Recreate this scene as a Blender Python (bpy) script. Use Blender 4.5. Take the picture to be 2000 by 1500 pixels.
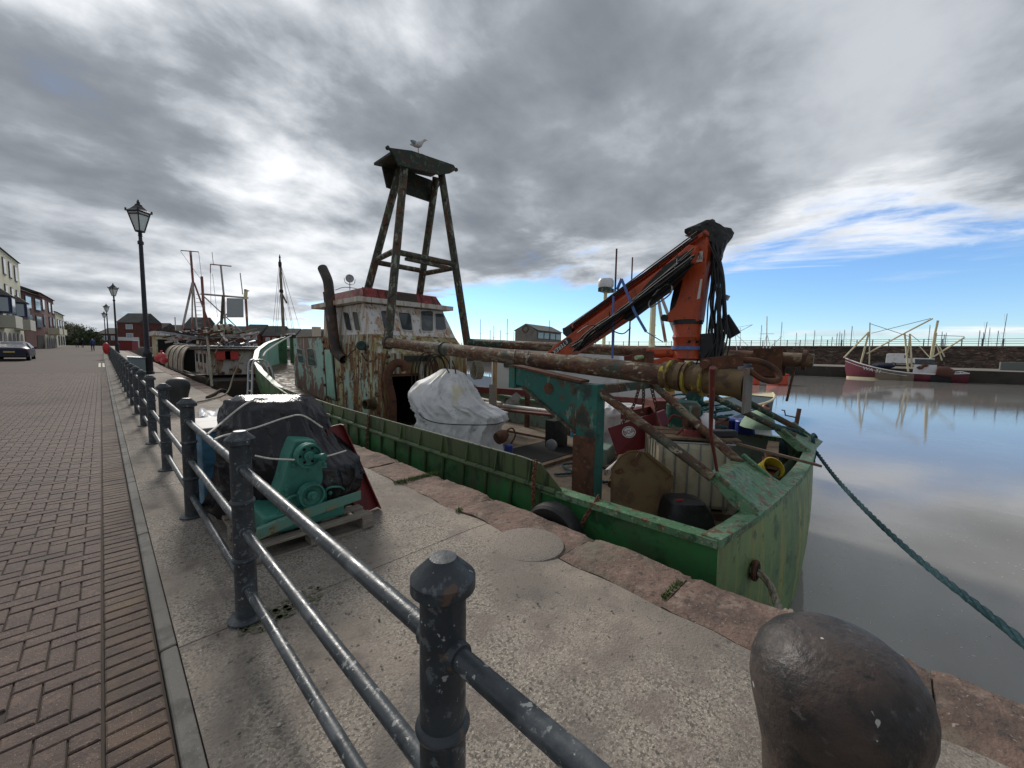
import bpy, math, random, numpy as np
from mathutils import Vector, Matrix, noise
rad = math.radians
for o in list(bpy.data.objects): bpy.data.objects.remove(o)
SC = bpy.context.scene
COL = SC.collection
# ------------------------------------------------------------------ camera
F = 770.0; EYE = 1.6
_d = np.array([(197-1000)/F, (674-750)/F, 1.]); _d /= np.linalg.norm(_d)
_r = rad(.88)
_p2 = np.array([(197+1000*math.cos(_r)-1000)/F, (674+1000*math.sin(_r)-750)/F, 1.])
_n = np.cross(_d, _p2); _n /= np.linalg.norm(_n)
if _n[1] > 0: _n = -_n
_x = np.cross(_d, _n)
if _x[0] < 0: _x = -_x
R = np.stack([_x, _d, _n], 0)            # camera coords (x right, y down, z forward) -> world
CAM = np.array([0, 0, EYE])
cam_d = bpy.data.cameras.new('camera'); cam = bpy.data.objects.new('camera', cam_d); COL.objects.link(cam)
cam_d.sensor_width = 36; cam_d.lens = F/2000*36; cam_d.clip_start = .05; cam_d.clip_end = 6000
cam.matrix_world = Matrix(((R[0,0], -R[0,1], -R[0,2], 0), (R[1,0], -R[1,1], -R[1,2], 0), (R[2,0], -R[2,1], -R[2,2], EYE), (0,0,0,1)))
SC.camera = cam
def ray(px, py): return R @ np.array([(px-1000)/F, (py-750)/F, 1.])
def gz(px, py, z): r = ray(px, py); return Vector(CAM + r*(z-EYE)/r[2])
def gx(px, py, x): r = ray(px, py); return Vector(CAM + r*x/r[0])
def gy(px, py, y): r = ray(px, py); return Vector(CAM + r*y/r[1])
def gd(px, py, d): return Vector(CAM + ray(px, py)*d)
RIGHT = Vector((R[0,0], R[1,0], 0)).normalized(); FWD = Vector((R[0,2], R[1,2], 0)).normalized()
def V(*a): return Vector(a)
# ------------------------------------------------------------------ sky, sun, exposure
SUN_AZ = Vector((.21, .92, 0)).normalized(); SUN_EL = rad(31)
SUNDIR = Vector((SUN_AZ.x*math.cos(SUN_EL), SUN_AZ.y*math.cos(SUN_EL), math.sin(SUN_EL)))
SC.view_settings.view_transform = 'Standard'; SC.view_settings.look = 'None'
SC.view_settings.exposure = 1.5; SC.view_settings.gamma = 1; SC.view_settings.use_curve_mapping = False
W = bpy.data.worlds.new('World'); SC.world = W; W.use_nodes = True
nt = W.node_tree; N = nt.nodes; L = nt.links; N.clear()
def nd(tree, typ, **kw):
    n = tree.nodes.new(typ)
    for k, v in kw.items(): setattr(n, k, v)
    return n
def mth(tree, op, a, b=None, c=None, clamp=False):
    n = tree.nodes.new('ShaderNodeMath'); n.operation = op; n.use_clamp = clamp
    for i, v in enumerate((a, b, c)):
        if v is None: continue
        if isinstance(v, (int, float)): n.inputs[i].default_value = v
        else: tree.links.new(v, n.inputs[i])
    return n.outputs[0]
def maprange(tree, v, a, b, c=0., d=1., smooth=True):
    n = tree.nodes.new('ShaderNodeMapRange'); n.interpolation_type = 'SMOOTHSTEP' if smooth else 'LINEAR'
    tree.links.new(v, n.inputs[0])
    for i, x in enumerate((a, b, c, d)): n.inputs[i+1].default_value = x
    return n.outputs[0]
def mixc(tree, f, a, b):
    n = tree.nodes.new('ShaderNodeMix'); n.data_type = 'RGBA'
    if isinstance(f, (int, float)): n.inputs[0].default_value = f
    else: tree.links.new(f, n.inputs[0])
    for i, v in ((6, a), (7, b)):
        if isinstance(v, tuple): n.inputs[i].default_value = (*v[:3], 1)
        else: tree.links.new(v, n.inputs[i])
    return n.outputs[2]
sky = nd(nt, 'ShaderNodeTexSky', sky_type='NISHITA', sun_disc=False, sun_elevation=SUN_EL, sun_rotation=math.atan2(SUN_AZ.x, SUN_AZ.y), air_density=1.0, dust_density=0., ozone_density=3.)
tc = nd(nt, 'ShaderNodeTexCoord'); sep = nd(nt, 'ShaderNodeSeparateXYZ'); L.new(tc.outputs['Generated'], sep.inputs[0])
zz = mth(nt, 'ADD', mth(nt, 'MAXIMUM', sep.outputs[2], 0.), .035)
ux = mth(nt, 'DIVIDE', sep.outputs[0], zz); uy = mth(nt, 'DIVIDE', sep.outputs[1], zz)
cmb = nd(nt, 'ShaderNodeCombineXYZ'); L.new(ux, cmb.inputs[0]); L.new(uy, cmb.inputs[1])
def wnoise(scale, detail, rough, off, dist=0., src=cmb):
    mp = nd(nt, 'ShaderNodeMapping'); mp.inputs['Location'].default_value = off
    sc = scale if isinstance(scale, tuple) else (scale, scale, scale)
    mp.inputs['Scale'].default_value = sc
    L.new(src.outputs[0], mp.inputs[0])
    n = nd(nt, 'ShaderNodeTexNoise'); n.inputs['Scale'].default_value = 1; n.inputs['Detail'].default_value = detail
    n.inputs['Roughness'].default_value = rough; n.inputs['Distortion'].default_value = dist
    L.new(mp.outputs[0], n.inputs[0]); return n.outputs[0]
OFFS = (9.7, 2.4, 0)
zz2 = mth(nt, 'ADD', mth(nt, 'MAXIMUM', sep.outputs[2], 0.), .22)
cmb2 = nd(nt, 'ShaderNodeCombineXYZ'); L.new(mth(nt, 'DIVIDE', sep.outputs[0], zz2), cmb2.inputs[0]); L.new(mth(nt, 'DIVIDE', sep.outputs[1], zz2), cmb2.inputs[1])
n_big = wnoise((.95, .8, 1), 4, .5, OFFS, .15, cmb2)
n_mid = wnoise((2.7, 2.9, 1), 10, .56, (7.3, 2.2, 0), .12, cmb2)
n_edge = wnoise((.55, .45, 1), 8, .62, (1.2, 9.1, 0), .4)
n_streak = wnoise((.32, .16, 1), 7, .6, (4.4, 3.3, 0), .2)
# the overcast sheet ends along a front out over the sea; beyond it blue sky with streaks of cloud
front = mth(nt, 'ADD', ux, mth(nt, 'MULTIPLY', mth(nt, 'SUBTRACT', n_edge, .5), 6.5))
front = mth(nt, 'ADD', front, mth(nt, 'MULTIPLY', uy, .12))
clear = maprange(nt, front, 3.5, 4.4)
streak = mth(nt, 'MULTIPLY', maprange(nt, n_streak, .53, .72), .9)
gaps = mth(nt, 'MULTIPLY', maprange(nt, n_mid, .60, .78), maprange(nt, n_big, .5, .7))
cov_sheet = mth(nt, 'SUBTRACT', 1., mth(nt, 'MULTIPLY', gaps, .35))
cov = mth(nt, 'ADD', mth(nt, 'MULTIPLY', cov_sheet, mth(nt, 'SUBTRACT', 1., clear)), mth(nt, 'MULTIPLY', streak, clear), clamp=True)
# brightness: thin parts and the part in front of the sun are bright, thick bellies grey
vd = nd(nt, 'ShaderNodeVectorMath', operation='DOT_PRODUCT'); L.new(tc.outputs['Generated'], vd.inputs[0]); vd.inputs[1].default_value = SUNDIR
glow = mth(nt, 'POWER', mth(nt, 'MAXIMUM', vd.outputs['Value'], 0.), 16.)
thick = mth(nt, 'ADD', mth(nt, 'MULTIPLY', n_big, .56), mth(nt, 'MULTIPLY', n_mid, .44))
thin = maprange(nt, thick, .66, .33)
low = mth(nt, 'MULTIPLY', maprange(nt, sep.outputs[2], .24, .03), .40)
edgeb = mth(nt, 'MULTIPLY', maprange(nt, front, 2.6, 4.3), .5)
br = mth(nt, 'ADD', mth(nt, 'MULTIPLY', thin, .58), mth(nt, 'MAXIMUM', edgeb, low))
br = mth(nt, 'ADD', br, mth(nt, 'MULTIPLY', glow, mth(nt, 'ADD', .10, mth(nt, 'MULTIPLY', thin, .8))))
rmp = nd(nt, 'ShaderNodeValToRGB'); L.new(br, rmp.inputs[0]); cr = rmp.color_ramp
cr.elements[0].position = 0.; cr.elements[0].color = (.090, .099, .112, 1)
cr.elements[1].position = 1.; cr.elements[1].color = (.47, .48, .495, 1)
e = cr.elements.new(.3); e.color = (.142, .155, .172, 1)
e = cr.elements.new(.6); e.color = (.262, .278, .298, 1)
cl10 = nd(nt, 'ShaderNodeVectorMath', operation='SCALE'); L.new(rmp.outputs[0], cl10.inputs[0]); cl10.inputs['Scale'].default_value = 11.8
tint = nd(nt, 'ShaderNodeVectorMath', operation='MULTIPLY'); L.new(sky.outputs[0], tint.inputs[0]); tint.inputs[1].default_value = (.56, .68, .84)
skym = mixc(nt, cov, tint.outputs[0], cl10.outputs[0])
bg = nd(nt, 'ShaderNodeBackground'); bg.inputs[1].default_value = .07; L.new(skym, bg.inputs[0])
wo = nd(nt, 'ShaderNodeOutputWorld'); L.new(bg.outputs[0], wo.inputs[0])
sl = bpy.data.lights.new('sun', 'SUN'); sl.energy = 1.0; sl.angle = rad(14); sl.color = (1, .95, .88)
so = bpy.data.objects.new('sun', sl); COL.objects.link(so); so.rotation_euler = SUNDIR.to_track_quat('Z', 'Y').to_euler()
# ------------------------------------------------------------------ materials
MATS = {}
def M(name, base, layers=(), rough=.6, metal=0., bump=0., bscale=40., rvar=0., coord='pos', alpha=None, trans=0., ior=1.45, spec=.5):
    """base colour, then layers (colour, scale or (sx,sy,sz), lo, hi, detail) mixed in by noise"""
    if name in MATS: return MATS[name]
    m = bpy.data.materials.new(name); m.use_nodes = True; t = m.node_tree; t.nodes.clear()
    out = nd(t, 'ShaderNodeOutputMaterial'); b = nd(t, 'ShaderNodeBsdfPrincipled'); t.links.new(b.outputs[0], out.inputs[0])
    b.inputs['Metallic'].default_value = metal; b.inputs['Roughness'].default_value = rough; b.inputs['IOR'].default_value = ior
    b.inputs['Specular IOR Level'].default_value = spec; b.inputs['Transmission Weight'].default_value = trans
    if coord == 'pos': src = nd(t, 'ShaderNodeNewGeometry').outputs['Position']
    else: src = nd(t, 'ShaderNodeTexCoord').outputs['Object']
    def nz(scale, detail, k=0):
        mp = nd(t, 'ShaderNodeMapping'); mp.inputs['Scale'].default_value = scale if isinstance(scale, tuple) else (scale,)*3
        mp.inputs['Location'].default_value = (k*3.7, k*1.9, k*2.3); t.links.new(src, mp.inputs[0])
        n = nd(t, 'ShaderNodeTexNoise'); n.inputs['Scale'].default_value = 1; n.inputs['Detail'].default_value = detail; n.inputs['Roughness'].default_value = .62
        t.links.new(mp.outputs[0], n.inputs[0]); return n.outputs[0]
    col = None; k = 1
    for ly in layers:
        c, s, lo, hi = ly[:4]; det = ly[4] if len(ly) > 4 else 6
        f = maprange(t, nz(s, det, k), lo, hi); k += 1
        col = mixc(t, f, col if col is not None else base, c)
    if col is None: b.inputs['Base Color'].default_value = (*base, 1)
    else: t.links.new(col, b.inputs['Base Color'])
    if rvar: t.links.new(maprange(t, nz(bscale*.4, 5, 9), .3, .7, max(.02, rough-rvar), min(1, rough+rvar)), b.inputs['Roughness'])
    if bump:
        bn = nd(t, 'ShaderNodeBump'); bn.inputs['Strength'].default_value = 1; bn.inputs['Distance'].default_value = bump
        t.links.new(nz(bscale, 6, 5), bn.inputs['Height']); t.links.new(bn.outputs[0], b.inputs['Normal'])
    MATS[name] = m; return m
RUST = (.20, .075, .028); RUSTD = (.07, .028, .015)
m_concrete = M('concrete', (.31, .27, .225), [((.14,.12,.10), 62, .47, .58, 4), ((.50,.45,.385), 78, .55, .63, 4), ((.19,.165,.14), 1.1, .42, .68), ((.34,.285,.23), .7, .46, .72), ((.20,.165,.14), 4.5, .48, .72), ((.15,.13,.115), 2.3, .54, .74), ((.12,.105,.09), 24, .60, .66)], rough=.9, bump=.007, bscale=70)
m_patch = M('patch_concrete', (.24, .205, .175), [((.14,.12,.10), 110, .5, .62, 3), ((.36,.31,.27), 130, .58, .68, 3)], rough=.9, bump=.004, bscale=90)
m_sand = M('red_sandstone', (.205, .135, .105), [((.125,.085,.068), 2.6, .43, .62), ((.27,.20,.16), 7, .53, .70), ((.085,.07,.06), 16, .56, .66), ((.31,.26,.22), 40, .60, .68), ((.17,.15,.11), 1.3, .52, .68)], rough=.9, bump=.03, bscale=11)
m_brick = M('paving_brick', (.112, .074, .060), [((.080,.054,.046), 7, .42, .60), ((.150,.098,.075), 14, .52, .66), ((.33,.29,.24), 150, .63, .70, 2), ((.05,.04,.035), 60, .57, .66), ((.07,.052,.045), 1.3, .50, .70)], rough=.82, bump=.004, bscale=110)
m_brick2 = M('paving_brick_warm', (.118, .077, .058), [((.08,.055,.046), 9, .43, .60), ((.155,.105,.06), 3, .56, .72), ((.30,.25,.15), 150, .62, .70, 2), ((.06,.046,.038), 1.5, .50, .70)], rough=.82, bump=.004, bscale=110)
m_joint = M('joint_sand', (.058, .046, .037), [((.065,.068,.035), 6, .55, .7)], rough=.95)
m_kerb = M('kerb_concrete', (.17, .16, .145), [((.10,.095,.085), 5, .48, .66), ((.28,.26,.23), 60, .62, .7)], rough=.85, bump=.003, bscale=80)
m_iron = M('dark_painted_iron', (.045, .053, .060), [((.030,.036,.042), 6, .45, .62), ((.085,.095,.102), 5, .55, .68), ((.11,.12,.126), 30, .58, .65), ((.33,.34,.33), 40, .66, .70, 3), ((.11,.07,.05), 14, .63, .68)], rough=.42, bump=.002, bscale=35, rvar=.12)
m_iron_worn = M('worn_painted_rail', (.055, .064, .071), [((.035,.042,.048), 8, .45, .62), ((.30,.31,.30), 24, .61, .64, 8), ((.45,.45,.40), 55, .65, .69, 4), ((.11,.12,.127), 5, .52, .66)], rough=.4, bump=.002, bscale=35, rvar=.12)
m_boll = M('weathered_bollard_iron', (.055, .043, .038), [((.022,.02,.02), 6, .46, .58), ((.085,.055,.043), 2.2, .46, .66), ((.028,.026,.025), 15, .57, .68), ((.09,.078,.07), 34, .58, .68), ((.45,.43,.40), 11, .70, .715, 3)], rough=.55, bump=.007, bscale=26, rvar=.15)
m_boll_far = M('black_bollard_iron', (.03, .032, .034), [((.045,.045,.045), 8, .5, .7)], rough=.5, bump=.002, bscale=25)
def m_streak(name, c0, c1, c2, lo=.48, hi=.62, rough=.7, s=5.):
    return M(name, c0, [(c1, (s, s, s*.13), lo, hi), (c2, (s*2.2, s*2.2, s*.3), lo+.06, hi+.06), (c2, s*.6, .60, .70), ((c2[0]*.4, c2[1]*.4, c2[2]*.4), s*4, .63, .70)], rough=rough, bump=.003, bscale=30)
m_hull = M('green_hull_paint', (.042, .19, .062), [((.055,.125,.055), 1.1, .45, .62), ((.018,.085,.030), 3.5, .50, .64), ((.075,.10,.06), (8,8,1.0), .55, .66), ((.10,.05,.025), 17, .63, .69), ((.11,.07,.035), (11,11,.9), .63, .70)], rough=.40, bump=.003, bscale=6, rvar=.14)
m_bulw = M('olive_green_paint', (.072, .115, .046), [((.05,.085,.036), 1.5, .45, .62), ((.085,.105,.055), 5, .54, .66), ((.11,.07,.035), 20, .62, .68), ((.03,.045,.022), (9,9,1), .54, .64)], rough=.5, bump=.0025, bscale=9)
m_trans = M('faded_transom_green', (.20, .30, .13), [((.12,.225,.105), 1.3, .44, .60), ((.26,.29,.11), (3.5,3.5,.4), .49, .63), ((.34,.34,.11), (6,6,.3), .54, .64), ((.19,.14,.065), (2.5,2.5,.5), .56, .68), ((.08,.14,.07), 6, .56, .66), ((.14,.075,.035), 12, .63, .69)], rough=.5, bump=.004, bscale=6)
m_cap = M('chipped_rail_cap', (.085, .20, .10), [((.16,.27,.17), 4, .46, .62), ((.15,.085,.045), 8, .52, .62), ((.30,.29,.22), 24, .58, .65), ((.045,.09,.045), 13, .54, .63)], rough=.55, bump=.004, bscale=20)
m_inner = M('pale_inner_bulwark', (.20, .27, .22), [((.10,.14,.10), 2.5, .48, .66), ((.13,.075,.035), (6,6,1), .58, .70)], rough=.6)
m_deck = M('grimy_deck', (.135, .10, .07), [((.075,.056,.042), 2.2, .45, .65), ((.18,.125,.07), 5, .54, .68), ((.13,.12,.055), 1.4, .55, .70), ((.05,.04,.03), 14, .58, .68)], rough=.75, bump=.006, bscale=14, rvar=.2)
m_white_rust = m_streak('white_paint_with_rust', (.64, .62, .60), (.46, .35, .25), (.27,.115,.045), .485, .60)
m_house = M('rusty_turquoise_house', (.36, .46, .37), [((.42,.38,.20), (5,5,.6), .42, .54), ((.17,.075,.03), (6,6,.9), .45, .56), (RUSTD, 6, .50, .60), ((.33,.47,.41), (2.0,2.0,.8), .56, .60), ((.22,.10,.04), (13,13,2.2), .54, .62), ((.42,.40,.26), 26, .60, .66)], rough=.78, bump=.006, bscale=24)
m_fore = M('peeling_brown_paint', (.22, .14, .118), [((.33,.50,.43), (1.9,1.9,1.1), .50, .515, 4), ((.46,.48,.36), (7,7,.6), .57, .62), (RUST, (9,9,1.4), .59, .66), ((.10,.07,.06), 15, .60, .66)], rough=.7, bump=.005, bscale=18)
m_houseaft = M('yellowed_aft_wall', (.34, .34, .18), [((.48,.51,.46), (3,3,.5), .48, .56), ((.25,.17,.06), (8,8,.7), .45, .57), (RUST, (8,8,.9), .51, .60), (RUSTD, 6, .57, .66)], rough=.7, bump=.005, bscale=24)
m_turq = M('flaking_turquoise', (.26, .47, .38), [((.34,.52,.43), 2, .45, .65), ((.36,.33,.17), (5,5,.8), .56, .66), (RUSTD, (8,8,2), .63, .70)], rough=.65, bump=.002, bscale=15)
m_red = M('faded_red_paint', (.27, .045, .045), [((.17,.03,.03), 4, .47, .62), (RUSTD, (6,6,1.4), .52, .61), ((.42,.22,.20), 18, .60, .67)], rough=.65, bump=.003, bscale=20)
m_pipe = M('rusted_boom_pipe', (.125, .058, .033), [((.075,.037,.025), (3.5,1.5,3.5), .45, .60), ((.22,.19,.125), (7,2.5,7), .50, .60, 8), ((.36,.36,.28), (14,7,14), .57, .64, 8), ((.19,.10,.05), 10, .54, .64), ((.05,.065,.05), 1.7, .56, .68), ((.045,.025,.018), (22,9,22), .58, .64)], rough=.78, bump=.009, bscale=24)
m_pipe2 = M('dark_green_rusty_pipe', (.045, .080, .062), [((.10,.05,.03), 3, .46, .58), ((.27,.27,.18), 12, .56, .62, 8), ((.045,.025,.018), 8, .54, .63)], rough=.72, bump=.007, bscale=26)
m_leg = M('mossy_mast_steel', (.065, .065, .05), [((.12,.055,.03), (6,6,1.5), .47, .60), ((.24,.27,.21), (11,11,3.5), .55, .62), ((.025,.022,.018), 9, .53, .63), ((.10,.12,.06), 4, .56, .66)], rough=.75, bump=.008, bscale=25)
m_gal = M('chipped_teal_paint', (.022, .12, .098), [((.035,.16,.13), 2, .5, .64), ((.10,.05,.028), 2.0, .52, .60), ((.16,.23,.18), (9,9,3), .59, .66), ((.03,.045,.038), 4, .54, .66), ((.13,.065,.03), 11, .61, .67)], rough=.65, bump=.006, bscale=22)
m_rust = M('rust', (.12, .05, .028), [((.06,.03,.02), 6, .45, .65), ((.20,.10,.05), 14, .56, .70)], rough=.85, bump=.005, bscale=30)
m_rustred = M('red_oxide_steel', (.15, .035, .028), [((.08,.025,.02), 5, .48, .66), ((.24,.09,.06), 15, .62, .72)], rough=.7, bump=.003, bscale=25)
m_orange = M('orange_crane_paint', (.46, .070, .018), [((.36,.050,.014), 2.2, .46, .62), ((.09,.03,.015), 10, .60, .66), ((.58,.20,.11), 32, .63, .69), ((.20,.05,.02), (9,9,1.2), .58, .67)], rough=.45, bump=.0015, bscale=30)
m_black = M('black_rubber', (.012, .012, .013), [((.03,.03,.03), 12, .52, .7)], rough=.5)
m_dark = M('dark_opening', (.008, .007, .006), rough=.9)
m_glass = M('dusty_window_glass', (.05, .06, .065), [((.10,.11,.11), 4, .5, .7)], rough=.08, spec=.8)
m_gasket = M('pale_window_gasket', (.52, .50, .45), [((.25,.14,.07), 12, .58, .68)], rough=.7)
m_tarpw = M('white_tarpaulin', (.68, .68, .68), [((.54,.54,.55), 5, .5, .66), ((.62,.57,.42), 2.2, .55, .68), ((.46,.46,.47), 16, .58, .68)], rough=.5, bump=.006, bscale=12)
m_tarpb = M('black_polythene', (.012, .012, .015), [((.028,.028,.034), 5, .5, .66)], rough=.2, bump=.012, bscale=10)
m_rope = M('grey_rope', (.30, .265, .20), [((.17,.15,.11), 40, .48, .64)], rough=.9, bump=.003, bscale=120)
m_ropew = M('white_rope', (.62, .60, .54), [((.42,.40,.35), 40, .5, .66)], rough=.85)
m_ropeb = M('blue_green_rope', (.02, .06, .07), [((.045,.11,.12), 40, .5, .66)], rough=.85, bump=.002, bscale=120)
m_ibc = M('yellowed_plastic_tank', (.52, .47, .34), [((.38,.31,.18), 3, .48, .68), ((.25,.19,.09), (5,5,1.2), .60, .72)], rough=.45)
m_galv = M('galvanised_steel', (.33, .34, .35), [((.2,.2,.2), 9, .5, .68)], rough=.45, metal=.6)
m_hatch = M('brown_hatch_plate', (.15, .095, .038), [((.09,.055,.025), 4, .46, .66), ((.20,.08,.035), 9, .58, .70)], rough=.7, bump=.004, bscale=25)
m_plate = M('dark_red_plate', (.15, .008, .012), [((.09,.006,.009), 5, .5, .68), ((.24,.05,.05), 24, .68, .74)], rough=.5)
m_eng = M('engine_green', (.045, .20, .155), [((.03,.14,.11), 5, .48, .66), ((.09,.27,.21), 18, .62, .72), ((.05,.04,.03), 14, .68, .75)], rough=.5, bump=.002, bscale=30)
m_engr = M('rusty_engine_green', (.11, .24, .19), [((.22,.20,.10), 7, .5, .62), ((.14,.065,.03), 12, .57, .66)], rough=.65)
m_wood = M('weathered_grey_wood', (.26, .225, .185), [((.15,.125,.10), (3,40,40), .46, .66), ((.36,.32,.27), (5,60,60), .58, .70)], rough=.85, bump=.003, bscale=40)
m_woodb = M('brown_timber', (.17, .115, .07), [((.09,.06,.04), 7, .46, .66)], rough=.8, bump=.003, bscale=40)
m_white = M('white_gelcoat', (.72, .73, .74), [((.58,.59,.60), 2, .5, .7), ((.5,.42,.32), (8,8,1), .66, .74)], rough=.4)
m_cream = M('cream_paint', (.62, .56, .36), [((.45,.38,.22), 6, .52, .7)], rough=.6)
m_blue = M('blue_plastic', (.02, .04, .22), rough=.45)
m_bluestrap = M('blue_webbing', (.10, .17, .42), [((.16,.24,.48), 20, .5, .7)], rough=.8)
m_yellow = M('yellow_paint', (.55, .42, .03), [((.35,.25,.03), 9, .5, .7)], rough=.55)
m_redbuoy = M('red_buoy_plastic', (.52, .05, .06), [((.60,.14,.14), 3, .5, .7)], rough=.45)
m_moss = M('grass_green', (.07, .13, .02), [((.04,.075,.015), 30, .45, .65)], rough=.8)
m_steel = M('pale_tube_steel', (.40, .41, .41), [((.22,.22,.22), 12, .5, .7)], rough=.4, metal=.4)
# ------------------------------------------------------------------ mesh helpers
class MB:
    def __init__(s): s.v = []; s.f = []; s.mi = []; s.cur = 0
    def add(s, vs, fs):
        b = len(s.v); s.v += [tuple(v) for v in vs]
        for f in fs: s.f.append([b+i for i in f]); s.mi.append(s.cur)
        return s
    def hexa(s, p):   # 8 points: bottom 4 ccw, top 4
        return s.add(p, [(3,2,1,0), (4,5,6,7), (0,1,5,4), (1,2,6,5), (2,3,7,6), (3,0,4,7)])
    def box(s, c, d, rot=None):
        h = [x/2 for x in d]; p = []
        for z in (-1, 1):
            for x, y in ((-1,-1), (1,-1), (1,1), (-1,1)):
                q = Vector((x*h[0], y*h[1], z*h[2]))
                if rot is not None: q = rot @ q
                p.append(Vector(c)+q)
        return s.hexa(p)
    def bx(s, x0, x1, y0, y1, z0, z1): return s.box(((x0+x1)/2, (y0+y1)/2, (z0+z1)/2), (abs(x1-x0), abs(y1-y0), abs(z1-z0)))
    def beam(s, a, b, w, h, up=(0,0,1)):
        a = Vector(a); b = Vector(b); d = (b-a); l = d.length; d.normalize()
        x = d.cross(Vector(up))
        if x.length < 1e-4: x = d.cross(Vector((1,0,0)))
        x.normalize(); z = x.cross(d)
        rot = Matrix((x, d, z)).transposed()
        return s.box((a+b)/2, (w, l, h), rot)
    def tube(s, pts, r, n=10, cap=True):
        pts = [Vector(p) for p in pts]; k = len(pts)
        rs = r if isinstance(r, (list, tuple)) else [r]*k
        t0 = (pts[1]-pts[0]).normalized(); ref = Vector((0,0,1)) if abs(t0.z) < .9 else Vector((1,0,0))
        x = t0.cross(ref).normalized(); vs = []; fs = []
        for i, p in enumerate(pts):
            t = (pts[min(i+1,k-1)]-pts[max(i-1,0)]).normalized()
            x = (x - t*x.dot(t)).normalized(); y = t.cross(x)
            for j in range(n):
                a = 2*math.pi*j/n; vs.append(p + (x*math.cos(a)+y*math.sin(a))*rs[i])
        for i in range(k-1):
            for j in range(n): fs.append((i*n+j, i*n+(j+1)%n, (i+1)*n+(j+1)%n, (i+1)*n+j))
        if cap: fs.append(tuple(range(n-1, -1, -1))); fs.append(tuple((k-1)*n+j for j in range(n)))
        return s.add(vs, fs)
    def lathe(s, prof, c, axis=(0,0,1), n=24):
        ax = Vector(axis).normalized(); q = Vector((0,0,1)).rotation_difference(ax); vs = []; fs = []; c = Vector(c)
        for r, z in prof:
            for j in range(n):
                a = 2*math.pi*j/n; vs.append(c + q @ Vector((r*math.cos(a), r*math.sin(a), z)))
        k = len(prof)
        for i in range(k-1):
            for j in range(n): fs.append((i*n+j, i*n+(j+1)%n, (i+1)*n+(j+1)%n, (i+1)*n+j))
        fs.append(tuple(range(n-1, -1, -1))); fs.append(tuple((k-1)*n+j for j in range(n)))
        return s.add(vs, fs)
    def prism(s, poly, vec):
        n = len(poly); vec = Vector(vec); a = [Vector(p) for p in poly]
        return s.add(a+[p+vec for p in a], [tuple(range(n-1,-1,-1)), tuple(range(n, 2*n))]+[(i, (i+1)%n, n+(i+1)%n, n+i) for i in range(n)])
    def grid(s, fn, nu, nv):
        vs = [fn(i/nu, j/nv) for j in range(nv+1) for i in range(nu+1)]
        return s.add(vs, [(j*(nu+1)+i, j*(nu+1)+i+1, (j+1)*(nu+1)+i+1, (j+1)*(nu+1)+i) for j in range(nv) for i in range(nu)])
    def ball(s, c, r, sc=(1,1,1), n=14, m=9):
        prof = []; c = Vector(c); vs = []; fs = []
        for i in range(m+1):
            t = math.pi*i/m
            for j in range(n):
                a = 2*math.pi*j/n
                vs.append(c+Vector((r*sc[0]*math.sin(t)*math.cos(a), r*sc[1]*math.sin(t)*math.sin(a), -r*sc[2]*math.cos(t))))
        for i in range(m):
            for j in range(n): fs.append((i*n+j, i*n+(j+1)%n, (i+1)*n+(j+1)%n, (i+1)*n+j))
        return s.add(vs, fs)
    def build(s, name, mat, parent=None, smooth=False, bevel=0., kind=None, angle=38):
        me = bpy.data.meshes.new(name)
        off = Vector((0,0,0)); p = parent
        while p is not None: off += p.location; p = p.parent
        me.from_pydata([(v[0]-off.x, v[1]-off.y, v[2]-off.z) for v in s.v], [], s.f)
        ms = mat if isinstance(mat, (list, tuple)) else [mat]
        for m in ms: me.materials.append(m)
        if len(ms) > 1: me.polygons.foreach_set('material_index', s.mi)
        me.validate(); me.update()
        if smooth:
            me.polygons.foreach_set('use_smooth', [True]*len(me.polygons)); me.set_sharp_from_angle(angle=rad(angle))
        o = bpy.data.objects.new(name, me); COL.objects.link(o)
        if parent is not None: o.parent = parent
        if bevel:
            b = o.modifiers.new('bevel', 'BEVEL'); b.width = bevel; b.segments = 2; b.limit_method = 'ANGLE'; b.angle_limit = rad(40)
        if kind: o['kind'] = kind
        return o
def tag(o, label, cat, group=None):
    o['label'] = label; o['category'] = cat
    if group: o['group'] = group
    return o
def thing(name, label, cat, loc=(0,0,0), group=None):
    o = bpy.data.objects.new(name, None); o.empty_display_size = .2; COL.objects.link(o); o.location = loc
    return tag(o, label, cat, group)
def copy_tree(o, parent=None):
    c = o.copy(); COL.objects.link(c); c.parent = parent
    for ch in [x for x in o.children]: copy_tree(ch, c)
    return c
def curve_pts(ctrl, n=24):      # Catmull-Rom through control points
    P = [Vector(c) for c in ctrl]; P = [P[0]*2-P[1]]+P+[P[-1]*2-P[-2]]; out = []
    for i in range(1, len(P)-2):
        m = max(2, n//(len(P)-3))
        for k in range(m):
            t = k/m; a, b, c, d = P[i-1:i+3]
            out.append(.5*((2*b)+(c-a)*t+(2*a-5*b+4*c-d)*t*t+(3*b-a-3*c+d)*t**3))
    out.append(P[-2]); return out
def rope_mb(ctrl, r, n=60, twist=14., mb=None):   # three-strand laid rope
    mb = mb or MB(); P = curve_pts(ctrl, n); ref = Vector((.3,.2,1)).normalized(); acc = 0
    for k in range(3):
        pts = []; acc = 0
        for i, p in enumerate(P):
            t = (P[min(i+1,len(P)-1)]-P[max(i-1,0)]).normalized(); x = t.cross(ref).normalized(); y = t.cross(x)
            if i: acc += (P[i]-P[i-1]).length
            a = acc/(r*twist)*2*math.pi + k*2.094
            pts.append(p+(x*math.cos(a)+y*math.sin(a))*r*.52)
        mb.tube(pts, r*.56, 6)
    return mb
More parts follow.
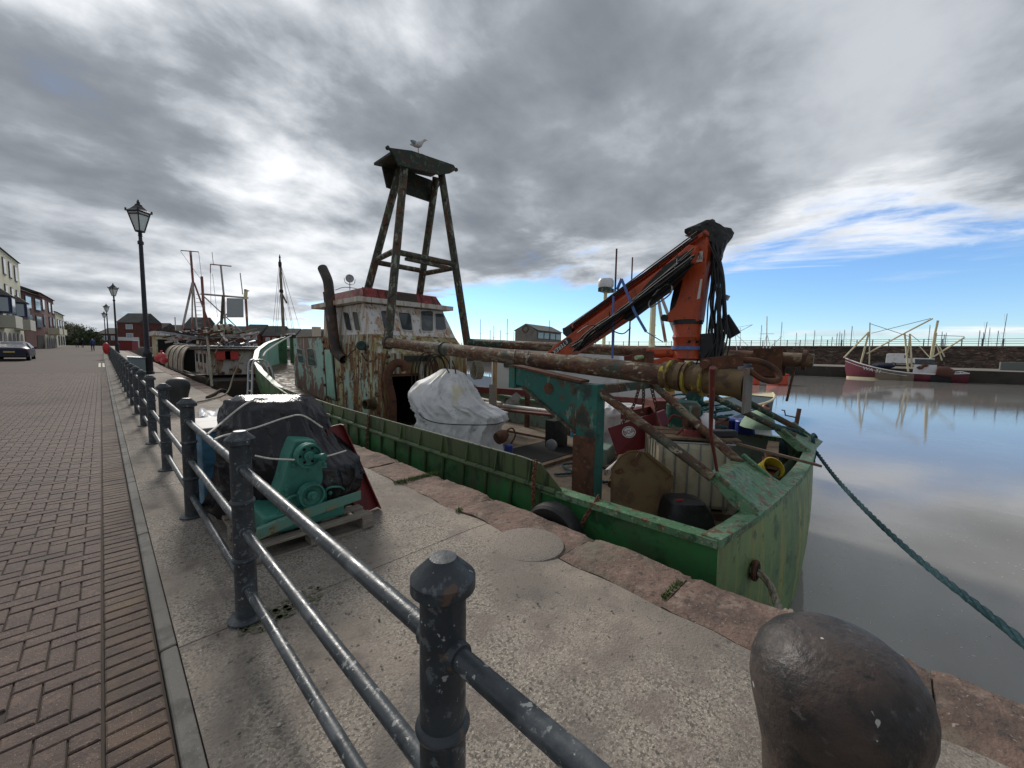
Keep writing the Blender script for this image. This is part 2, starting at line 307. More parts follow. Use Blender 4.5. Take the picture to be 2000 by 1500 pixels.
def blob(rows, zc, depth, fold=(9, .05), seed=0, power=2.6, n=72, crump=.03, close=True):
    """draped cover: rows (photo y, left x, right x) give its outline at depth zc; depth = front-back half size (number or per row)"""
    mb = MB(); vs = []; m = 0; rr = []
    for i in range(len(rows)-1):
        for k in range(6):
            t = k/6; rr.append([rows[i][j]*(1-t)+rows[i+1][j]*t for j in range(len(rows[i]))])
    rr.append(list(rows[-1]))
    for q, r in enumerate(rr):
        a = gd(r[1], r[0], zc); b = gd(r[2], r[0], zc); c = (a+b)/2; hw = (b-a).length/2
        hd = r[3] if len(r) > 3 else depth
        for j in range(n):
            th = 2*math.pi*j/n; cs, sn = math.cos(th), math.sin(th)
            k = (abs(cs)**power+abs(sn)**power)**(-1/power)
            fo = 1+fold[1]*math.sin(fold[0]*th+seed)*(.4+.6*noise.noise((th*1.3+seed, q*.2, 0)))
            zl = q/len(rr)
            rg1 = (1-abs(noise.noise((math.cos(th)*2.6+seed*3, math.sin(th)*2.6, zl*.8+seed))))**10
            rg2 = (1-abs(noise.noise((math.cos(th)*4.5-zl*1.3+seed, math.sin(th)*4.5+seed*2, zl*1.2))))**14
            fo += crump*(2.0*rg1+1.3*rg2-.8)
            p = c + RIGHT*(hw*cs*k*fo) + FWD*(hd*sn*k*fo)
            d = noise.noise_vector(p*4.5+Vector((seed,0,0)))*crump*.35 + noise.noise_vector(p*11)*crump*.16
            vs.append(p+d)
    L_ = len(rr); fs = [(i*n+j, i*n+(j+1)%n, (i+1)*n+(j+1)%n, (i+1)*n+j) for i in range(L_-1) for j in range(n)]
    cen = sum((vs[j] for j in range(n)), Vector())/n + Vector((0,0,.01)); vs.append(cen)
    fs += [(len(vs)-1, (j+1)%n, j) for j in range(n)]
    return mb.add(vs, fs)
def text_mesh(name, s, size, mat, parent, mtx, extrude=.001):
    cu = bpy.data.curves.new(name, 'FONT'); cu.body = s; cu.size = size; cu.extrude = extrude; cu.align_x = 'CENTER'; cu.align_y = 'CENTER'
    t = bpy.data.objects.new(name, cu); COL.objects.link(t)
    bpy.context.view_layer.update()
    me = bpy.data.meshes.new_from_object(t.evaluated_get(bpy.context.evaluated_depsgraph_get()))
    bpy.data.objects.remove(t); me.materials.clear(); me.materials.append(mat); me.transform(mtx)
    off = Vector((0,0,0)); p = parent
    while p is not None: off += p.location; p = p.parent
    me.transform(Matrix.Translation(-off))
    o = bpy.data.objects.new(name, me); COL.objects.link(o); o.parent = parent; return o
def frame(o, x, y):   # matrix from origin, x axis, y axis
    x = Vector(x).normalized(); y = Vector(y); y = (y-x*y.dot(x)).normalized(); z = x.cross(y)
    return Matrix(((x.x,y.x,z.x,o[0]), (x.y,y.y,z.y,o[1]), (x.z,y.z,z.z,o[2]), (0,0,0,1)))
rng = random.Random(7)
def zq(Y): return max(0., min(.012*(Y-16), 1.4))
#==STRUCTURE==
# ------------------------------------------------------------------ ground, road, quay, water
WZ = -1.3
m_ground = M('distant_ground', (.07, .08, .05), [((.10,.09,.06), .02, .45, .65)], rough=.95)
def sheet(x0, x1, y0, y1, z, ny=1, prof=None):
    mb = MB()
    return mb.grid(lambda u, v: (x0+(x1-x0)*u, y0+(y1-y0)*v, z+(prof(y0+(y1-y0)*v) if prof else 0)), 1, ny)
ground = sheet(-3000, 3000, -600, 5000, -2.2).build('ground', m_ground, kind='structure')
m_water = M('harbour_water', (.255, .245, .23), [((.29,.28,.265), .25, .45, .65)], rough=.012, ior=1.333, bump=.0022, bscale=2.4)
water = sheet(2.6, 72.2, -160, 141, WZ).build('water', m_water, kind='structure')
m_fleck = M('water_foam', (.6,.6,.58), rough=.8)
mb = MB()
for i in range(420):
    px = rng.uniform(1560, 2000); py = rng.uniform(1000, 1300) if i % 3 else rng.uniform(900, 1060)
    p = gz(px, py, WZ+.002)
    if p.x < 3.2 or (p.x < 8.3 and p.y > .7): continue
    a = rng.uniform(0, 3.14); s = rng.uniform(.006, .022); w = s*rng.uniform(.2,.5)
    dx, dy = math.cos(a)*s, math.sin(a)*s
    mb.add([(p.x-dx, p.y-dy, p.z), (p.x+dy*w/s, p.y-dx*w/s, p.z), (p.x+dx, p.y+dy, p.z), (p.x-dy*w/s, p.y+dx*w/s, p.z)], [(0,1,2,3)])
mb.build('foam_flecks', m_fleck, kind='stuff')['label'] = 'pale flecks of foam drifting on the harbour water'
# road: sand bed, bricks laid in herringbone with a soldier course along the kerb
m_roadfar = None
def road_far_mat():
    m = bpy.data.materials.new('brick_road_distance'); m.use_nodes = True; t = m.node_tree; b = t.nodes['Principled BSDF']; b.inputs['Roughness'].default_value = .9; b.inputs['Specular IOR Level'].default_value = .25
    g = nd(t, 'ShaderNodeNewGeometry'); br = nd(t, 'ShaderNodeTexBrick'); t.links.new(g.outputs['Position'], br.inputs['Vector'])
    for k, v in (('Scale', 5.), ('Mortar Size', .035), ('Brick Width', 1.), ('Row Height', .5)): br.inputs[k].default_value = v
    br.inputs['Color1'].default_value = (.075,.052,.043,1); br.inputs['Color2'].default_value = (.092,.064,.053,1); br.inputs['Mortar'].default_value = (.045,.036,.03,1)
    n = nd(t, 'ShaderNodeTexNoise'); n.inputs['Scale'].default_value = .6; n.inputs['Detail'].default_value = 7; t.links.new(g.outputs['Position'], n.inputs[0])
    t.links.new(mixc(t, maprange(t, n.outputs[0], .4, .7, 0., .45), br.outputs['Color'], (.088,.066,.056)), b.inputs['Base Color']); return m
m_roadfar = road_far_mat()
YB = 30.0
road = MB()
road.grid(lambda u, v: (-30+30.13*u, -4+(YB+4)*v, -.014+zq(-4+(YB+4)*v)), 1, 34)
road.build('road_bed', m_joint, kind='structure')
rd = MB(); rd.grid(lambda u, v: (-30+30.13*u, YB+(150-YB)*v, zq(YB+(150-YB)*v)-.001), 1, 40); road_o = rd.build('road', m_roadfar, kind='structure')
def inview(x, y, z=0):
    c = R.T @ (np.array([x, y, z])-CAM)
    if c[2] < .2: return False
    return -60 < 1000+F*c[0]/c[2] < 2060 and -60 < 750+F*c[1]/c[2] < 1560
def brick_piece(L_, W_, ch=.006):
    mb = MB(); a, b = L_/2, W_/2; c, d = a-ch, b-ch
    mb.add([(-a,-b,-.013), (a,-b,-.013), (a,b,-.013), (-a,b,-.013), (-a,-b,-ch*.7), (a,-b,-ch*.7), (a,b,-ch*.7), (-a,b,-ch*.7), (-c,-d,0), (c,-d,0), (c,d,0), (-c,d,0)],
           [(0,1,5,4), (1,2,6,5), (2,3,7,6), (3,0,4,7), (4,5,9,8), (5,6,10,9), (6,7,11,10), (7,4,8,11), (8,9,10,11)])
    return mb
G = .0965; J = .0075
bricks = []     # (x, y, rot, kind)
X0 = -.075
for i in range(0, 230):
    for j in range(8, 312):
        x = X0 - (i+1)*G; y = j*G
        if not (1.2 < y < YB): continue
        c = (i - j) % 4
        if c == 0: bricks.append((x, y, 0, 0))               # along x: covers cells i and i+1
        elif c == 2: bricks.append((x+G/2, y, 1, 0))
        elif c == 1 and i == 0: bricks.append((x+G/2, y+G/2, 0, 2))
hb = []
for x, y, r, k in bricks:
    if k == 2: cx, cy = x, y
    elif r == 0: cx, cy = x, y+G/2
    else: cx, cy = x, y
    if inview(cx, cy): hb.append((cx, cy, r, k))
for j in range(8, 312):
    y = j*G
    if 1.2 < y < YB and inview(X0+.105, y): hb.append((X0+.1035, y+G/2, 0, 1))
hb.sort(key=lambda b: (b[0]**2+b[1]**2))
proto = {}
for k, (mt, nm) in enumerate(((m_brick, 'paving_brick'), (m_brick2, 'soldier_brick'))):
    proto[k] = None
rest = [MB(), MB(), MB()]
first = {}
bp_ = brick_piece(2*G-J, G-J); bph = brick_piece(G-J, G-J)
for q, (cx, cy, r, k) in enumerate(hb):
    bp = bph if k == 2 else bp_; dz = rng.uniform(-.0025, .0015); ang = (math.pi/2 if r else 0) + rng.uniform(-.012, .012)
    if q < 300:
        if k not in first:
            o = bp.build('brick', m_brick2 if k == 1 else m_brick); first[k] = o
        else:
            o = first[k].copy(); COL.objects.link(o)
        o.parent = road_o; o.location = (cx, cy, dz); o.rotation_euler = (rng.uniform(-.008,.008), rng.uniform(-.006,.006), ang)
    else:
        ca, sa = math.cos(ang), math.sin(ang)
        zr_ = zq(cy)
        if cy < 12: rest[k].add([(cx+v[0]*ca-v[1]*sa, cy+v[0]*sa+v[1]*ca, v[2]+dz) for v in bp.v], bp.f)
        else: rest[k].add([(cx+v[0]*ca-v[1]*sa, cy+v[0]*sa+v[1]*ca, v[2]+dz*.6+zr_) for v in bp.v[4:]], [[i-4 for i in f] for f in bp.f[4:]])
for k in (0, 1, 2):
    if rest[k].v:
        o = rest[k].build('brick_paving', m_brick2 if k == 1 else m_brick, road_o, kind='stuff')
# double yellow-white line remnant on the road
m_line = M('worn_road_paint', (.62,.60,.50), [((.2,.17,.13), 9, .5, .62)], rough=.8)
for k in range(2):
    a = gz(195+k*8, 722, .07); b = gz(192+k*9, 709, .12)
    MB().add([(a.x-.05, a.y, zq(a.y)+.004), (a.x+.05, a.y, zq(a.y)+.004), (a.x+.05, a.y+5.5, zq(a.y+5.5)+.004), (a.x-.05, a.y+5.5, zq(a.y+5.5)+.004)], [(0,1,2,3)]).build('road_marking', m_line, road_o)
# kerb stones
quay = MB()
quay.bx(.131, 2.90, -6, 16, -1.9, -.03); quay.hexa([(.131,16,-1.9), (2.90,16,-1.9), (2.90,141,-1.9), (.131,141,-1.9), (.131,16,-.03), (2.90,16,-.03), (2.90,141,1.37), (.131,141,1.37)])
m_qwall = M('quay_wall_stone', (.13,.09,.07), [((.07,.055,.045), 2, .45, .65), ((.06,.07,.03), (1,1,3), .55, .7)], rough=.9, bump=.03, bscale=5)
quay_o = quay.build('quay', m_qwall, kind='structure')
y = -1.0; k = 0
while y < 60:
    ln = 1.83; z0, z1 = zq(y), zq(y+ln); mb = MB()
    mb.hexa([(.135,y+.004,-.05+z0), (.205,y+.004,-.05+z0), (.205,y+ln-.004,-.05+z1), (.135,y+ln-.004,-.05+z1), (.135,y+.004,z0+.004), (.205,y+.004,z0+.012), (.205,y+ln-.004,z1+.012), (.135,y+ln-.004,z1+.004)])
    mb.build('kerb_stone', m_kerb, quay_o, bevel=.012); y += ln
# concrete slabs; ragged seaward edge against the coping
def edge_in(y): return 2.40+.05*noise.noise((y*1.7, 3.1, 0))+.03*noise.noise((y*6, 1.2, 0))-.10*max(0, 1-abs(y-.25)/.5)*(1 if y < .25 else .6)
def edge_out(y): return 2.93+.035*noise.noise((y*1.3, 8.1, 0))+.025*noise.noise((y*5, 2.2, 0))
cuts = [-2.2, .55-1.5, 2.62, 5.9, 9.3, 12.6, 16, 20, 25, 31, 38, 46, 55, 66, 80, 100, 140]
for a, b in zip(cuts[:-1], cuts[1:]):
    ny = max(6, int((b-a)/.12)) if b < 17 else 8; nx = 12
    def fn(u, v, a=a, b=b):
        y = a+.004+(b-a-.008)*v; x = .209+(edge_in(y)-.209)*u
        z = zq(y)+.006+.006*noise.noise((x*1.1, y*1.1, 0))+(-.010*(u > .99))
        return (x, y, z)
    mb = MB(); mb.grid(fn, nx, ny)
    n0 = len(mb.v)     # skirt
    ring = [i for i in range(nx+1)]+[j*(nx+1)+nx for j in range(1, ny+1)]+[ny*(nx+1)+i for i in range(nx-1, -1, -1)]+[j*(nx+1) for j in range(ny-1, 0, -1)]
    low = [(mb.v[i][0], mb.v[i][1], mb.v[i][2]-.05) for i in ring]
    mb.add(low, [])
    for q in range(len(ring)): mb.f.append([ring[q], n0+q, n0+(q+1)%len(ring), ring[(q+1)%len(ring)]]); mb.mi.append(0)
    mb.build('concrete_slab', m_concrete, quay_o, smooth=True, angle=30)
# coping stones of worn red sandstone, each its own
ys = [-2.3, -1.1, -.25, .95, 1.78, 3.05, 3.95, 5.0, 6.2, 7.3, 8.6, 9.9, 11, 12.3, 13.5, 15, 17, 19, 21.5, 24, 27, 30, 34, 38, 43, 48, 54, 60, 68, 78, 90, 110, 140]
for a, b in zip(ys[:-1], ys[1:]):
    near = b < 16; nx, ny = (14, max(10, int((b-a)/.07))) if near else (3, 6); sd = a*3.3; tilt = rng.uniform(-.012, .012); lift = rng.uniform(-.012, .008)
    def top(u, v, a=a, b=b, sd=sd, tilt=tilt, lift=lift):
        g = .006+.006*noise.noise((a*9, u*4, 0)); y = a+g+(b-a-2*g)*v+.02*noise.noise((u*4, a, 0))*(1-abs(2*v-1)); x = edge_in(y)+.012+(edge_out(y)-edge_in(y)-.012)*u
        e = min(u, 1-u)*(edge_out(y)-edge_in(y)); f = min(v, 1-v)*(b-a); d = min(e*1.0, f)
        rd = .03 if u > .5 else .018
        z = zq(y)+lift+tilt*(v-.5)*2+.022*noise.noise((x*2.2+sd, y*2.2, 0))+.009*noise.noise((x*9, y*9, sd))-max(0, 1-d/rd)**2*(.04 if u > .85 else .010)
        return (x, y, z)
    mb = MB(); mb.grid(top, nx, ny); n0 = len(mb.v)
    ring = [i for i in range(nx+1)]+[j*(nx+1)+nx for j in range(1, ny+1)]+[ny*(nx+1)+i for i in range(nx-1, -1, -1)]+[j*(nx+1) for j in range(ny-1, 0, -1)]
    mb.add([(mb.v[i][0]+.01*noise.noise((mb.v[i][1]*5,1,1)), mb.v[i][1], mb.v[i][2]-.34) for i in ring], [])
    for q in range(len(ring)): mb.f.append([ring[q], n0+q, n0+(q+1)%len(ring), ring[(q+1)%len(ring)]]); mb.mi.append(0)
    mb.build('coping_stone', m_sand, quay_o, smooth=True, angle=50)
MB().lathe([(.29,-.02), (.288,.006), (.278,.010), (.1,.0125), (.01,.0125)], (2.40, 2.08, 0), n=40).build('round_concrete_patch', m_patch, quay_o, smooth=True)
# tufts of grass and moss in the joints
gm = MB()
def tuft(cx, cy, z, n, r, h):
    for i in range(n):
        a = rng.uniform(0, 6.28); q = r*math.sqrt(rng.random()); x = cx+q*math.cos(a); y = cy+q*math.sin(a); b = rng.uniform(0, 6.28); hh = h*rng.uniform(.4, 1); w = .004
        lx, ly = math.cos(b)*hh*.6, math.sin(b)*hh*.6
        gm.add([(x-w*math.sin(b), y+w*math.cos(b), z), (x+w*math.sin(b), y-w*math.cos(b), z), (x+lx, y+ly, z+hh)], [(0,1,2)])
p = gz(800, 940, 0); 
for t in range(14): q = gz(775+6*t, 944-1.5*t, 0); tuft(q.x, q.y, .0, 45, .05, .045)
q = gz(897, 999, 0); tuft(q.x, q.y, 0, 60, .04, .05)
for t in range(7): q = gz(1297+5*t, 1165-5*t, 0); tuft(q.x, q.y, -.01, 30, .02, .03)
gm.build('grass_tufts', m_moss, kind='stuff')['label'] = 'small tufts of green grass in the quay joints'
m_mossflat = M('moss_stain', (.09,.11,.04), [((.20,.18,.13), 14, .42, .55), ((.16,.15,.09), 60, .5, .6)], rough=.95)
mo = MB()
for i in range(110):
    t = rng.random(); q = gz(470+150*t+rng.gauss(0, 6), 1235-70*t+rng.gauss(0, 9), 0); s = rng.uniform(.006, .022); n = 7
    mo.add([(q.x+s*math.cos(k*6.28/n)*rng.uniform(.6,1.2), q.y+s*math.sin(k*6.28/n)*rng.uniform(.6,1.2), .0135) for k in range(n)], [tuple(range(n))])
mo.build('moss_film', m_mossflat, kind='stuff')['label'] = 'thin film of moss on the concrete by a railing post'
# small litter: pebbles, shells and twigs lying on the concrete
lt = MB()
for i in range(70):
    q = gz(rng.uniform(420, 1450), rng.uniform(1040, 1480), 0)
    if .25 < q.x < 2.3 and q.y > .2:
        s = rng.uniform(.003, .009); lt.ball((q.x, q.y, .012+s*.4), s, (1, rng.uniform(.6,1.3), .6), 6, 4)
lt.build('grit', M('pale_grit', (.5,.46,.4), [((.12,.1,.08), 3, .45, .5)], rough=.9), kind='stuff')['label'] = 'scattered grit and shell bits on the concrete'
# far side of the basin
m_far = M('dark_far_quay', (.05,.043,.036), [((.025,.025,.02), .6, .45, .65), ((.08,.065,.05), 1.2, .55, .7)], rough=.9)
m_fartop = M('far_quay_top', (.21,.185,.16), [((.15,.13,.11), .4, .45, .65)], rough=.9)
fq = MB(); fq.bx(72, 400, -160, 150, -2, .13); fq.build('far_quay', m_far, kind='structure')
ft = MB(); ft.bx(72.05, 91, -159, 149, .13, .17); ft.build('far_quay_paving', m_fartop, kind='structure')
eq = MB(); eq.bx(2.9, 72, 141, 420, -2, 1.2); eq.build('end_quay', m_fartop, kind='structure')
ll = MB(); ll.bx(-400, .13, 150, 420, -1, 1.25); ll.bx(-400, -30, -4, 150, -1, .4); ll.build('land', m_ground, kind='structure')
m_fwall = M('sea_wall_rubble', (.095,.068,.056), [((.045,.035,.03), (.5,1.1,3.2), .45, .58, 4), ((.22,.165,.135), (1.2,1.6,4.8), .55, .62, 3), ((.15,.085,.065), (.8,.9,3.0), .55, .63, 3), ((.04,.035,.03), (.15,.15,.5), .5, .66)], rough=.95, bump=.12, bscale=2.2)
sw = thing('sea_wall', 'long dark rubble stone wall behind the maroon fishing boat', 'wall', (90, 40, .17))
MB().bx(90, 93, -160, 150, .17, 3.30).build('wall', m_fwall, sw)
MB().bx(89.9, 93.1, -160, 150, 3.305, 3.46).build('wall_capping', M('wall_capping', (.2,.18,.16), rough=.9), sw)
m_frail = M('violet_grey_railing', (.10,.09,.13), rough=.6)
fr = thing('wall_railing', 'thin mauve-grey railing along the top of the far sea wall', 'railing', (90.5, 40, 3.46))
for z in (3.83, 4.17, 4.5): MB().tube([(90.5,-60,z), (90.5,150,z)], .035, 6).build('rail', m_frail, fr)
for i in range(-18, 75): 
    y = i*2.0+.6
    if -14 < y < 30 or i % 2 == 0: MB().bx(90.44, 90.56, y-.06, y+.06, 3.46, 4.55).build('post', m_frail, fr)
#==OBJECTS==
# ------------------------------------------------------------------ quay railing
RX = .522
rl = thing('quay_railing', 'dark grey cast iron post and three-rail railing along the quay', 'railing', (RX, 2.64, 0))
def post_mb(y):
    z = zq(y); mb = MB()
    mb.lathe([(.098,0), (.098,.022), (.08,.03), (.057,.035), (.0555,.36), (.0625,.366), (.066,.376), (.0625,.386), (.0552,.392), (.0545,.70), (.0615,.706), (.065,.716), (.0615,.726), (.054,.732), (.0535,1.045), (.066,1.049), (.075,1.056), (.075,1.082), (.071,1.087), (.034,1.122), (.031,1.127), (.005,1.129)], (RX, y, z), n=28 if y < 12 else 12)
    for h in (.21, .55, .915):
        for s in (-1, 1): mb.lathe([(.034,0), (.034,.062), (.031,.068), (.024,.069)], (RX, y, z+h), axis=(0, s, 0), n=14 if y < 12 else 8)
    return mb
PY = [-1.27, .713]+[2.64+2.0*k for k in range(0, 33)]
for y in PY: post_mb(y).build('post', m_iron, rl, smooth=True)
for a, b in zip(PY[:-1], PY[1:]):
    for h in (.21, .55, .915):
        MB().tube([(RX, a+.06, zq(a)+h), (RX, b-.06, zq(b)+h)], .0245, 16 if a < 12 else 8).build('rail', m_iron_worn, rl, smooth=True)
# ------------------------------------------------------------------ bollards
def bollard(x, y, mat, label, s=1., dome=0.):
    z = zq(y)
    prof = [(.200,-.03), (.198,.0), (.176,.05), (.168,.20), (.178,.34), (.200,.45), (.218,.53), (.226,.59), (.224,.645), (.210,.70), (.182,.745), (.14,.78), (.085,.803), (.03,.812), (.004,.813)]
    o = MB().lathe([(r*s, h*s*.93) for r, h in prof], (0,0,0), n=56).build('mooring_bollard', mat, smooth=True, angle=80)
    o.location = (x, y, z); return tag(o, label, 'bollard')
bollard(1.53, .06, m_boll, 'large rust-brown iron mooring bollard at the quay edge with white bird droppings')
bollard(1.27, 12.7, m_boll_far, 'black domed iron mooring bollard behind the railing posts beside a frayed rope', 1.1)
# ------------------------------------------------------------------ street lamps
m_lampglass = M('frosted_lamp_glass', (.62,.66,.64), rough=.35, spec=.4)
m_lampiron = M('black_lamp_iron', (.02,.019,.026), [((.035,.033,.04), 8, .5, .7)], rough=.5)
def lamp(x, y, H, label, group=None):
    z = zq(y); t = thing('street_lamp', label, 'street lamp', (x, y, z), group); s = H/9.0
    mb = MB(); mb.lathe([(.24,0), (.24,.12), (.20,.16), (.19,1.0), (.21,1.05), (.20,1.12), (.13,1.2), (.115,1.35), (.105,2.0), (.085,H-2.3), (.083,H-2.2), (.12,H-2.18), (.125,H-2.05), (.10,H-2.02), (.075,H-1.98), (.07,H-1.8), (.10,H-1.77), (.07,H-1.73), (.095,H-1.69), (.07,H-1.65), (.085,H-1.58), (.13,H-1.55)], (x, y, z), n=14)
    mb.build('column', m_lampiron, t, smooth=True)
    zb, zt = z+H-1.55, z+H-.62; a, b = .12, .30; q = rad(38)
    def rot(px, py): return (x+px*math.cos(q)-py*math.sin(q), y+px*math.sin(q)+py*math.cos(q))
    C = [(-1,-1), (1,-1), (1,1), (-1,1)]
    for k in range(4):
        c0, c1 = C[k], C[(k+1)%4]; a2, b2 = a*.93, b*.93
        g = [(*rot(c0[0]*a2, c0[1]*a2), zb+.05), (*rot(c1[0]*a2, c1[1]*a2), zb+.05), (*rot(c1[0]*b2, c1[1]*b2), zt-.02), (*rot(c0[0]*b2, c0[1]*b2), zt-.02)]
        ctr = Vector((x, y, (zb+zt)/2)); nrm = (Vector(g[1])-Vector(g[0])).cross(Vector(g[3])-Vector(g[0])).normalized()*.006
        MB().prism(g, nrm).build('glass_pane', m_lampglass, t)
    fr_ = MB()
    for c in C: fr_.tube([(*rot(c[0]*a, c[1]*a), zb), (*rot(c[0]*b, c[1]*b), zt)], .028, 6)
    for r_, zz_ in ((a, zb), (b, zt), (b*.9, zt-.12)):
        for k in range(4): fr_.beam((*rot(C[k][0]*r_, C[k][1]*r_), zz_), (*rot(C[(k+1)%4][0]*r_, C[(k+1)%4][1]*r_), zz_), .05, .06)
    fr_.build('lantern_frame', m_lampiron, t)
    rf = MB(); v = []
    for h, w in ((zt+.02, b+.07), (zt+.14, b*.78), (zt+.30, b*.40), (zt+.36, b*.30), (zt+.38, b*.34), (zt+.42, b*.2), (zt+.46, .04)): v += [(*rot(c[0]*w, c[1]*w), h) for c in C]
    rf.add(v, [(3,2,1,0), (24,25,26,27)]+[(i*4+j, i*4+(j+1)%4, i*4+4+(j+1)%4, i*4+4+j) for i in range(6) for j in range(4)])
    rf.lathe([(.03,0), (.07,.04), (.08,.07), (.04,.10), (.05,.13), (.005,.2)], (x, y, zt+.44), n=10)
    for c in C: rf.box((*rot(c[0]*(b+.04), c[1]*(b+.04)), zt+.07), (.07,.07,.14))
    rf.build('lantern_roof', m_lampiron, t); return t
GL = 'street lamps along the quay'
lamp(1.65, 27.8, 8.75, 'tall black Victorian-style street lamp rising beside the grey cabinet and canvas shelter', GL)
p2 = gx(219, 568, 1.6); lamp(1.4, 70, 8.6, 'black street lamp beyond the red lifebelt housing, third post before the brick houses', GL)
lamp(1.1, 112, 8.6, 'distant black street lamp seen just beside the brick houses', GL); lamp(.9, 139, 8.4, 'farthest small street lamp near the trees at the road end', GL)
# grey cabinet on the quay, red lifebelt housing on the railing
cby = 27.0; zc_ = zq(cby); cx0, cx1 = gy(250,705,cby).x, gy(284,705,cby).x; czt = gy(266,698,cby).z
cb = thing('grey_cabinet', 'pale blue-grey metal cabinet with sloping lid behind the railing', 'cabinet', (cx0, cby, zc_)); m_cab = M('blue_grey_cabinet', (.19,.25,.27), [((.14,.19,.2), 3, .5, .68)], rough=.5)
cbm = MB(); cbm.hexa([(cx0,cby,zc_), (cx1,cby,zc_), (cx1,cby+.6,zc_), (cx0,cby+.6,zc_), (cx0,cby,czt), (cx1,cby,czt-.05), (cx1,cby+.6,czt-.02), (cx0,cby+.6,czt+.03)]); cbm.build('cabinet_body', m_cab, cb, bevel=.02)
cbl = MB(); cbl.hexa([(cx0-.03,cby-.04,czt+.004), (cx1+.03,cby-.04,czt-.046), (cx1+.03,cby+.63,czt-.016), (cx0-.03,cby+.63,czt+.034), (cx0-.03,cby-.04,czt+.03), (cx1+.03,cby-.04,czt-.02), (cx1+.03,cby+.63,czt+.01), (cx0-.03,cby+.63,czt+.06)]); cbl.build('lid', m_cab, cb)
lb = thing('lifebelt_housing', 'red lifebelt housing fixed on the far railing', 'lifebelt', (.35, 48, zq(48)))
MB().lathe([(.03,0), (.12,.06), (.19,.25), (.22,.5), (.20,.75), (.13,.92), (.03,.98)], (.30, 48, zq(48)+.45), n=20).build('housing', M('lifebelt_red', (.45,.025,.03), rough=.4), lb, smooth=True)
MB().bx(.42,.48,47.95,48.05,zq(48),zq(48)+1.3).build('stand', m_iron, lb)
# ------------------------------------------------------------------ covered engine on a pallet
pal = thing('wooden_pallet', 'weathered wooden pallet under the green engine behind the railing', 'pallet', (1.15, 3.9, 0))
px0, px1, py0, py1 = .66, 1.62, 3.26, 4.5
for k in range(7): yy = py0+.05+k*(py1-py0-.1)/6; MB().bx(px0, px1, yy-.048, yy+.048, .118, .140).build('deck_board', m_wood, pal, bevel=.003)
for k in range(3): xx = px0+.05+k*(px1-px0-.1)/2; MB().bx(xx-.05, xx+.05, py0, py1, .0985, .1175).build('stringer_board', m_wood, pal, bevel=.003)
for i in range(3):
    for j in range(3): xx = px0+.05+i*(px1-px0-.1)/2; yy = py0+.06+j*(py1-py0-.12)/2; MB().bx(xx-.048, xx+.048, yy-.07, yy+.07, .022, .098).build('block', m_wood, pal, bevel=.004)
for j in range(3): yy = py0+.06+j*(py1-py0-.12)/2; MB().bx(px0, px1, yy-.05, yy+.05, .003, .0215).build('bottom_board', m_wood, pal)
en = thing('marine_engine', 'green marine engine with pulleys, half wrapped in black plastic on the pallet', 'engine', (1.15, 3.8, .14))
FY = 3.36
b_ = MB(); b_.bx(.80, 1.42, FY+.02, 4.35, .142, .30); b_.build('sump', m_eng, en, bevel=.02)
fp = [(.93,.30), (1.36,.30), (1.40,.42), (1.30,.58), (1.26,.70), (1.20,.84), (1.05,.86), (1.0,.74), (.95,.55), (.90,.42)]
MB().prism([(x, FY+.06, z) for x, z in fp], (0, .22, 0)).build('timing_cover', m_eng, en, bevel=.015)
MB().bx(.96, 1.36, FY+.36, 4.2, .31, .78).build('cylinder_block', m_eng, en, bevel=.02)
def pulley(c, r, name, holes=False):
    mb = MB(); mb.lathe([(r*.35,-.02), (r,-.02), (r,0), (r*.9,.018), (r,.036), (r,.056), (r*.86,.058), (r*.8,.03), (r*.42,.024), (r*.40,.055), (r*.2,.06), (r*.18,.085), (.004,.085)], c, axis=(0,-1,0), n=36)
    o = mb.build(name, m_eng, en, smooth=True)
    if holes:
        for k in range(6):
            a = k*math.pi/3; MB().lathe([(.012,0), (.012,.004)], (c[0]+r*.62*math.cos(a), c[1]-.0265, c[2]+r*.62*math.sin(a)), axis=(0,-1,0), n=10).build('hole', m_dark, o)
c1 = gy(600, 888, FY); c2 = gy(606, 965, FY)
pulley((c1.x, FY, c1.z), .098, 'top_pulley', True); pulley((c2.x, FY, c2.z), .098, 'crank_pulley')
MB().lathe([(.022,0), (.022,.09), (.03,.09), (.03,.12), (.012,.125)], (c1.x+.03, FY-.06, c1.z-.01), axis=(.35,-1,.1), n=12).build('tensioner', m_eng, en, smooth=True)
ba = MB(); ba.hexa([(.74,FY-.06,.17), (1.06,FY-.06,.23), (1.06,FY-.01,.23), (.74,FY-.01,.17), (.74,FY-.06,.255), (1.06,FY-.06,.305), (1.06,FY-.01,.305), (.74,FY-.01,.255)])
ba.build('bearer_bar', m_engr, en, bevel=.004)
MB().hexa([(1.06,FY-.063,.235), (1.53,FY-.063,.275), (1.53,FY-.05,.275), (1.06,FY-.05,.235), (1.06,FY-.063,.32), (1.53,FY-.063,.355), (1.53,FY-.05,.355), (1.06,FY-.05,.32)]).build('bearer_plate', m_engr, en, bevel=.003)
for x, z in ((1.0,.38), (1.31,.36), (1.27,.62), (1.03,.66), (1.32,.47), (.97,.47), (1.15,.60)): MB().lathe([(.018,0), (.018,.014), (.011,.015), (.011,.024)], (x, FY+.06, z), axis=(0,-1,0), n=6).build('bolt', m_eng, en)
for hp_ in (0, 1):
    hm = MB()
    (hm.tube(curve_pts([(.90,FY+.03,.31), (.93,FY-.01,.40), (1.02,FY-.01,.43), (1.06,FY+.0,.36)], 14), .009, 6) if hp_ else hm.tube(curve_pts([(1.24,FY+.02,.34), (1.26,FY-.02,.43), (1.36,FY-.02,.42), (1.43,FY+.05,.36)], 14), .009, 6))
    hm.build('fuel_pipe', m_eng, en, smooth=True)
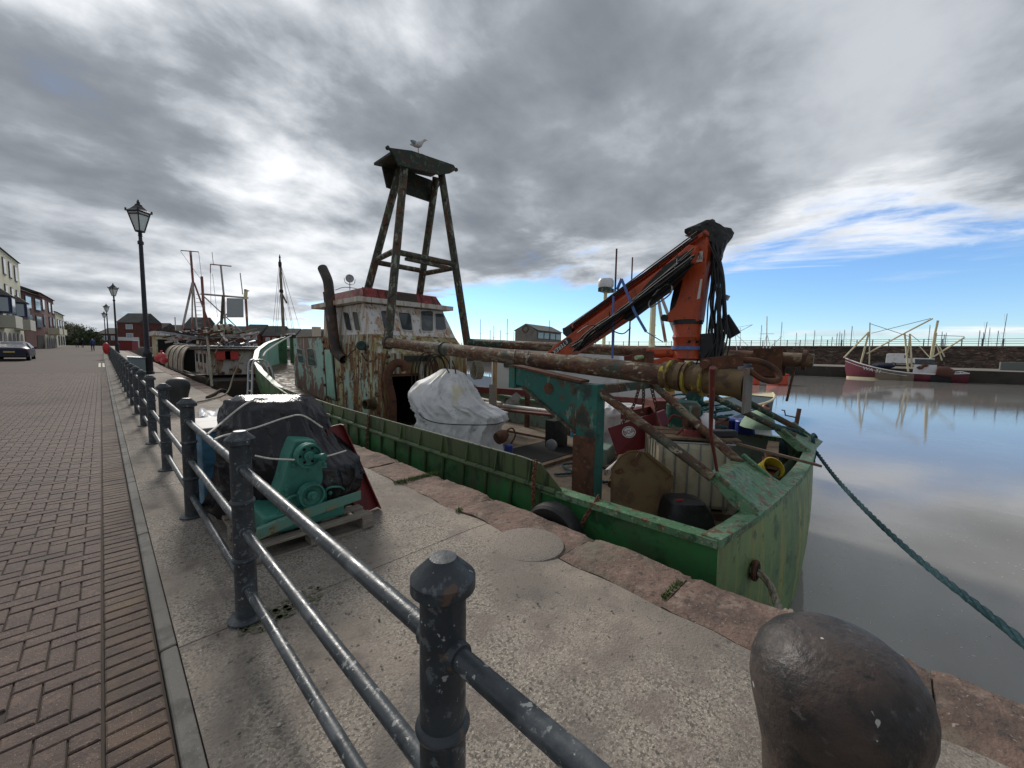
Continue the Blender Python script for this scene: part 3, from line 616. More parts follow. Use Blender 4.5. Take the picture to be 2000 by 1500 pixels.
rows = [(772, 478, 585, .16), (779, 463, 600, .26), (795, 456, 617, .32), (830, 453, 635, .36), (870, 450, 660, .40), (900, 445, 692, .40), (930, 440, 698, .36), (955, 432, 690, .33), (985, 425, 655, .28), (1005, 450, 600, .22)]
tb = blob([(r[0], r[1], r[2], r[3]*.85) for r in rows], 3.64, .3, fold=(11, .05), seed=3, power=3.4, crump=.05, n=140); 
tarp = tb.build('plastic_sheet', m_tarpb, smooth=True, angle=120); tag(tarp, 'crumpled black plastic sheet tied over the green engine', 'plastic sheet')
rp = MB()
zt_ = 3.1
rp.tube(curve_pts([gy(405,848,2.9), gy(430,828,3.3), gy(470,795,3.3), gy(500,778,3.42)], 24), .006, 8)
rp.tube(curve_pts([gy(418,858,2.9), gy(440,850,3.2), gy(500,835,3.25), gy(560,815,3.25), gy(592,812,3.28), gy(630,835,3.3)], 30), .006, 8)
rp.tube(curve_pts([gy(498,890,3.2), gy(530,896,3.2), gy(575,898,3.2)], 12), .006, 8); rp.tube(curve_pts([gy(625,894,3.2), gy(650,888,3.2), gy(676,880,3.22)], 12), .006, 8)
tag(rp.build('lashing_rope', m_ropew, smooth=True), 'thin white rope lashed round the black plastic and tied to the rail', 'rope')
rc = thing('steel_channel', 'dark red steel channel leaning against the wrapped engine', 'steel channel', (1.72, 3.66, 0))
ch = MB(); A = V(1.62,3.60,.0); B = V(1.40,3.78,.86); sx = V(.24,.03,.02)
ch.hexa([A, A+sx, A+sx+V(0,.012,0), A+V(0,.012,0), B, B+sx*.75, B+sx*.75+V(0,.012,0), B+V(0,.012,0)])
ch.hexa([A+V(0,-.07,0), A+V(.012,-.07,0), A+V(.012,-.001,0), A+V(0,-.001,0), B+V(0,-.07,0), B+V(.012,-.07,0), B+V(.012,-.001,0), B+V(0,-.001,0)])
ch.hexa([A+sx+V(-.012,-.07,0), A+sx+V(0,-.07,0), A+sx+V(0,-.001,0), A+sx+V(-.012,-.001,0), B+sx*.75+V(-.012,-.07,0), B+sx*.75+V(0,-.07,0), B+sx*.75+V(0,-.001,0), B+sx*.75+V(-.012,-.001,0)])
ch.build('channel', M('red_channel_paint', (.17,.018,.02), [((.10,.012,.014), 6, .5, .66)], rough=.5), rc, bevel=.002)
bb = thing('blue_crate', 'blue plastic crate behind the railing beside the wrapped engine', 'crate', (.85, 5.0, 0))
m_crate = M('crate_blue', (.06,.19,.30), [((.04,.12,.2), 4, .5, .68)], rough=.55)
MB().bx(.62, 1.12, 4.66, 5.35, .01, .78).build('crate_body', m_crate, bb, bevel=.02)
MB().bx(.60, 1.14, 4.64, 5.37, .785, .83).build('lid', M('crate_lid_grey', (.40,.38,.37), [((.25,.2,.18), 5, .5, .7)], rough=.6), bb, bevel=.01)
for k in range(4): MB().bx(.63, 1.11, 4.645, 4.659, .15+k*.16, .19+k*.16).build('rib', m_crate, bb)
ps = MB(); ps.grid(lambda u, v: Vector(gz(388+55*u, 800+16*v, .05))+V(0,0,.05*noise.noise((u*5,v*4,0))+.03*math.sin(u*9)), 16, 8)
tag(ps.build('plastic_scrap', M('clear_polythene', (.62,.64,.66), rough=.25), smooth=True), 'scrap of crumpled pale polythene lying on the quay', 'polythene')
#==BOAT==
# ------------------------------------------------------------------ green fishing boat alongside
boat = thing('green_fishing_boat', 'rusty green trawler with white wheelhouse moored along the quay', 'fishing boat', (5.75, 9, WZ))
DK = -.45
ST = [ # Y, port X top, starboard X top, port wl, starboard wl, rail z
 (.88, 3.26, 8.24, 3.72, 7.35, .15), (1.6, 3.22, 8.30, 3.6, 7.6, .155), (2.5, 3.19, 8.31, 3.42, 8.0, .165), (4, 3.16, 8.34, 3.36, 8.1, .19), (6, 3.14, 8.36, 3.34, 8.14, .22), (8, 3.14, 8.36, 3.36, 8.12, .27), (10, 3.16, 8.34, 3.42, 8.06, .36),
 (12, 3.22, 8.28, 3.62, 7.86, .58), (14, 3.34, 8.14, 4.05, 7.45, .90), (15.5, 3.55, 7.9, 4.5, 7.0, 1.18), (17, 3.98, 7.5, 5.0, 6.5, 1.5), (18.2, 4.6, 6.9, 5.45, 6.05, 1.78), (18.9, 5.2, 6.3, 5.68, 5.82, 1.98), (19.25, 5.66, 5.84, 5.74, 5.76, 2.1)]
def st(y):
    for a, b in zip(ST[:-1], ST[1:]):
        if a[0] <= y <= b[0]+1e-6: t = (y-a[0])/(b[0]-a[0]); return [a[i]*(1-t)+b[i]*t for i in range(6)]
    return list(ST[-1])
def hull_side(side, z0f, z1f, ys, thick=.012, nz=6):
    mb = MB()
    def pt(y, t, off=0):
        s = st(y); z = z0f(s)+(z1f(s)-z0f(s))*t; top = s[5]; k = max(0, min(1, (top-z)/(top-WZ))); e = k**2.3
        x = (s[1]+(s[3]-s[1])*e+off) if side < 0 else (s[2]+(s[4]-s[2])*e-off)
        return V(x, y, z)
    ny = len(ys)
    vs = [pt(y, j/nz) for y in ys for j in range(nz+1)]+[pt(y, j/nz, thick) for y in ys for j in range(nz+1)]
    o = ny*(nz+1); q = nz+1; fs = []
    for i in range(ny-1):
        for j in range(nz):
            a, b, c, d = i*q+j, (i+1)*q+j, (i+1)*q+j+1, i*q+j+1
            fs += [(a,b,c,d), (o+d,o+c,o+b,o+a)]
        fs.append((i*q+nz, (i+1)*q+nz, o+(i+1)*q+nz, o+i*q+nz))
    mb.add(vs, fs); return mb
YS = [.88+.25*k for k in range(int((19.25-.88)/.25)+1)]+[19.25]
for sd in (-1, 1): hull_side(sd, lambda s: -1.9, lambda s: s[5], YS, .03, 10).build('hull_side', m_hull, boat, smooth=True)
# transom plate
tv = []
for j in range(9):
    t = j/8; s = ST[0]; z = s[5]+(-1.9-s[5])*t; k = max(0, min(1, (s[5]-z)/(s[5]-WZ))); e = k**2.3
    xa, xb = s[1]+(s[3]-s[1])*e, s[2]+(s[4]-s[2])*e
    for i in range(17): u = i/16; tv.append(V(xa+(xb-xa)*u, .88-.20*math.sin(math.pi*u)**.8-.06*math.sin(math.pi*min(1,t*1.2))*math.sin(math.pi*u), z+.035*math.sin(math.pi*u)*(1-t)))
MB().add(tv, [(j*17+i, j*17+i+1, (j+1)*17+i+1, (j+1)*17+i) for j in range(8) for i in range(16)]).build('transom', m_trans, boat, smooth=True)
hz = gy(1472, 1113, .755)
hw = MB(); hw.lathe([(.05,-.02), (.085,-.02), (.095,.0), (.085,.018), (.055,.02)], (hz.x, .74, hz.z), axis=(0,-1,0), n=20); ho = hw.build('hawse_ring', m_rust, boat, smooth=True)
MB().lathe([(.07,.021), (.069,.024)], (hz.x, .74, hz.z), axis=(0,-1,0), n=18).build('hawse_hole', m_dark, ho)
# rail caps: port, transom, starboard
for sd in (-1, 1):
    ys = [y for y in YS if y <= 19.0]; pts = []
    cap = MB()
    for a, b in zip(ys[:-1], ys[1:]):
        if sd < 0 and 11.5 > a > 2.6:
            if cap.v: cap.build('rail_cap', m_cap, boat); cap = MB()
            continue
        A, B = st(a), st(b); xa, xb = (A[1], B[1]) if sd < 0 else (A[2], B[2]); w0, w1 = (-.035, .115) if sd < 0 else (-.115, .035)
        cap.hexa([(xa+w0,a,A[5]-.05), (xa+w1,a,A[5]-.05), (xb+w1,b,B[5]-.05), (xb+w0,b,B[5]-.05), (xa+w0,a,A[5]+.012), (xa+w1,a,A[5]+.012), (xb+w1,b,B[5]+.012), (xb+w0,b,B[5]+.012)])
    cap.build('rail_cap', m_cap, boat)
tcp = MB()
for i in range(16):
    def q(u): return 3.24+(8.26-3.24)*u, .88-.20*math.sin(math.pi*u)**.8, .165+.035*math.sin(math.pi*u)
    a, b = q(i/16), q((i+1)/16)
    tcp.hexa([(a[0],a[1]-.025,a[2]-.05), (b[0],b[1]-.025,b[2]-.05), (b[0],b[1]+.12,b[2]-.05), (a[0],a[1]+.12,a[2]-.05), (a[0],a[1]-.025,a[2]+.012), (b[0],b[1]-.025,b[2]+.012), (b[0],b[1]+.12,b[2]+.012), (a[0],a[1]+.12,a[2]+.012)])
tcp.build('transom_cap', m_cap, boat)
# port bulwark with a raised wash strake, mid rail and brackets
ws = MB(); ysb = [2.35, 2.62]+[2.9+.4*k for k in range(24)]
def wtop(y): return .20 if y < 2.4 else (.41 if y < 2.7 else min(.49, .43+.01*(y-2.7)))+max(0, y-8)*.02
for a, b in zip(ysb[:-1], ysb[1:]):
    A, B = st(a), st(b)
    ws.hexa([(A[1]-.004,a,A[5]-.02), (A[1]+.010,a,A[5]-.02), (B[1]+.010,b,B[5]-.02), (B[1]-.004,b,B[5]-.02), (A[1]-.004,a,wtop(a)), (A[1]+.010,a,wtop(a)), (B[1]+.010,b,wtop(b)), (B[1]-.004,b,wtop(b))])
ws.build('wash_strake', m_bulw, boat)
edge = MB(); edge.tube([(st(y)[1]+.003, y, wtop(y)+.003) for y in ysb[1:]], .0085, 6); edge.build('strake_edge', M('pale_edge', (.28,.30,.22), [((.12,.10,.06), 15, .5, .66)], rough=.6), boat)
tag_r = MB(); tag_r.tube([(st(y)[1]-.028, y, st(y)[5]-.0) for y in [2.4+.4*k for k in range(25)]], .034, 8); tag_r.build('rubbing_rail', m_bulw, boat, smooth=True)
for k in range(20):
    y = 2.75+.52*k; s = st(y)
    MB().hexa([(s[1]-.055,y-.008,s[5]+.02), (s[1]-.004,y-.008,s[5]+.02), (s[1]-.004,y+.008,s[5]+.02), (s[1]-.055,y+.008,s[5]+.02), (s[1]-.012,y-.008,wtop(y)-.01), (s[1]-.004,y-.008,wtop(y)-.01), (s[1]-.004,y+.008,wtop(y)-.01), (s[1]-.012,y+.008,wtop(y)-.01)]).build('bracket', m_bulw, boat)
for k in range(22):
    y = 2.6+.42*k; s = st(y); MB().tube([(s[1]-.026, y, s[5]-.03), (s[1]-.002, y+.05, s[5]-.5)], .019, 6).build('rib', m_bulw, boat)
# decks
dk = MB()
for a, b in zip(YS[:-1], YS[1:]):
    if b > 18.9: break
    A, B = st(a), st(b); za = DK if a < 9 else DK+(a-9)*.14; zb = DK if b < 9 else DK+(b-9)*.14
    dk.add([(A[1]+.05,a,za), (A[2]-.05,a,za), (B[2]-.05,b,zb), (B[1]+.05,b,zb)], [(0,1,2,3)])
dk.build('deck', m_deck, boat)
def deckz(y): return DK if y < 9 else DK+(y-9)*.14
for sd in (-1, 1):
    for lo, hi, mt in ((.9, 9.2, m_inner), (9.2, 19.25, m_turq)):
        il = MB(); ys = [y for y in YS if lo-.01 <= y <= hi+.2 and y < 18.95]
        def lp(y, t):
            s_ = st(y); z = deckz(y)+(s_[5]-.045-deckz(y))*t; k = max(0, min(1, (s_[5]-z)/(s_[5]-WZ))); e = k**2.3
            return V(s_[1]+(s_[3]-s_[1])*e+.05, y, z) if sd < 0 else V(s_[2]+(s_[4]-s_[2])*e-.05, y, z)
        il.add([lp(y, j/5) for y in ys for j in range(6)], [(i*6+j, i*6+6+j, i*6+7+j, i*6+1+j) for i in range(len(ys)-1) for j in range(5)]); il.build('bulwark_lining', mt, boat)
    for k in range(8):
        y = 11.6+k*.95; z0 = deckz(y)
        if y < 18.7: MB().tube([lp(y, .02), lp(y, .5), lp(y, .97)], .035, 4).build('bow_frame', m_turq, boat)
MB().add([(3.35,.96,DK), (8.15,.96,DK), (8.15,.96,.13), (3.35,.96,.13)], [(0,1,2,3)]).build('transom_lining', m_inner, boat)
for k in range(4):     # frames inside the starboard and bow bulwark
    y = 3+k*1.75; s = st(y); z0 = DK if y < 9 else DK+(y-9)*.14
    MB().hexa([(s[2]-.16,y-.012,z0), (s[2]-.062,y-.012,z0), (s[2]-.062,y+.012,z0), (s[2]-.16,y+.012,z0), (s[2]-.10,y-.012,s[5]-.05), (s[2]-.062,y-.012,s[5]-.05), (s[2]-.062,y+.012,s[5]-.05), (s[2]-.10,y+.012,s[5]-.05)]).build('frame', m_turq if y > 9 else m_inner, boat)
MB().bx(5.2, 6.9, 4.3, 5.6, DK+.002, DK+.06).build('hatch_coaming', m_woodb, boat); MB().bx(5.35, 6.75, 4.42, 5.48, DK+.062, DK+.07).build('hatch_opening', m_dark, boat)
MB().bx(5.6, 5.9, 18.7, 19.2, 2.06, 2.2).build('stem_head', m_black, boat, bevel=.03)
# ---- wheelhouse and deckhouse
PX, SX, AY = 4.55, 7.15, 8.65; FYW = 12.15
z0 = -.44
BL, TL_, BR_, TR_ = gy(728,658,9.16), gy(709,598,9.66), gy(893,655,9.16), gy(879,604,9.66)
zs = (BL.z+BR_.z)/2; zr = (TL_.z+TR_.z)/2; zsk = 1.50
BLp, BRp = V(PX+.03,9.16,zs), V(SX-.02,9.16,zs); TLp, TRp = V(PX+.10,9.66,zr), V(SX-.10,9.66,zr)
FBL, FBR, FTL, FTR = V(PX+.03,FYW,zs), V(SX-.02,FYW,zs), V(PX+.10,FYW+.1,zr), V(SX-.10,FYW+.1,zr)
wl_ = MB(); wl_.add([BLp, BRp, FBR, FBL, TLp, TRp, FTR, FTL], [(0,1,5,4), (1,2,6,5), (2,3,7,6), (3,0,4,7), (4,5,6,7)]); whouse = wl_.build('wheelhouse', m_white_rust, boat)
sk = MB(); sk.add([V(PX,AY,zsk), V(SX,AY,zsk), V(SX,FYW,zs), V(PX,FYW,zs), BLp, BRp], [(0,1,5,4), (1,2,5), (3,0,4)]); sk.build('house_skirt', m_houseaft, boat)
MB().add([(PX,AY,z0), (PX,FYW,z0), (PX,FYW,zs), (PX,AY,zsk)], [(1,0,3,2)]).build('house_side', m_house, boat); MB().add([(SX,AY,z0), (SX,FYW,z0), (SX,FYW,zs), (SX,AY,zsk)], [(0,1,2,3)]).build('house_side', m_house, boat)
aw = MB()
for x0, x1, za, zb in ((PX, 4.80, z0, zsk), (4.80, 5.55, .95, zsk), (5.55, SX, z0, zsk), (4.80, 5.55, z0, -.30)): aw.add([(x0,AY,za), (x1,AY,za), (x1,AY,zb), (x0,AY,zb)], [(0,1,2,3)])
aw.build('house_aft_wall', m_houseaft, boat)
di = MB(); di.add([(4.80,AY,-.30), (5.55,AY,-.30), (5.55,AY,.95), (4.80,AY,.95), (4.80,AY+1.4,-.30), (5.55,AY+1.4,-.30), (5.55,AY+1.4,.95), (4.80,AY+1.4,.95)], [(4,5,6,7), (0,4,7,3), (1,2,6,5), (3,7,6,2), (0,1,5,4)]); di.build('doorway', m_dark, boat)
MB().bx(4.78, 5.57, AY-.03, AY-.004, .95, 1.02).build('door_lintel', m_rust, boat); MB().bx(4.765, 4.80, AY-.03, AY-.004, -.3, .95).build('door_jamb', m_rust, boat)
fd = MB(); fd.add([(PX,FYW+.004,.05), (SX,FYW+.004,.05), (SX,14.7,.3), (PX,14.7,.3), (PX,FYW+.004,1.93), (SX,FYW+.004,1.93), (SX,14.7,1.93), (PX,14.7,1.93)], [(3,0,4,7), (1,2,6,5), (2,3,7,6), (4,5,6,7)]); fdo = fd.build('deckhouse', m_fore, boat)
MB().bx(PX-.01, SX+.01, FYW+.02, 14.72, 1.935, 1.96).build('deckhouse_coaming', m_rust, boat)
# roof: visor, red crown
vc0, vc1 = gy(701,592,9.5), gy(902,602,9.5); vz = (vc0.z+vc1.z)/2; vx0, vx1, vy0_, vy1_ = PX-.14, SX+.14, 9.46, 12.6
vis = MB(); vis.hexa([(vx0,vy0_,vz-.03), (vx1,vy0_,vz-.03), (vx1,vy1_,vz-.03), (vx0,vy1_,vz-.03), (vx0,vy0_,vz+.09), (vx1,vy0_,vz+.09), (vx1,vy1_,vz+.09), (vx0,vy1_,vz+.09)])
vis.build('roof_visor', m_streak('visor_white', (.60,.57,.52), (.48,.36,.26), (.26,.11,.05), .50, .60), whouse)
cw = MB(); a0 = [(PX+.06,9.72,vz+.092), (SX-.06,9.72,vz+.092), (SX-.06,12.2,vz+.092), (PX+.06,12.2,vz+.092)]; a1 = [(PX+.2,9.86,vz+.38), (SX-.2,9.86,vz+.38), (SX-.2,12.0,vz+.38), (PX+.2,12.0,vz+.38)]
cw.add(a0+a1, [(0,1,5,4), (1,2,6,5), (2,3,7,6), (3,0,4,7), (4,5,6,7)]); cw.build('roof_crown', m_red, whouse)
MB().hexa([(5.3,9.70,vz+.095), (6.25,9.70,vz+.095), (6.25,9.9,vz+.095), (5.3,9.9,vz+.095), (5.3,9.82,vz+.35), (6.25,9.82,vz+.35), (6.25,9.9,vz+.35), (5.3,9.9,vz+.35)]).build('crown_gap_panel', M('dark_brown_panel', (.06,.045,.035), rough=.7), whouse)
for x in (4.7, 5.1, 6.4, 6.8): MB().beam((x,9.735,vz+.10), (x,9.85,vz+.37), .025, .03, up=(0,-1,.3)).build('crown_seam', m_rust, whouse)
def window(corners, nrm, parent, name='window', gasket=m_gasket):
    """four corner points (ccw from outside) in a wall plane; frame ring proud of the wall, pane inside"""
    P = [Vector(c) for c in corners]; c = sum(P, Vector())/4; n = Vector(nrm).normalized(); out = []; k = 5
    for i in range(4):
        a, b, d = P[i-1], P[i], P[(i+1)%4]; r = .16*min((b-a).length, (d-b).length)*1.3
        p0 = b+(a-b).normalized()*r; p2 = b+(d-b).normalized()*r
        for j in range(k+1): t = j/k; out.append(p0*(1-t)**2+b*2*t*(1-t)+p2*t*t)
    m = len(out); w = .028
    inn = [p+(c-p).normalized()*w for p in out]
    vs = [p+n*.004 for p in out]+[p+n*.022 for p in out]+[p+n*.022 for p in inn]+[p+n*.004 for p in inn]
    fs = [(s*m+i, s*m+(i+1)%m, ((s+1)%4)*m+(i+1)%m, ((s+1)%4)*m+i) for s in range(4) for i in range(m)]
    f = MB().add(vs, fs).build(name, gasket, parent)
    MB().add([p+n*.009 for p in inn], [tuple(range(m))]).build('pane', m_glass, f)
    return f
def aft_pt(px, py):       # on the raked aft wheelhouse wall
    y = 9.4
    for _ in range(8): p = gy(px, py, y); y = 9.16+.50*max(0, min(1, (p.z-zs)/(zr-zs)))
    return p
for q in (((741,606),(766,606),(771,648),(749,646)), ((775,609),(802,611),(807,648),(784,646)), ((820,606),(846,607),(846,649),(822,648)), ((848,611),(866,612),(873,646),(850,647))):
    c = [aft_pt(*p) for p in (q[3], q[2], q[1], q[0])]; window(c, (0,-1,.5), whouse)
def port_pt(px, py):
    x = PX+.06
    for _ in range(6): p = gx(px, py, x); x = PX+.03+.07*max(0, min(1, (p.z-zs)/(zr-zs)))
    return p
for q in (((670,608),(683,610),(690,648),(677,646)), ((688,608),(700,608),(707,648),(695,647))): window([port_pt(*p) for p in (q[3], q[2], q[1], q[0])], (-1,0,.15), whouse)
for q in (((580,680),(592,682),(596,712),(583,708)), ((600,680),(614,680),(620,716),(602,715))): window([gx(*p, PX-.003) for p in (q[3], q[2], q[1], q[0])], (-1,0,0), fdo, gasket=m_steel)
# side door with rubber surround, hinges
dq = [gx(*p, PX-.012) for p in ((641,773), (656,778), (648,683), (635,683))]
dd = MB().prism(dq, (-.03,0,0)).build('side_door', m_turq, boat, bevel=.008)
for p in ((631,668), (632,690), (633,722), (634,752)): q = gx(*p, PX-.02); MB().box(q, (.05,.09,.08)).build('hinge', m_rust, dd)
fq_ = MB(); ringp = [gx(*p, PX-.01) for p in ((639,777), (658,783), (650,679), (633,679))]; fq_.tube([*ringp, ringp[0]], .02, 6); fq_.build('door_seal', m_black, dd)
# porthole scuttle on the port side, floodlight, green horn, fittings
q = gx(730, 788, PX-.01); MB().lathe([(.16,0), (.15,.02), (.135,.06), (.115,.22), (.12,.24), (.10,.245), (.095,.1), (.004,.09)], q, axis=(-1,-.15,0), n=24).build('vent_cowl', M('olive_bronze', (.09,.08,.035), [(RUSTD, 7, .5, .66)], rough=.55), boat, smooth=True)
q = gx(705, 675, PX-.12); MB().lathe([(.02,-.12), (.10,-.11), (.115,-.05), (.115,.08), (.09,.10), (.085,.10), (.02,.08)], q, axis=(-.4,-1,0), n=20).build('horn_box', M('horn_green', (.02,.05,.045), rough=.5), boat, smooth=True)
mbx = MB(); mbx.tube(curve_pts([gx(694,682,PX-.08), gx(684,690,PX-.1), gx(676,700,PX-.07), gx(672,705,PX-.03)], 10), .014, 6); mbx.tube([gx(640,640,PX-.06), gx(646,688,PX-.06), gx(672,705,PX-.04)], .018, 6); mbx.tube([gx(632,570,PX-.1), gx(640,640,PX-.06)], .02, 6)
mbx.tube(curve_pts([gx(706,690,PX-.06), gx(712,700,PX-.05), gx(716,705,PX-.03)], 8), .02, 6); mbx.build('side_pipework', m_rust, boat, smooth=True)
ex = MB(); ctr = [gx(672,702,PX-.06), gx(660,690,PX-.12), gx(654,672,PX-.16), gx(650,640,PX-.17), gx(646,600,PX-.17), gx(642,560,PX-.17), gx(639,545,PX-.17), gx(630,524,PX-.17)]
ex.tube(curve_pts(ctr, 42), .13, 16, cap=False); ex.build('exhaust_pipe', M('sooty_exhaust', (.04,.032,.028), [((.10,.05,.03), 4, .5, .64), ((.16,.15,.14), (9,9,2), .6, .7)], rough=.6), boat, smooth=True)
q = gd(683, 544, 10.6); sl_ = MB(); sl_.lathe([(.004,-.10), (.08,-.09), (.105,-.02), (.108,.02), (.004,.025)], q, axis=(-.3,-.9,.15), n=20); sl_.tube([q+V(0,0,-.11), q+V(0,0,-.30)], .012, 6)
sl_.tube(curve_pts([q+V(-.15,0,0), q+V(-.12,0,-.12), q+V(0,0,-.16), q+V(.12,0,-.12), q+V(.15,0,0)], 14), .008, 6); sl_.tube(curve_pts([q+V(-.35,.1,-.34), q+V(-.15,0,-.25), q+V(.2,0,-.25), q+V(.4,-.1,-.36)], 14), .01, 6); sl_.build('searchlight', m_galv, boat, smooth=True)
# gooseneck vent, hand pipe, aft wall hose coil, ledge
gn = MB(); gn.tube(curve_pts([(4.70,AY-.22,-.44), (4.70,AY-.22,.4), gy(758,745,AY-.22), gy(760,724,AY-.22), gy(772,710,AY-.24), gy(787,711,AY-.3), gy(793,724,AY-.34)], 42), .10, 14, cap=False); gn.build('gooseneck_vent', m_rust, boat, smooth=True)
MB().tube(curve_pts([(4.62,AY-.3,-.44), gy(746,760,AY-.3), gy(748,720,AY-.3), gy(757,685,AY-.3)], 20), .022, 8).build('hand_pipe', m_rust, boat, smooth=True)
MB().box(gy(816, 700, AY-.03), (.75, .05, .14)).build('wall_rail', M('dark_beam', (.035,.04,.035), rough=.7), boat)
hs = MB()
for k in range(7):
    r0 = .30+.03*rng.random(); cx = 5.62+.05*k*rng.uniform(.4,1.2); pts = []
    for j in range(19): a = math.pi*(1.12-1.24*j/18); pts.append((cx+r0*math.cos(a)*1.0+.12*(k % 3), AY-.10-.02*k, 1.02+(.42+.03*(k % 4))*math.sin(a)-(.35 if j in (0, 18) else 0)))
    hs.tube(pts, .015, 6)
hc = hs.build('hose_coil', M('brown_hose', (.045,.03,.022), rough=.6), smooth=True); tag(hc, 'coil of dark brown hose hung on the aft wheelhouse wall', 'hose')
# ---- mast gantry on the wheelhouse: four legs, crossbars, head
hz0 = gy(790,332,8.8).z
LG = [((4.6,8.45,1.62), tuple(gy(789,335,8.8))), ((7.04,8.45,1.55), tuple(gy(864,352,8.8))), ((5.02,10.5,2.75), tuple(gy(777,345,9.3))), ((6.72,10.5,2.75), tuple(gy(849,365,9.3)))]
for i, (a, b) in enumerate(LG): MB().tube([a, V(*a)*.5+V(*b)*.5, V(*b)+(V(*b)-V(*a)).normalized()*(.24 if i != 1 else .16)], [.105, .10, .095], 14).build('mast_leg', m_leg, boat, smooth=True)
def lerp(i, z): a, b = V(*LG[i][0]), V(*LG[i][1]); return a+(b-a)*((z-a.z)/(b.z-a.z))
zcb = gy(778,492,8.6).z
for i, j, dz in ((0,1,0), (0,2,.05), (1,3,-.08), (2,3,.0)): MB().tube([lerp(i, zcb+dz), lerp(j, zcb+dz)], .07, 10).build('mast_crossbar', m_leg, boat, smooth=True)
MB().beam(lerp(0,zcb-.1)+V(.3,.05,0), lerp(1,zcb-.12)+V(-.25,.05,0), .14, .07).build('mast_plate', m_leg, boat)
m_head = M('mast_head_dark_green', (.025,.036,.025), [((.06,.03,.018), 5, .48, .62), ((.07,.09,.06), 11, .56, .64)], rough=.7, bump=.004, bscale=20)
y0, y1 = 8.62, 9.48; HDP = [gy(px, py, y0) for px, py in ((758,288), (771,303), (779,322), (858,341), (880,338), (892,331), (886,322), (804,294))]
hd = MB(); hd.prism(HDP, (0,.05,0)); ht = (HDP[0].z+HDP[6].z)/2; hb2 = hz0
hd.prism([(5.05,y1,ht-.05), (5.2,y1,hb2-.25), (6.5,y1,hb2-.25), (6.85,y1,ht-.05)], (0,.04,0))
hd.hexa([HDP[0]+V(.1,.06,-.09), HDP[6]+V(-.1,.06,-.09), HDP[6]+V(-.1,.88,-.09), HDP[0]+V(.1,.88,-.09), HDP[0]+V(.1,.06,-.03), HDP[6]+V(-.1,.06,-.03), HDP[6]+V(-.1,.88,-.03), HDP[0]+V(.1,.88,-.03)])
ho_ = hd.build('mast_head', m_head, boat)
for q in (HDP[0], HDP[5]): MB().lathe([(.02,-.026), (.045,-.026), (.045,.026), (.02,.026)], q+V(0,.025,0), axis=(0,1,0), n=14).build('lug', m_head, ho_)
hm_ = (HDP[0]+HDP[6])/2; hbk = hm_+V(.15,.3,-.03)
MB().hexa([hbk+V(-.2,-.2,0), hbk+V(.2,-.2,0), hbk+V(.2,.2,0), hbk+V(-.2,.2,0), hbk+V(-.06,-.1,.2), hbk+V(.06,-.1,.2), hbk+V(.06,.1,.2), hbk+V(-.06,.1,.2)]).build('head_bracket', m_rustred, ho_)
# ---- derrick booms stowed fore and aft
def boom(a, b, r, mat, name='derrick_boom'):
    a = V(*a); b = V(*b); d = (b-a).normalized(); o = MB().tube([a, a+(b-a)*.3, a+(b-a)*.7, b], r, 24).build(name, mat, boat, smooth=True); return o, a, b, d
bo, a, b, d = boom((4.6,8.42,1.76), (4.02,.93,1.335), .112, m_pipe)
MB().lathe([(.118,0), (.15,.01), (.15,.10), (.118,.11)], a, axis=d, n=24).build('heel_collar', m_leg, bo, smooth=True)
L_ = (b-a).length
m_flange = M('yellow_rust_flange', (.30,.24,.035), [((.10,.05,.025), 7, .44, .56)], rough=.7)
m_coll = M('boom_collar', (.14,.09,.04), [((.06,.035,.02), 6, .48, .64), ((.45,.36,.04), 4.5, .60, .66)], rough=.7, bump=.003, bscale=25)
for t, r in ((.90,.128), (.92,.135), (.945,.135), (.965,.13)): MB().lathe([(.108,-.03), (r+.012,-.03), (r+.012,.03), (.108,.03)], a+d*L_*t, axis=d, n=28).build('collar', m_coll, bo, smooth=True)
for t in (.907, .93, .952): MB().lathe([(.105,-.012), (.168,-.012), (.168,.012), (.105,.012)], a+d*L_*t, axis=d, n=28).build('flange', m_flange, bo, smooth=True)
MB().tube([a+d*L_*.905, b-d*.003], .13, 26).build('end_sleeve', m_coll, bo, smooth=True)
MB().bx(b.x-.135, b.x+.10, b.y-.025, b.y-.003, b.z-.25, b.z+.15).build('end_plate', M('grey_end_plate', (.17,.16,.14), [(RUST, 6, .5, .64)], rough=.7), bo)
sh = MB(); c = b+V(.02,.28,.17); sh.beam(c+V(-.05,.1,0), c+V(.05,-.22,.05), .09, .11); sh.tube(curve_pts([c+V(.05,-.2,.05), c+V(.1,-.34,.04), c+V(.14,-.46,-.03), c+V(.1,-.5,-.12), c+V(.0,-.40,-.12), c+V(-.02,-.28,-.03)], 24), .026, 8); sh.tube([c+V(-.16,.05,.0), c+V(.14,.05,.03)], .04, 10); sh.build('shackle', m_rust, bo, smooth=True)
c = a+d*L_*.862+V(0,0,.10); MB().bx(c.x-.012, c.x+.012, c.y-.12, c.y+.12, c.z-.01, c.z+.13).build('eye_plate', m_rust, bo); MB().tube([c+V(-.16,.0,.06), c+V(.05,.0,.07)], .022, 10).build('pin', M('pale_green_pin', (.35,.42,.25), rough=.6), bo, smooth=True)
for t in (.32, .585, .62):
    p = a+d*L_*t; mb = MB(); pts = [p+V(.115*math.cos(k*math.pi/8), .10*math.cos(k*math.pi/8)*(1 if t > .4 else .1), .115*math.sin(k*math.pi/8)) for k in range(17)]; mb.tube(pts, .009 if t > .4 else .02, 6); mb.build('lashing', m_black if t < .6 else m_rope, bo, smooth=True)
b2, a2, e2, d2 = boom((7.05,8.42,1.82), (7.5,.86,1.53), .108, m_pipe); L2 = (e2-a2).length
MB().tube([a2-d2*.05, a2+d2*1.3], .113, 20).build('painted_heel', m_pipe2, b2, smooth=True)
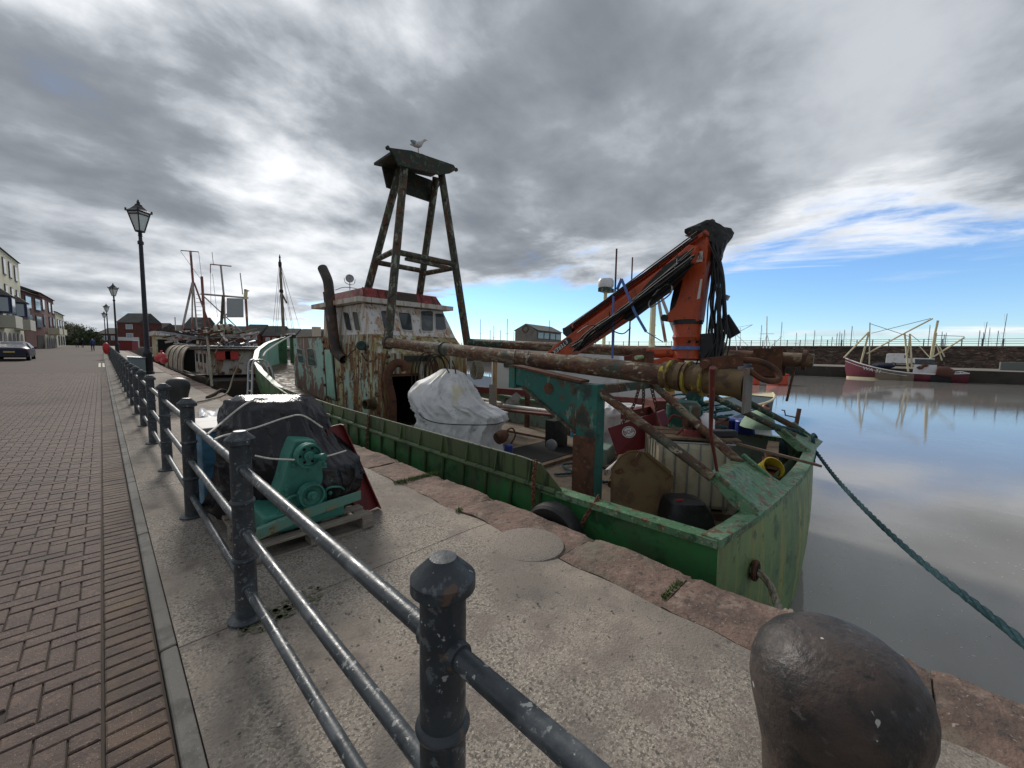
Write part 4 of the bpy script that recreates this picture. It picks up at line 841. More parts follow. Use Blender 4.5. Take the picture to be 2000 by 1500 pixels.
for t in (.90, .93, .985): MB().lathe([(.108,-.025), (.16,-.025), (.16,.025), (.108,.025)], a2+d2*L2*t, axis=d2, n=24).build('collar', m_rust, b2, smooth=True)
c = a2+d2*L2*.925+V(0,0,-.02); hb_ = MB(); hb_.bx(c.x-.16, c.x-.14, c.y-.2, c.y+.2, c.z-.26, c.z+.18); hb_.bx(c.x+.14, c.x+.16, c.y-.2, c.y+.2, c.z-.26, c.z+.18); hb_.lathe([(.05,-.13), (.17,-.12), (.13,-.04), (.13,.04), (.17,.12), (.05,.13)], c+V(0,0,-.2), axis=(1,0,0), n=18); hb_.build('sheave_block', m_rust, b2)
MB().beam(a2+d2*L2*.97+V(0,0,-.12), a2+d2*L2*.96+V(.02,0,-.66), .05, .03, up=(0,1,0)).build('hanging_hook', m_rust, b2)
c = a2+d2*L2*.80+V(0,0,.19); bl = MB(); bl.lathe([(.03,-.05), (.17,-.05), (.18,0), (.17,.05), (.03,.05)], c, axis=(1,.1,0), n=22); bl.lathe([(.03,-.055), (.12,-.055), (.12,.055), (.03,.055)], c+V(0,-.18,-.03), axis=(1,.1,0), n=16); bl.build('block', M('grey_block', (.22,.21,.19), [(RUST, 6, .55, .66)], rough=.7), b2, smooth=True)
# ---- stern gallows: post, knee bracket, crossbeam, struts, stern shelf
MB().bx(3.87, 4.05, 2.38, 2.66, DK, 1.235).build('gallows_post', m_gal, boat, bevel=.006); MB().bx(3.84, 3.868, 2.385, 2.67, DK, .62).build('post_facing', m_rust, boat)
kn = [(2.42,1.235), (2.42,.62), (2.60,.62), (3.60,1.12), (3.85,1.14), (3.85,1.42), (3.70,1.42)]
MB().prism([(3.90,y,z) for y, z in [(2.665,1.235), (2.665,.66), (3.50,1.13), (3.68,1.15), (3.68,1.38), (3.50,1.36)]], (.10,0,0)).build('knee_plate', m_gal, boat, bevel=.004)
MB().beam((3.95,2.67,.645), (3.95,3.53,1.125), .17, .035).build('knee_flange', m_leg, boat); MB().beam((3.95,2.60,1.258), (3.95,3.70,1.402), .19, .03).build('boom_saddle', m_rust, boat); MB().bx(3.88, 4.06, 3.685, 3.79, 1.1, 1.41).build('knee_end', m_gal, boat)
MB().lathe([(.075,0), (.075,.006)], (3.898, 3.10, 1.14), axis=(-1,0,0), n=16).build('worn_patch', m_rust, boat)
MB().bx(4.055, 7.38, 2.49, 2.61, 1.10, 1.21).build('crossbeam', m_pipe2, boat, bevel=.006); MB().bx(7.385, 7.55, 2.42, 2.66, DK, 1.235).build('gallows_post', m_gal, boat)
for a_, b_, mt, r in (((3.97,2.44,1.17), (3.99,1.16,.43), m_pipe, .05), ((5.50,2.46,1.16), (4.93,1.16,.39), m_pipe, .05), ((6.55,2.46,1.16), (7.30,1.0,.37), m_pipe2, .05), ((7.45,2.41,1.18), (7.93,.98,.36), m_pipe2, .05)): MB().tube([a_, b_], r, 14).build('strut', mt, boat, smooth=True)
def shelf(x0, x1):
    sh = MB(); sh.hexa([(x0,.74,.19), (x1,.72,.21), (x1,.93,.185), (x0,.93,.185), (x0+.05,1.10,.44), (x1-.05,1.10,.40), (x1-.05,1.24,.40), (x0+.05,1.24,.44)]); o = sh.build('stern_shelf', m_cap, boat, bevel=.006)
    for x in (x0+.03, x1-.10): MB().beam((x+.02,.77,.20), (x+.03,1.15,.475), .05, .05).build('shelf_web', m_cap, o, bevel=.015)
shelf(3.95, 5.05); shelf(7.1, 8.12)
MB().tube([gy(1392,718,1.02), gy(1388,845,1.12), gy(1404,940,1.16)], [.026,.016,.014], 10).build('drop_rod', m_rustred, boat, smooth=True)
MB().beam((5.7,3.0,.62), (8.2,3.05,.62), .12, .14).build('mid_beam', m_rustred, boat); MB().beam((6.95,8.6,.55), (8.25,3.2,.55), .10, .16).build('long_girder', m_rustred, boat)
for y in (4.2, 5.6, 7.0): MB().bx(7.9, 8.0, y, y+.1, DK, .48).build('stanchion', m_rust, boat)

# ------------------------------------------------------------------ orange knuckle-boom crane on the after deck
CX = 5.9
cr_ = thing('knuckle_boom_crane', 'folded orange hydraulic crane with black hoses on the boat deck', 'crane', (CX, 2.2, DK))
def plate(pts, w, x=CX): return MB().prism([gx(px, py, x-w/2) for px, py in pts], (w, 0, 0))
def P_(px, py, x=CX): return gx(px, py, x)
cb_ = gx(1340, 690, CX)
MB().lathe([(.26,0), (.26,.06), (.22,.10), (.20,1.0), (.22,1.08), (.235,1.12), (.235,1.3), (.185,1.36)], (CX, cb_.y, DK+.002), n=28).build('pedestal', m_gal, cr_, smooth=True)
zt0 = P_(1340, 700).z; zt1 = P_(1340, 634).z
MB().lathe([(.20,0), (.185,.03), (.18,(zt1-zt0)*.5), (.20,(zt1-zt0)*.62), (.185,(zt1-zt0)*.7), (.19,zt1-zt0)], (CX, cb_.y, zt0), n=28).build('slew_column', m_orange, cr_, smooth=True)
MB().lathe([(.205,0), (.205,.05), (.19,.06)], (CX, cb_.y, zt1+.002), n=28).build('slew_ring', m_black, cr_, smooth=True)
MB().lathe([(.203,0), (.203,.045)], (CX, cb_.y, P_(1340,683).z), n=28).build('blue_strap_band', m_bluestrap, cr_, smooth=True)
for k in range(5):
    a = rad(-150+35*k); MB().lathe([(.02,0), (.02,.016)], (CX+.185*math.cos(a), cb_.y+.185*math.sin(a), P_(1340,668).z), axis=(math.cos(a), math.sin(a), 0), n=8).build('bolt', m_dark, cr_)
mbm = plate([(1300,622), (1303,613), (1318,598), (1326,575), (1352,468), (1380,462), (1382,490), (1372,560), (1363,628), (1305,629)], .26).build('main_boom', m_orange, cr_, bevel=.01)
q = P_(1305, 622); MB().lathe([(.05,-.15), (.05,.15)], q, axis=(1,0,0), n=16).build('pivot_pin', m_black, cr_)
pl = MB().prism([gx(px, py, CX-.138) for px, py in ((1357,513), (1372,511), (1373,490), (1359,492))], (-.004,0,0)).build('warning_plate', M('white_sign', (.62,.62,.58), rough=.5), mbm)
tri = MB(); c3 = [gx(px, py, CX-.144) for px, py in ((1360,506), (1371,505), (1366,494))]
tri.tube(c3+[c3[0]], .004, 4); tri.tube([gx(1366,496.5,CX-.144), gx(1365,500,CX-.144), gx(1367,501,CX-.144), gx(1365.5,504.5,CX-.144)], .004, 4); tri.build('warning_symbol', m_black, pl)
MB().prism([gx(px, py, CX-.138) for px, py in ((1361,585), (1367,583), (1372,545), (1368,545))], (-.003,0,0)).build('rating_label', M('white_sign', (0,0,0)), mbm)
plate([(1306,618), (1318,606), (1345,505), (1338,500), (1326,520), (1310,590)], .12).build('lift_ram', m_black, cr_)
# outer boom: upper telescopic stack and lower jib box
up = MB()
for k, (o0, w) in enumerate(((0, .20), (9, .17), (17, .14))):
    plate_pts = [(1378-k*4,448+o0), (1378-k*4,456+o0), (1108+k*9,650+o0*.55), (1101+k*9,641+o0*.55)]
    MB().prism([gx(px, py, CX-.1-w/2+.04*k) for px, py in plate_pts], (w,0,0)).build('extension_section', m_orange, cr_, bevel=.004)
MB().prism([gx(px, py, CX-.24) for px, py in ((1120,654), (1110,662), (1099,652), (1098,641), (1112,636))], (.28,0,0)).build('boom_tip_cap', m_black, cr_, bevel=.01)
jb = MB().prism([gx(px, py, CX-.27) for px, py in ((1068,693), (1071,686), (1086,672), (1200,592), (1290,525), (1345,478), (1362,480), (1352,512), (1300,565), (1215,625), (1112,693))], (.24,0,0)).build('jib_box', m_orange, cr_, bevel=.008)
dm = MB(); dm.prism([gx(px, py, CX-.275) for px, py in ((1345,492), (1352,520), (1310,570), (1232,628), (1218,622), (1240,590), (1262,560), (1300,520))], (-.05,0,0)); dm.build('valve_block', m_black, cr_)
hr = random.Random(3)
hyd = MB()
for k in range(16):
    o = hr.uniform(-16, 16); s = hr.uniform(-10, 14); x = CX-.32-hr.random()*.10
    hyd.tube(curve_pts([gx(1350+s*.5, 500+o, x), gx(1290+s, 548+o*.9, x-.02), gx(1225+s, 596+o*.8+hr.uniform(-6,6), x-.02), gx(1160+s, 648+o*.5+hr.uniform(-6,6), x), gx(1120+hr.uniform(-10,20), 678+o*.5, x+.04)], 20), hr.choice((.008,.010,.013)), 6)
for k in range(3):
    o = k*5; hyd.tube([gx(1362,452+o,CX-.22), gx(1118,633+o*.7,CX-.22)], .010, 6)
hyd.tube(curve_pts([gx(1190,608,CX-.36), gx(1192,640,CX-.4), gx(1215,652,CX-.38), gx(1232,640,CX-.34)], 14), .009, 6); hyd.tube(curve_pts([gx(1128,650,CX-.36), gx(1150,636,CX-.4), gx(1172,640,CX-.38), gx(1168,662,CX-.34)], 14), .009, 6)
hyd.build('hydraulic_hoses', m_black, cr_, smooth=True)['kind'] = 'stuff'
loopm = MB(); loopm.tube(curve_pts([gx(px,py,CX-.34) for px, py in ((1282,570), (1300,556), (1312,560), (1308,575), (1285,592), (1270,600), (1268,590), (1282,570))], 30), .011, 6); loopm.build('steel_loop', m_steel, cr_, smooth=True)
hh = MB()
for k in range(22):
    x0 = hr.uniform(1385, 1412); x1 = x0+hr.uniform(-8, 12); xx = CX+hr.uniform(-.12,.15)
    hh.tube(curve_pts([gx(1385+hr.uniform(0,18), 468+hr.uniform(0,20), xx), gx(x0+4, 540, xx), gx(x1, 600+hr.uniform(-20,20), xx), gx(x1+hr.uniform(-8,10), 660, xx), gx(x1-hr.uniform(-4,26), 712+hr.uniform(-8,10), xx-.05)], 18), hr.choice((.010,.013,.017)), 6)
hh.build('hanging_hoses', m_black, cr_, smooth=True)['kind'] = 'stuff'
kr = [(437,1366,1390), (442,1352,1394), (449,1338,1420), (458,1342,1426), (468,1362,1424), (480,1378,1414), (496,1384,1408), (512,1388,1404)]
blob(kr, 5.55, .16, fold=(7,.10), seed=5, crump=.05, n=48).build('knuckle_cover', m_black, cr_, smooth=True)
MB().box(gx(1424, 638, CX+.1), (.03, .16, .30), Matrix.Rotation(rad(-32), 3, 'X')).build('rubber_flap', m_black, cr_)
rm = MB(); a, b = gx(1258,690,CX-.25), gx(1322,689,CX-.05); rm.tube([a, b], .065, 16); rm.build('stabiliser_ram', m_orange, cr_, smooth=True); MB().lathe([(.02,-.03), (.075,-.03), (.075,.03), (.02,.03)], a, axis=(b-a).normalized(), n=16).build('ram_end', m_rust, cr_, smooth=True)
MB().prism([gx(px, py, CX-.32) for px, py in ((1256,735), (1320,735), (1322,702), (1300,698), (1262,705))], (.3,0,0)).build('base_box', m_orange, cr_, bevel=.01); MB().prism([gx(px, py, CX-.1) for px, py in ((1220,728), (1258,728), (1258,694), (1240,690), (1218,696))], (.25,0,0)).build('control_box', m_rustred, cr_, bevel=.01)
plate([(1366,735), (1394,735), (1392,650), (1368,652)], .3, CX+.12).build('valve_cabinet', m_black, cr_)
q = gx(1416, 580, CX+.1); fl = MB(); fl.box(q, (.06,.10,.07), Matrix.Rotation(rad(25), 3, 'X')); fl.tube([q+V(0,.02,-.03), gx(1412,605,CX+.1)], .01, 6); fl.build('flood_light', m_galv, cr_)
xdir = gx(1082,686,CX-.28)-gx(1112,663,CX-.28); ydir = -V(0,0,1)
jd = (gx(1080,688,CX-.28)-gx(1118,658,CX-.28)).normalized()
MB().prism([gx(px, py, CX-.272) for px, py in ((1076,689), (1086,690), (1118,667), (1114,659), (1106,661))], (-.002,0,0)).build('name_panel', m_black, jb)
text_mesh('lettering', 'TEREX', .105, M('white_lettering', (.75,.75,.73), rough=.5), jb, frame(gx(1092,679.5,CX-.279), jd, V(0,-jd.z,jd.y)*(-1 if jd.y*0+(-jd.z) > 0 else 1)))
mk = gx(1106,667,CX-.279); text_mesh('logo_mark', 'E', .10, MATS['white_lettering'], jb, frame(mk, jd, V(0,-jd.z,jd.y)*(-1 if (-jd.z) > 0 else 1)))
bs = MB(); bs.beam(gx(1214,545,CX-.42), gx(1240,610,CX-.42), .04, .006, up=(1,0,0)); bs.beam(gx(1240,610,CX-.42), gx(1262,648,CX-.40), .04, .006, up=(1,0,0)); bs.beam(gx(1198,578,CX-.42), gx(1196,700,CX-.3), .035, .006, up=(1,0,0)); bs.beam(gx(1214,545,CX-.42), gx(1205,566,CX-.3), .05, .006, up=(1,0,0)); bs.tube([gx(1262,648,CX-.4), gx(1295,668,CX-.3)], .008, 6)
tag(bs.build('ratchet_strap', m_bluestrap), 'blue webbing strap looped over the folded orange crane jib', 'strap')
hk = MB(); hk.tube(curve_pts([gx(1322,505,CX-.36), gx(1322,516,CX-.36), gx(1318,522,CX-.36), gx(1322,527,CX-.36), gx(1326,523,CX-.36)], 14), .008, 6); hk.build('small_hook', m_galv, cr_, smooth=True)
# ------------------------------------------------------------------ cargo on the deck
wr = [(722,866,893,.10), (732,846,906,.25), (748,818,918,.38), (765,804,928,.45), (785,805,943,.50), (797,811,968,.52), (806,816,984,.52), (818,820,984,.52), (832,816,974,.52), (860,811,976,.55), (890,806,980,.58), (915,802,984,.60)]
t1 = blob(wr, 7.05, .5, fold=(11,.03), seed=1, power=3.4, crump=.06, n=160).build('tarpaulin', m_tarpw, smooth=True, angle=120); tag(t1, 'white tarpaulin draped over the deck winch and roped round the middle', 'tarpaulin')
for tk in (0, 1):
    tr = MB(); (tr.tube(curve_pts([gd(815,805,6.75), gd(830,818,6.52), gd(860,827,6.45), (gd(920,830,6.45)), gd(965,829,6.5), gd(984,824,6.8)], 30), .008, 6) if tk else tr.tube(curve_pts([gd(868,712,6.6), gd(876,726,6.85), gd(882,734,6.9), gd(890,728,6.85), gd(884,705,6.5)], 16), .012, 6)); tr.build('cord', m_black, t1, smooth=True)
t2 = blob([(786,1180,1215,.15), (792,1152,1255,.35), (805,1134,1262,.4), (830,1128,1264,.42), (855,1130,1262,.42), (878,1132,1260,.42)], 8.4, .4, fold=(9,.04), seed=8, power=3, crump=.09, n=100).build('tarpaulin', m_tarpw, smooth=True, angle=60); tag(t2, 'white tarpaulin heaped behind the teal gallows post', 'tarpaulin')
for k, (a, b, mt, r) in enumerate((((935,778,7.3), (980,788,6.9), m_white_rust, .04), ((936,786,7.3), (1096,806,7.0), M('white_pole', (.58,.55,.50), [(RUST, 9, .60, .68)], rough=.6), .045), ((938,796,7.2), (1092,812,6.9), m_rustred, .04), ((940,793,7.25), (1060,811,7.05), m_white_rust, .035))):
    tag(MB().tube([gx(a[0],a[1],a[2]), gx(b[0],b[1],b[2])], r, 12).build('steel_pole', mt, smooth=True), ['short white pole angled behind the tarpaulin', 'long white pole lying across the deck trestle', 'red-brown pole lying under the long white pole', 'thin rust-streaked white pole between two other poles'][k], 'pole')
tq = gx(1088, 830, 6.6); ts = thing('deck_roller', 'black roller stand with pale drum holding the deck poles', 'roller', (tq.x, tq.y, DK))
MB().bx(tq.x-.22, tq.x+.25, tq.y-.10, tq.y+.14, DK, tq.z+.12).build('stand', m_black, ts, bevel=.01); MB().lathe([(.02,-.13), (.09,-.13), (.07,-.09), (.07,.09), (.09,.13), (.02,.13)], (tq.x+.1, tq.y-.22, tq.z+.1), axis=(1,.2,0), n=18).build('drum', m_gasket, ts, smooth=True); MB().lathe([(.1,-.04), (.13,-.03), (.13,.03), (.1,.04)], (tq.x-.3, tq.y-.1, DK+.14), axis=(1,0,0), n=20).build('wheel', m_galv, ts, smooth=True)
cy_ = MB(); cy_.tube(curve_pts([tq+V(.1,-.3,.1), tq+V(.1,-.32,-.05), tq+V(.06,-.33,-.22)], 10), .03, 7); tag(cy_.build('cyan_cord', M('cyan_twine', (.05,.32,.45), rough=.8), smooth=True), 'frayed bright blue twine hanging from the deck roller', 'twine')
q = gd(993, 875, 6.4); dr = MB(); dr.lathe([(.0,0), (.075,0), (.075,.02), (.07,.025), (.07,.085), (.075,.09), (.07,.095), (.07,.17), (.05,.19), (.004,.19)], q+V(0,0,-.13), n=18); tag(dr.build('blue_can', m_blue, smooth=True), 'small blue can beside the tarpaulin on deck', 'can')
vv = thing('valve_assembly', 'rusty valve and hose fitting beside the white tarpaulin', 'valve', gd(982, 860, 6.45)); q = gd(980, 852, 6.45)
MB().lathe([(.02,-.12), (.10,-.1), (.11,0), (.07,.1), (.02,.12)], q, axis=(1,0,.3), n=16).build('body', m_rust, vv, smooth=True); MB().lathe([(.012,-.012), (.012,.012)], q, axis=(1,0,0), n=6).build('nut', m_rust, vv)
MB().tube(curve_pts([q+V(.05,0,.05), q+V(.18,-.05,.12), q+V(.24,-.08,0), q+V(.16,-.05,-.15)], 16), .014, 7).build('hose_loop', m_rust, vv, smooth=True)
# hanging dark red plate with the oval badge, chains
pz = 6.05
pc = [gd(1188,836,pz-.1), gd(1206,888,pz-.25), gd(1283,870,pz-.1), gd(1281,806,pz+.05)]
rpl = thing('hanging_red_plate', 'dark red steel plate with white oval badge hung on chains under the boom', 'steel plate', pc[1])
pn = (pc[1]-pc[0]).cross(pc[3]-pc[0]).normalized()
if pn.dot(Vector(CAM)-pc[0]) < 0: pn = -pn
MB().prism(pc, -pn*.03).build('plate', m_plate, rpl, bevel=.004)
u_ = ((pc[3]-pc[0])+(pc[2]-pc[1])).normalized(); w_ = pn.cross(u_).normalized()
if w_.z < 0: w_ = -w_
oc = gd(1228, 844, pz-.10); oc = oc - pn*((oc-pc[0]).dot(pn)) + pn*.004
m_wl = MATS['white_lettering']
ov_ = MB(); n_ = 36; A_, B_ = .108, .088
ov_.add([oc+u_*A_*math.cos(6.283*k/n_)+w_*B_*math.sin(6.283*k/n_) for k in range(n_)]+[oc+u_*A_*.88*math.cos(6.283*k/n_)+w_*B_*.87*math.sin(6.283*k/n_) for k in range(n_)], [(k, (k+1)%n_, n_+(k+1)%n_, n_+k) for k in range(n_)]); ov_.build('badge_ring', m_wl, rpl)
ov2 = MB(); ov2.add([oc+u_*A_*.80*math.cos(6.283*k/n_)+w_*B_*.78*math.sin(6.283*k/n_) for k in range(n_)], [tuple(range(n_))]); ov2.build('badge_disc', m_wl, rpl)
text_mesh('badge_lettering', 'BOA', .085, m_plate, rpl, frame(oc+pn*.003, u_, w_) if u_.cross(w_).dot(pn) > 0 else frame(oc+pn*.003, -u_, w_), .0008)
def chain(pts, s=.05, name='chain', label='', thick=.009):
    P = curve_pts(pts, 60); acc = 0; k = 0; mb = MB(); nxt = 0
    for a, b in zip(P[:-1], P[1:]):
        seg = (b-a).length
        while acc+seg >= nxt:
            c = a+(b-a)*((nxt-acc)/max(seg, 1e-6)); t = (b-a).normalized(); x = t.cross(V(.3,.9,.1)).normalized()
            if k % 2: x = t.cross(x)
            ring = [c+t*(s*.62*math.cos(j*math.pi/5))+x*(s*.36*math.sin(j*math.pi/5)) for j in range(11)]; mb.tube(ring, thick, 5, cap=False); k += 1; nxt += s*.82
        acc += seg
    return tag(mb.build(name, m_rust, smooth=True), label, 'chain')
chain([gd(1250,752,5.9), gd(1243,775,5.9), gd(1236,795,5.95), gd(1216,826,5.95)], .06, label='rusty chain from the boom to the left corner of the red plate'); chain([gd(1256,752,5.9), gd(1257,770,5.9), gd(1256,790,5.9)], .06, label='short middle chain with hook under the boom'); chain([gd(1272,754,5.9), gd(1278,780,5.9), gd(1288,820,5.95), gd(1294,845,5.95)], .07, label='heavy chain hanging down to the small maroon plate')
q = gd(1256, 797, 5.9); tag(MB().tube(curve_pts([q+V(0,0,.08), q, q+V(.03,0,-.06), q+V(0,0,-.1), q+V(-.04,0,-.06)], 14), .018, 8).build('lifting_hook', m_rust, smooth=True), 'rusty lifting hook on the middle chain', 'hook')
mp_ = [gd(1285,806,5.7), gd(1299,800,5.7), gd(1307,826,5.7), gd(1294,836,5.7)]; tag(MB().prism(mp_, V(.03,.04,0)).build('small_plate', M('maroon_plate', (.20,.06,.09), rough=.6)), 'small maroon steel plate beside the hanging red plate', 'steel plate')
rb = thing('red_steel_bin', 'dark red steel bin with a lifting ring behind the struts', 'bin', gd(1300, 815, 6.9)); q = gd(1300, 803, 6.9)
MB().box(q, (.62,.5,.42), Matrix.Rotation(rad(-40), 3, 'Z')).build('body', m_rustred, rb, bevel=.01); MB().tube([q+RIGHT*(.06*math.cos(k*.524))+V(0,0,.06*math.sin(k*.524)+.05)-FWD*.36 for k in range(13)], .013, 6).build('lifting_ring', m_galv, rb, smooth=True); MB().box(q+V(0,0,-.7), (.5,.4,.96), Matrix.Rotation(rad(-40), 3, 'Z')).build('base', m_rustred, rb)
mw = thing('hand_winch', 'small red hand winch with bent handles on the tank boards', 'winch', gd(1348, 850, 5.1)); q = gd(1350, 846, 5.1)
MB().box(q, (.22,.16,.12), Matrix.Rotation(rad(-50), 3, 'Z')).build('base', M('winch_red', (.26,.06,.05), [(RUSTD, 7, .5, .66)], rough=.6), mw, bevel=.015); MB().lathe([(.02,-.1), (.09,-.09), (.05,-.05), (.05,.05), (.09,.09), (.02,.1)], q+V(0,0,.12), axis=RIGHT, n=18).build('drum', m_rust, mw, smooth=True)
hn = MB(); hn.tube(curve_pts([gd(1305,826,5.3), gd(1314,812,5.25), gd(1330,816,5.2), gd(1356,835,5.1)], 18), .018, 7); hn.tube(curve_pts([gd(1320,850,5.1), gd(1340,834,5.1), gd(1360,832,5.1)], 12), .014, 7); hn.build('handle', m_rustred, mw, smooth=True)
# yellowed bulk tank with cage bars
ib = thing('bulk_liquid_tank', 'yellowed plastic bulk tank with steel cage bars inside the stern', 'tank', (5.3, 1.9, DK))
A0 = V(4.80,2.05,0); B0 = V(5.28,1.33,0); du = (B0-A0).normalized(); dv = V(-du.y, du.x, 0); Wd = (B0-A0).length; Dp = .98
if dv.dot(FWD) < 0: dv = -dv
def ibp(u, v, z): return A0+du*u+dv*v+V(0,0,z)
MB().hexa([ibp(0,0,-.34), ibp(Wd,0,-.34), ibp(Wd,Dp,-.34), ibp(0,Dp,-.34), ibp(0,0,.49), ibp(Wd,0,.49), ibp(Wd,Dp,.49), ibp(0,Dp,.49)]).build('tank_body', m_ibc, ib, bevel=.06)
for k in range(6):
    u = .07+k*(Wd-.14)/5; MB().tube([ibp(u,-.012,-.36), ibp(u,-.012,.50)], .009, 6).build('cage_bar', m_galv, ib)
for k in range(5):
    v = .1+k*(Dp-.2)/4; MB().tube([ibp(-.012,v,-.36), ibp(-.012,v,.50)], .009, 6).build('cage_bar', m_galv, ib); MB().tube([ibp(Wd+.012,v,-.36), ibp(Wd+.012,v,.50)], .009, 6).build('cage_bar', m_galv, ib)
for z in (.505,): MB().tube([ibp(-.02,-.02,z), ibp(Wd+.02,-.02,z), ibp(Wd+.02,Dp+.02,z), ibp(-.02,Dp+.02,z), ibp(-.02,-.02,z)], .012, 6).build('cage_rail', m_galv, ib)
MB().hexa([ibp(-.03,-.03,-.45), ibp(Wd+.03,-.03,-.45), ibp(Wd+.03,Dp+.03,-.45), ibp(-.03,Dp+.03,-.45), ibp(-.03,-.03,-.36), ibp(Wd+.03,-.03,-.36), ibp(Wd+.03,Dp+.03,-.36), ibp(-.03,Dp+.03,-.36)]).build('pallet_base', m_woodb, ib)
for k, (v0, w) in enumerate(((.05,.22), (.32,.2), (.58,.24))):
    tag(MB().hexa([ibp(-.1+.05*k,v0,.525), ibp(Wd+.12,v0,.525), ibp(Wd+.12,v0+w,.525), ibp(-.1+.05*k,v0+w,.525), ibp(-.1+.05*k,v0,.555), ibp(Wd+.12,v0,.55), ibp(Wd+.12,v0+w,.55), ibp(-.1+.05*k,v0+w,.555)]).build('board', m_woodb, bevel=.004), ['brown board on the tank top at its front edge', 'middle brown board lying on the tank top', 'rear brown board lying on the tank top'][k], 'board', 'boards on the tank top')
q = ibp(Wd-.15, .55, .66); jg = MB(); jg.lathe([(.004,0), (.10,.0), (.105,.03), (.10,.16), (.05,.22), (.03,.25), (.004,.25)], q+V(0,0,-.10), n=14); tag(jg.build('white_jug', m_white, smooth=True), 'white plastic jug standing on the tank boards', 'jug')
tag(MB().box(ibp(Wd-.1, .22, .60), (.45,.12,.08), Matrix.Rotation(rad(-40), 3, 'Z')).build('black_trough', m_black, bevel=.01), 'black trough lying across the tank boards', 'trough')
# leaning brown hatch plate
hp = [(1244,881,4.72), (1258,884,4.72), (1308,922,4.66), (1314,935,4.64), (1300,985,4.55), (1290,1003,4.52), (1280,1040,4.45), (1205,1030,4.45), (1194,985,4.55), (1195,915,4.66), (1212,892,4.7), (1228,882,4.72)]
hpt = thing('leaning_hatch_cover', 'brown rounded steel hatch cover leaning against the tank', 'hatch cover', gd(1250, 1030, 4.5))
HP = [gd(*p) for p in hp]; MB().prism(HP, FWD*.03).build('cover_plate', m_hatch, hpt, bevel=.006)
rim = MB(); rim.tube(HP+[HP[0]], .012, 6); rim.build('rim', m_hatch, hpt)
for a, b in (((1250,886), (1236,908)), ((1312,928), (1296,948)), ((1200,925), (1216,918))): MB().beam(gd(*a,4.66), gd(*b,4.63), .05, .02, up=-FWD).build('dog', m_rust, hpt)
MB().beam(gd(1262,884,4.70), gd(1310,924,4.62), .02, .03).build('hinge_bar', m_hatch, hpt)
bxx = blob([(969,1310,1350,.10), (975,1302,1368,.18), (990,1297,1378,.22), (1010,1292,1383,.25), (1040,1290,1386,.25), (1062,1290,1386,.25)], 4.4, .22, fold=(4,.0), power=5, crump=.004, n=48)
bto = thing('black_engine_cowl', 'black plastic engine cowl with small red mark on the stern deck', 'cowl', gd(1340, 1060, 4.4)); bxx.build('cowl', m_black, bto, smooth=True, angle=30)
q = gd(1328, 976, 4.28); MB().box(q+V(0,0,-.005), (.07,.012,.025), Matrix.Rotation(rad(-42), 3, 'Z')).build('red_mark', m_redbuoy, bto)
# hanging rope on the gallows post, tyre fender, chains on the hull
hr_ = MB()
for k in range(4): rope_mb([(4.07+.03*(k%2), 2.50+.045*k, .78), (4.09+.03*(k%2), 2.49+.045*k, .3), (4.08+.02*(k%2), 2.49+.045*k, -.1), (4.07, 2.52+.03*k, -.36)], .026, 30, mb=hr_)
tag(hr_.build('hanging_rope', m_rope, smooth=True), 'thick grey rope hung in loops down the gallows post', 'rope')
ty = MB(); ty.lathe([(.15,-.07), (.20,-.09), (.29,-.085), (.315,-.06), (.32,0), (.315,.06), (.29,.085), (.20,.09), (.15,.07), (.15,-.07)], (3.04, 2.30, -.20), axis=(1,.05,.1), n=36); tag(ty.build('tyre_fender', m_black, smooth=True), 'black tyre fender squeezed between green hull and quay', 'tyre')
chain([(3.10,2.62,.44), (3.09,2.63,.25), (3.08,2.62,.05), (3.07,2.6,-.12)], .05, label='rusty chain hanging from the end of the raised strake'); chain([(3.30,1.98,.19), (3.21,1.97,.14), (3.14,2.02,.02), (3.12,2.08,-.15)], .05, label='rusty chain over the rail beside the gallows post rope'); chain([(3.10,6.35,.47), (3.06,6.33,.2), (3.05,6.35,-.1)], .05, label='chain hanging down the green hull near the wheelhouse')
# mooring ropes
tag(rope_mb([(hz.x,.86,hz.z), (hz.x-.05,.66,hz.z-.01), (3.75,.55,-.42), (3.3,.45,-.25), (3.0,.36,-.06), (2.96,.34,-.16)], .030, 60).build('stern_rope', m_rope, smooth=True), 'frayed grey rope from the hawse hole in the stern to the quay', 'rope')
e0 = gd(1592, 880, 6.3); e1 = gd(2000, 1256, 2.05); e2_ = e1+(e1-e0)*.16; md = (e0+e1)/2-V(0,0,.13)
tag(rope_mb([(6.62,2.4,1.1), (7.2,1.35,.56), (7.75,.98,.36), e0, e0*.75+e1*.25-V(0,0,.10), md, e0*.25+e1*.75-V(0,0,.10), e1, e2_], .026, 150).build('mooring_rope', m_ropeb, smooth=True), 'long dark blue-green mooring rope running over the stern toward the quay', 'rope')
tag(rope_mb([(8.1,.98,.25), (8.25,.84,.22), gd(1588,850,6.25), gd(1590,885,6.2), gd(1588,905,6.15)], .028, 40).build('rope_tail', m_ropeb, smooth=True), 'loose dark rope tail hanging over the far stern corner', 'rope')
tag(MB().beam((5.15,1.62,.60), gy(1600,909,.56), .10, .03).build('long_plank', m_woodb, bevel=.004), 'long weathered plank sticking out over the green transom', 'plank')
yb = gd(1490, 905, 5.3); tag(MB().lathe([(.02,0), (.11,0), (.12,.012), (.135,.26), (.14,.26), (.125,.27), (.115,.02), (.004,.02)], yb+V(.0,0,-.14), axis=(-.5,-.5,.5), n=20).build('yellow_bucket', m_yellow, smooth=True), 'yellow bucket lying in the stern behind the tank', 'bucket')
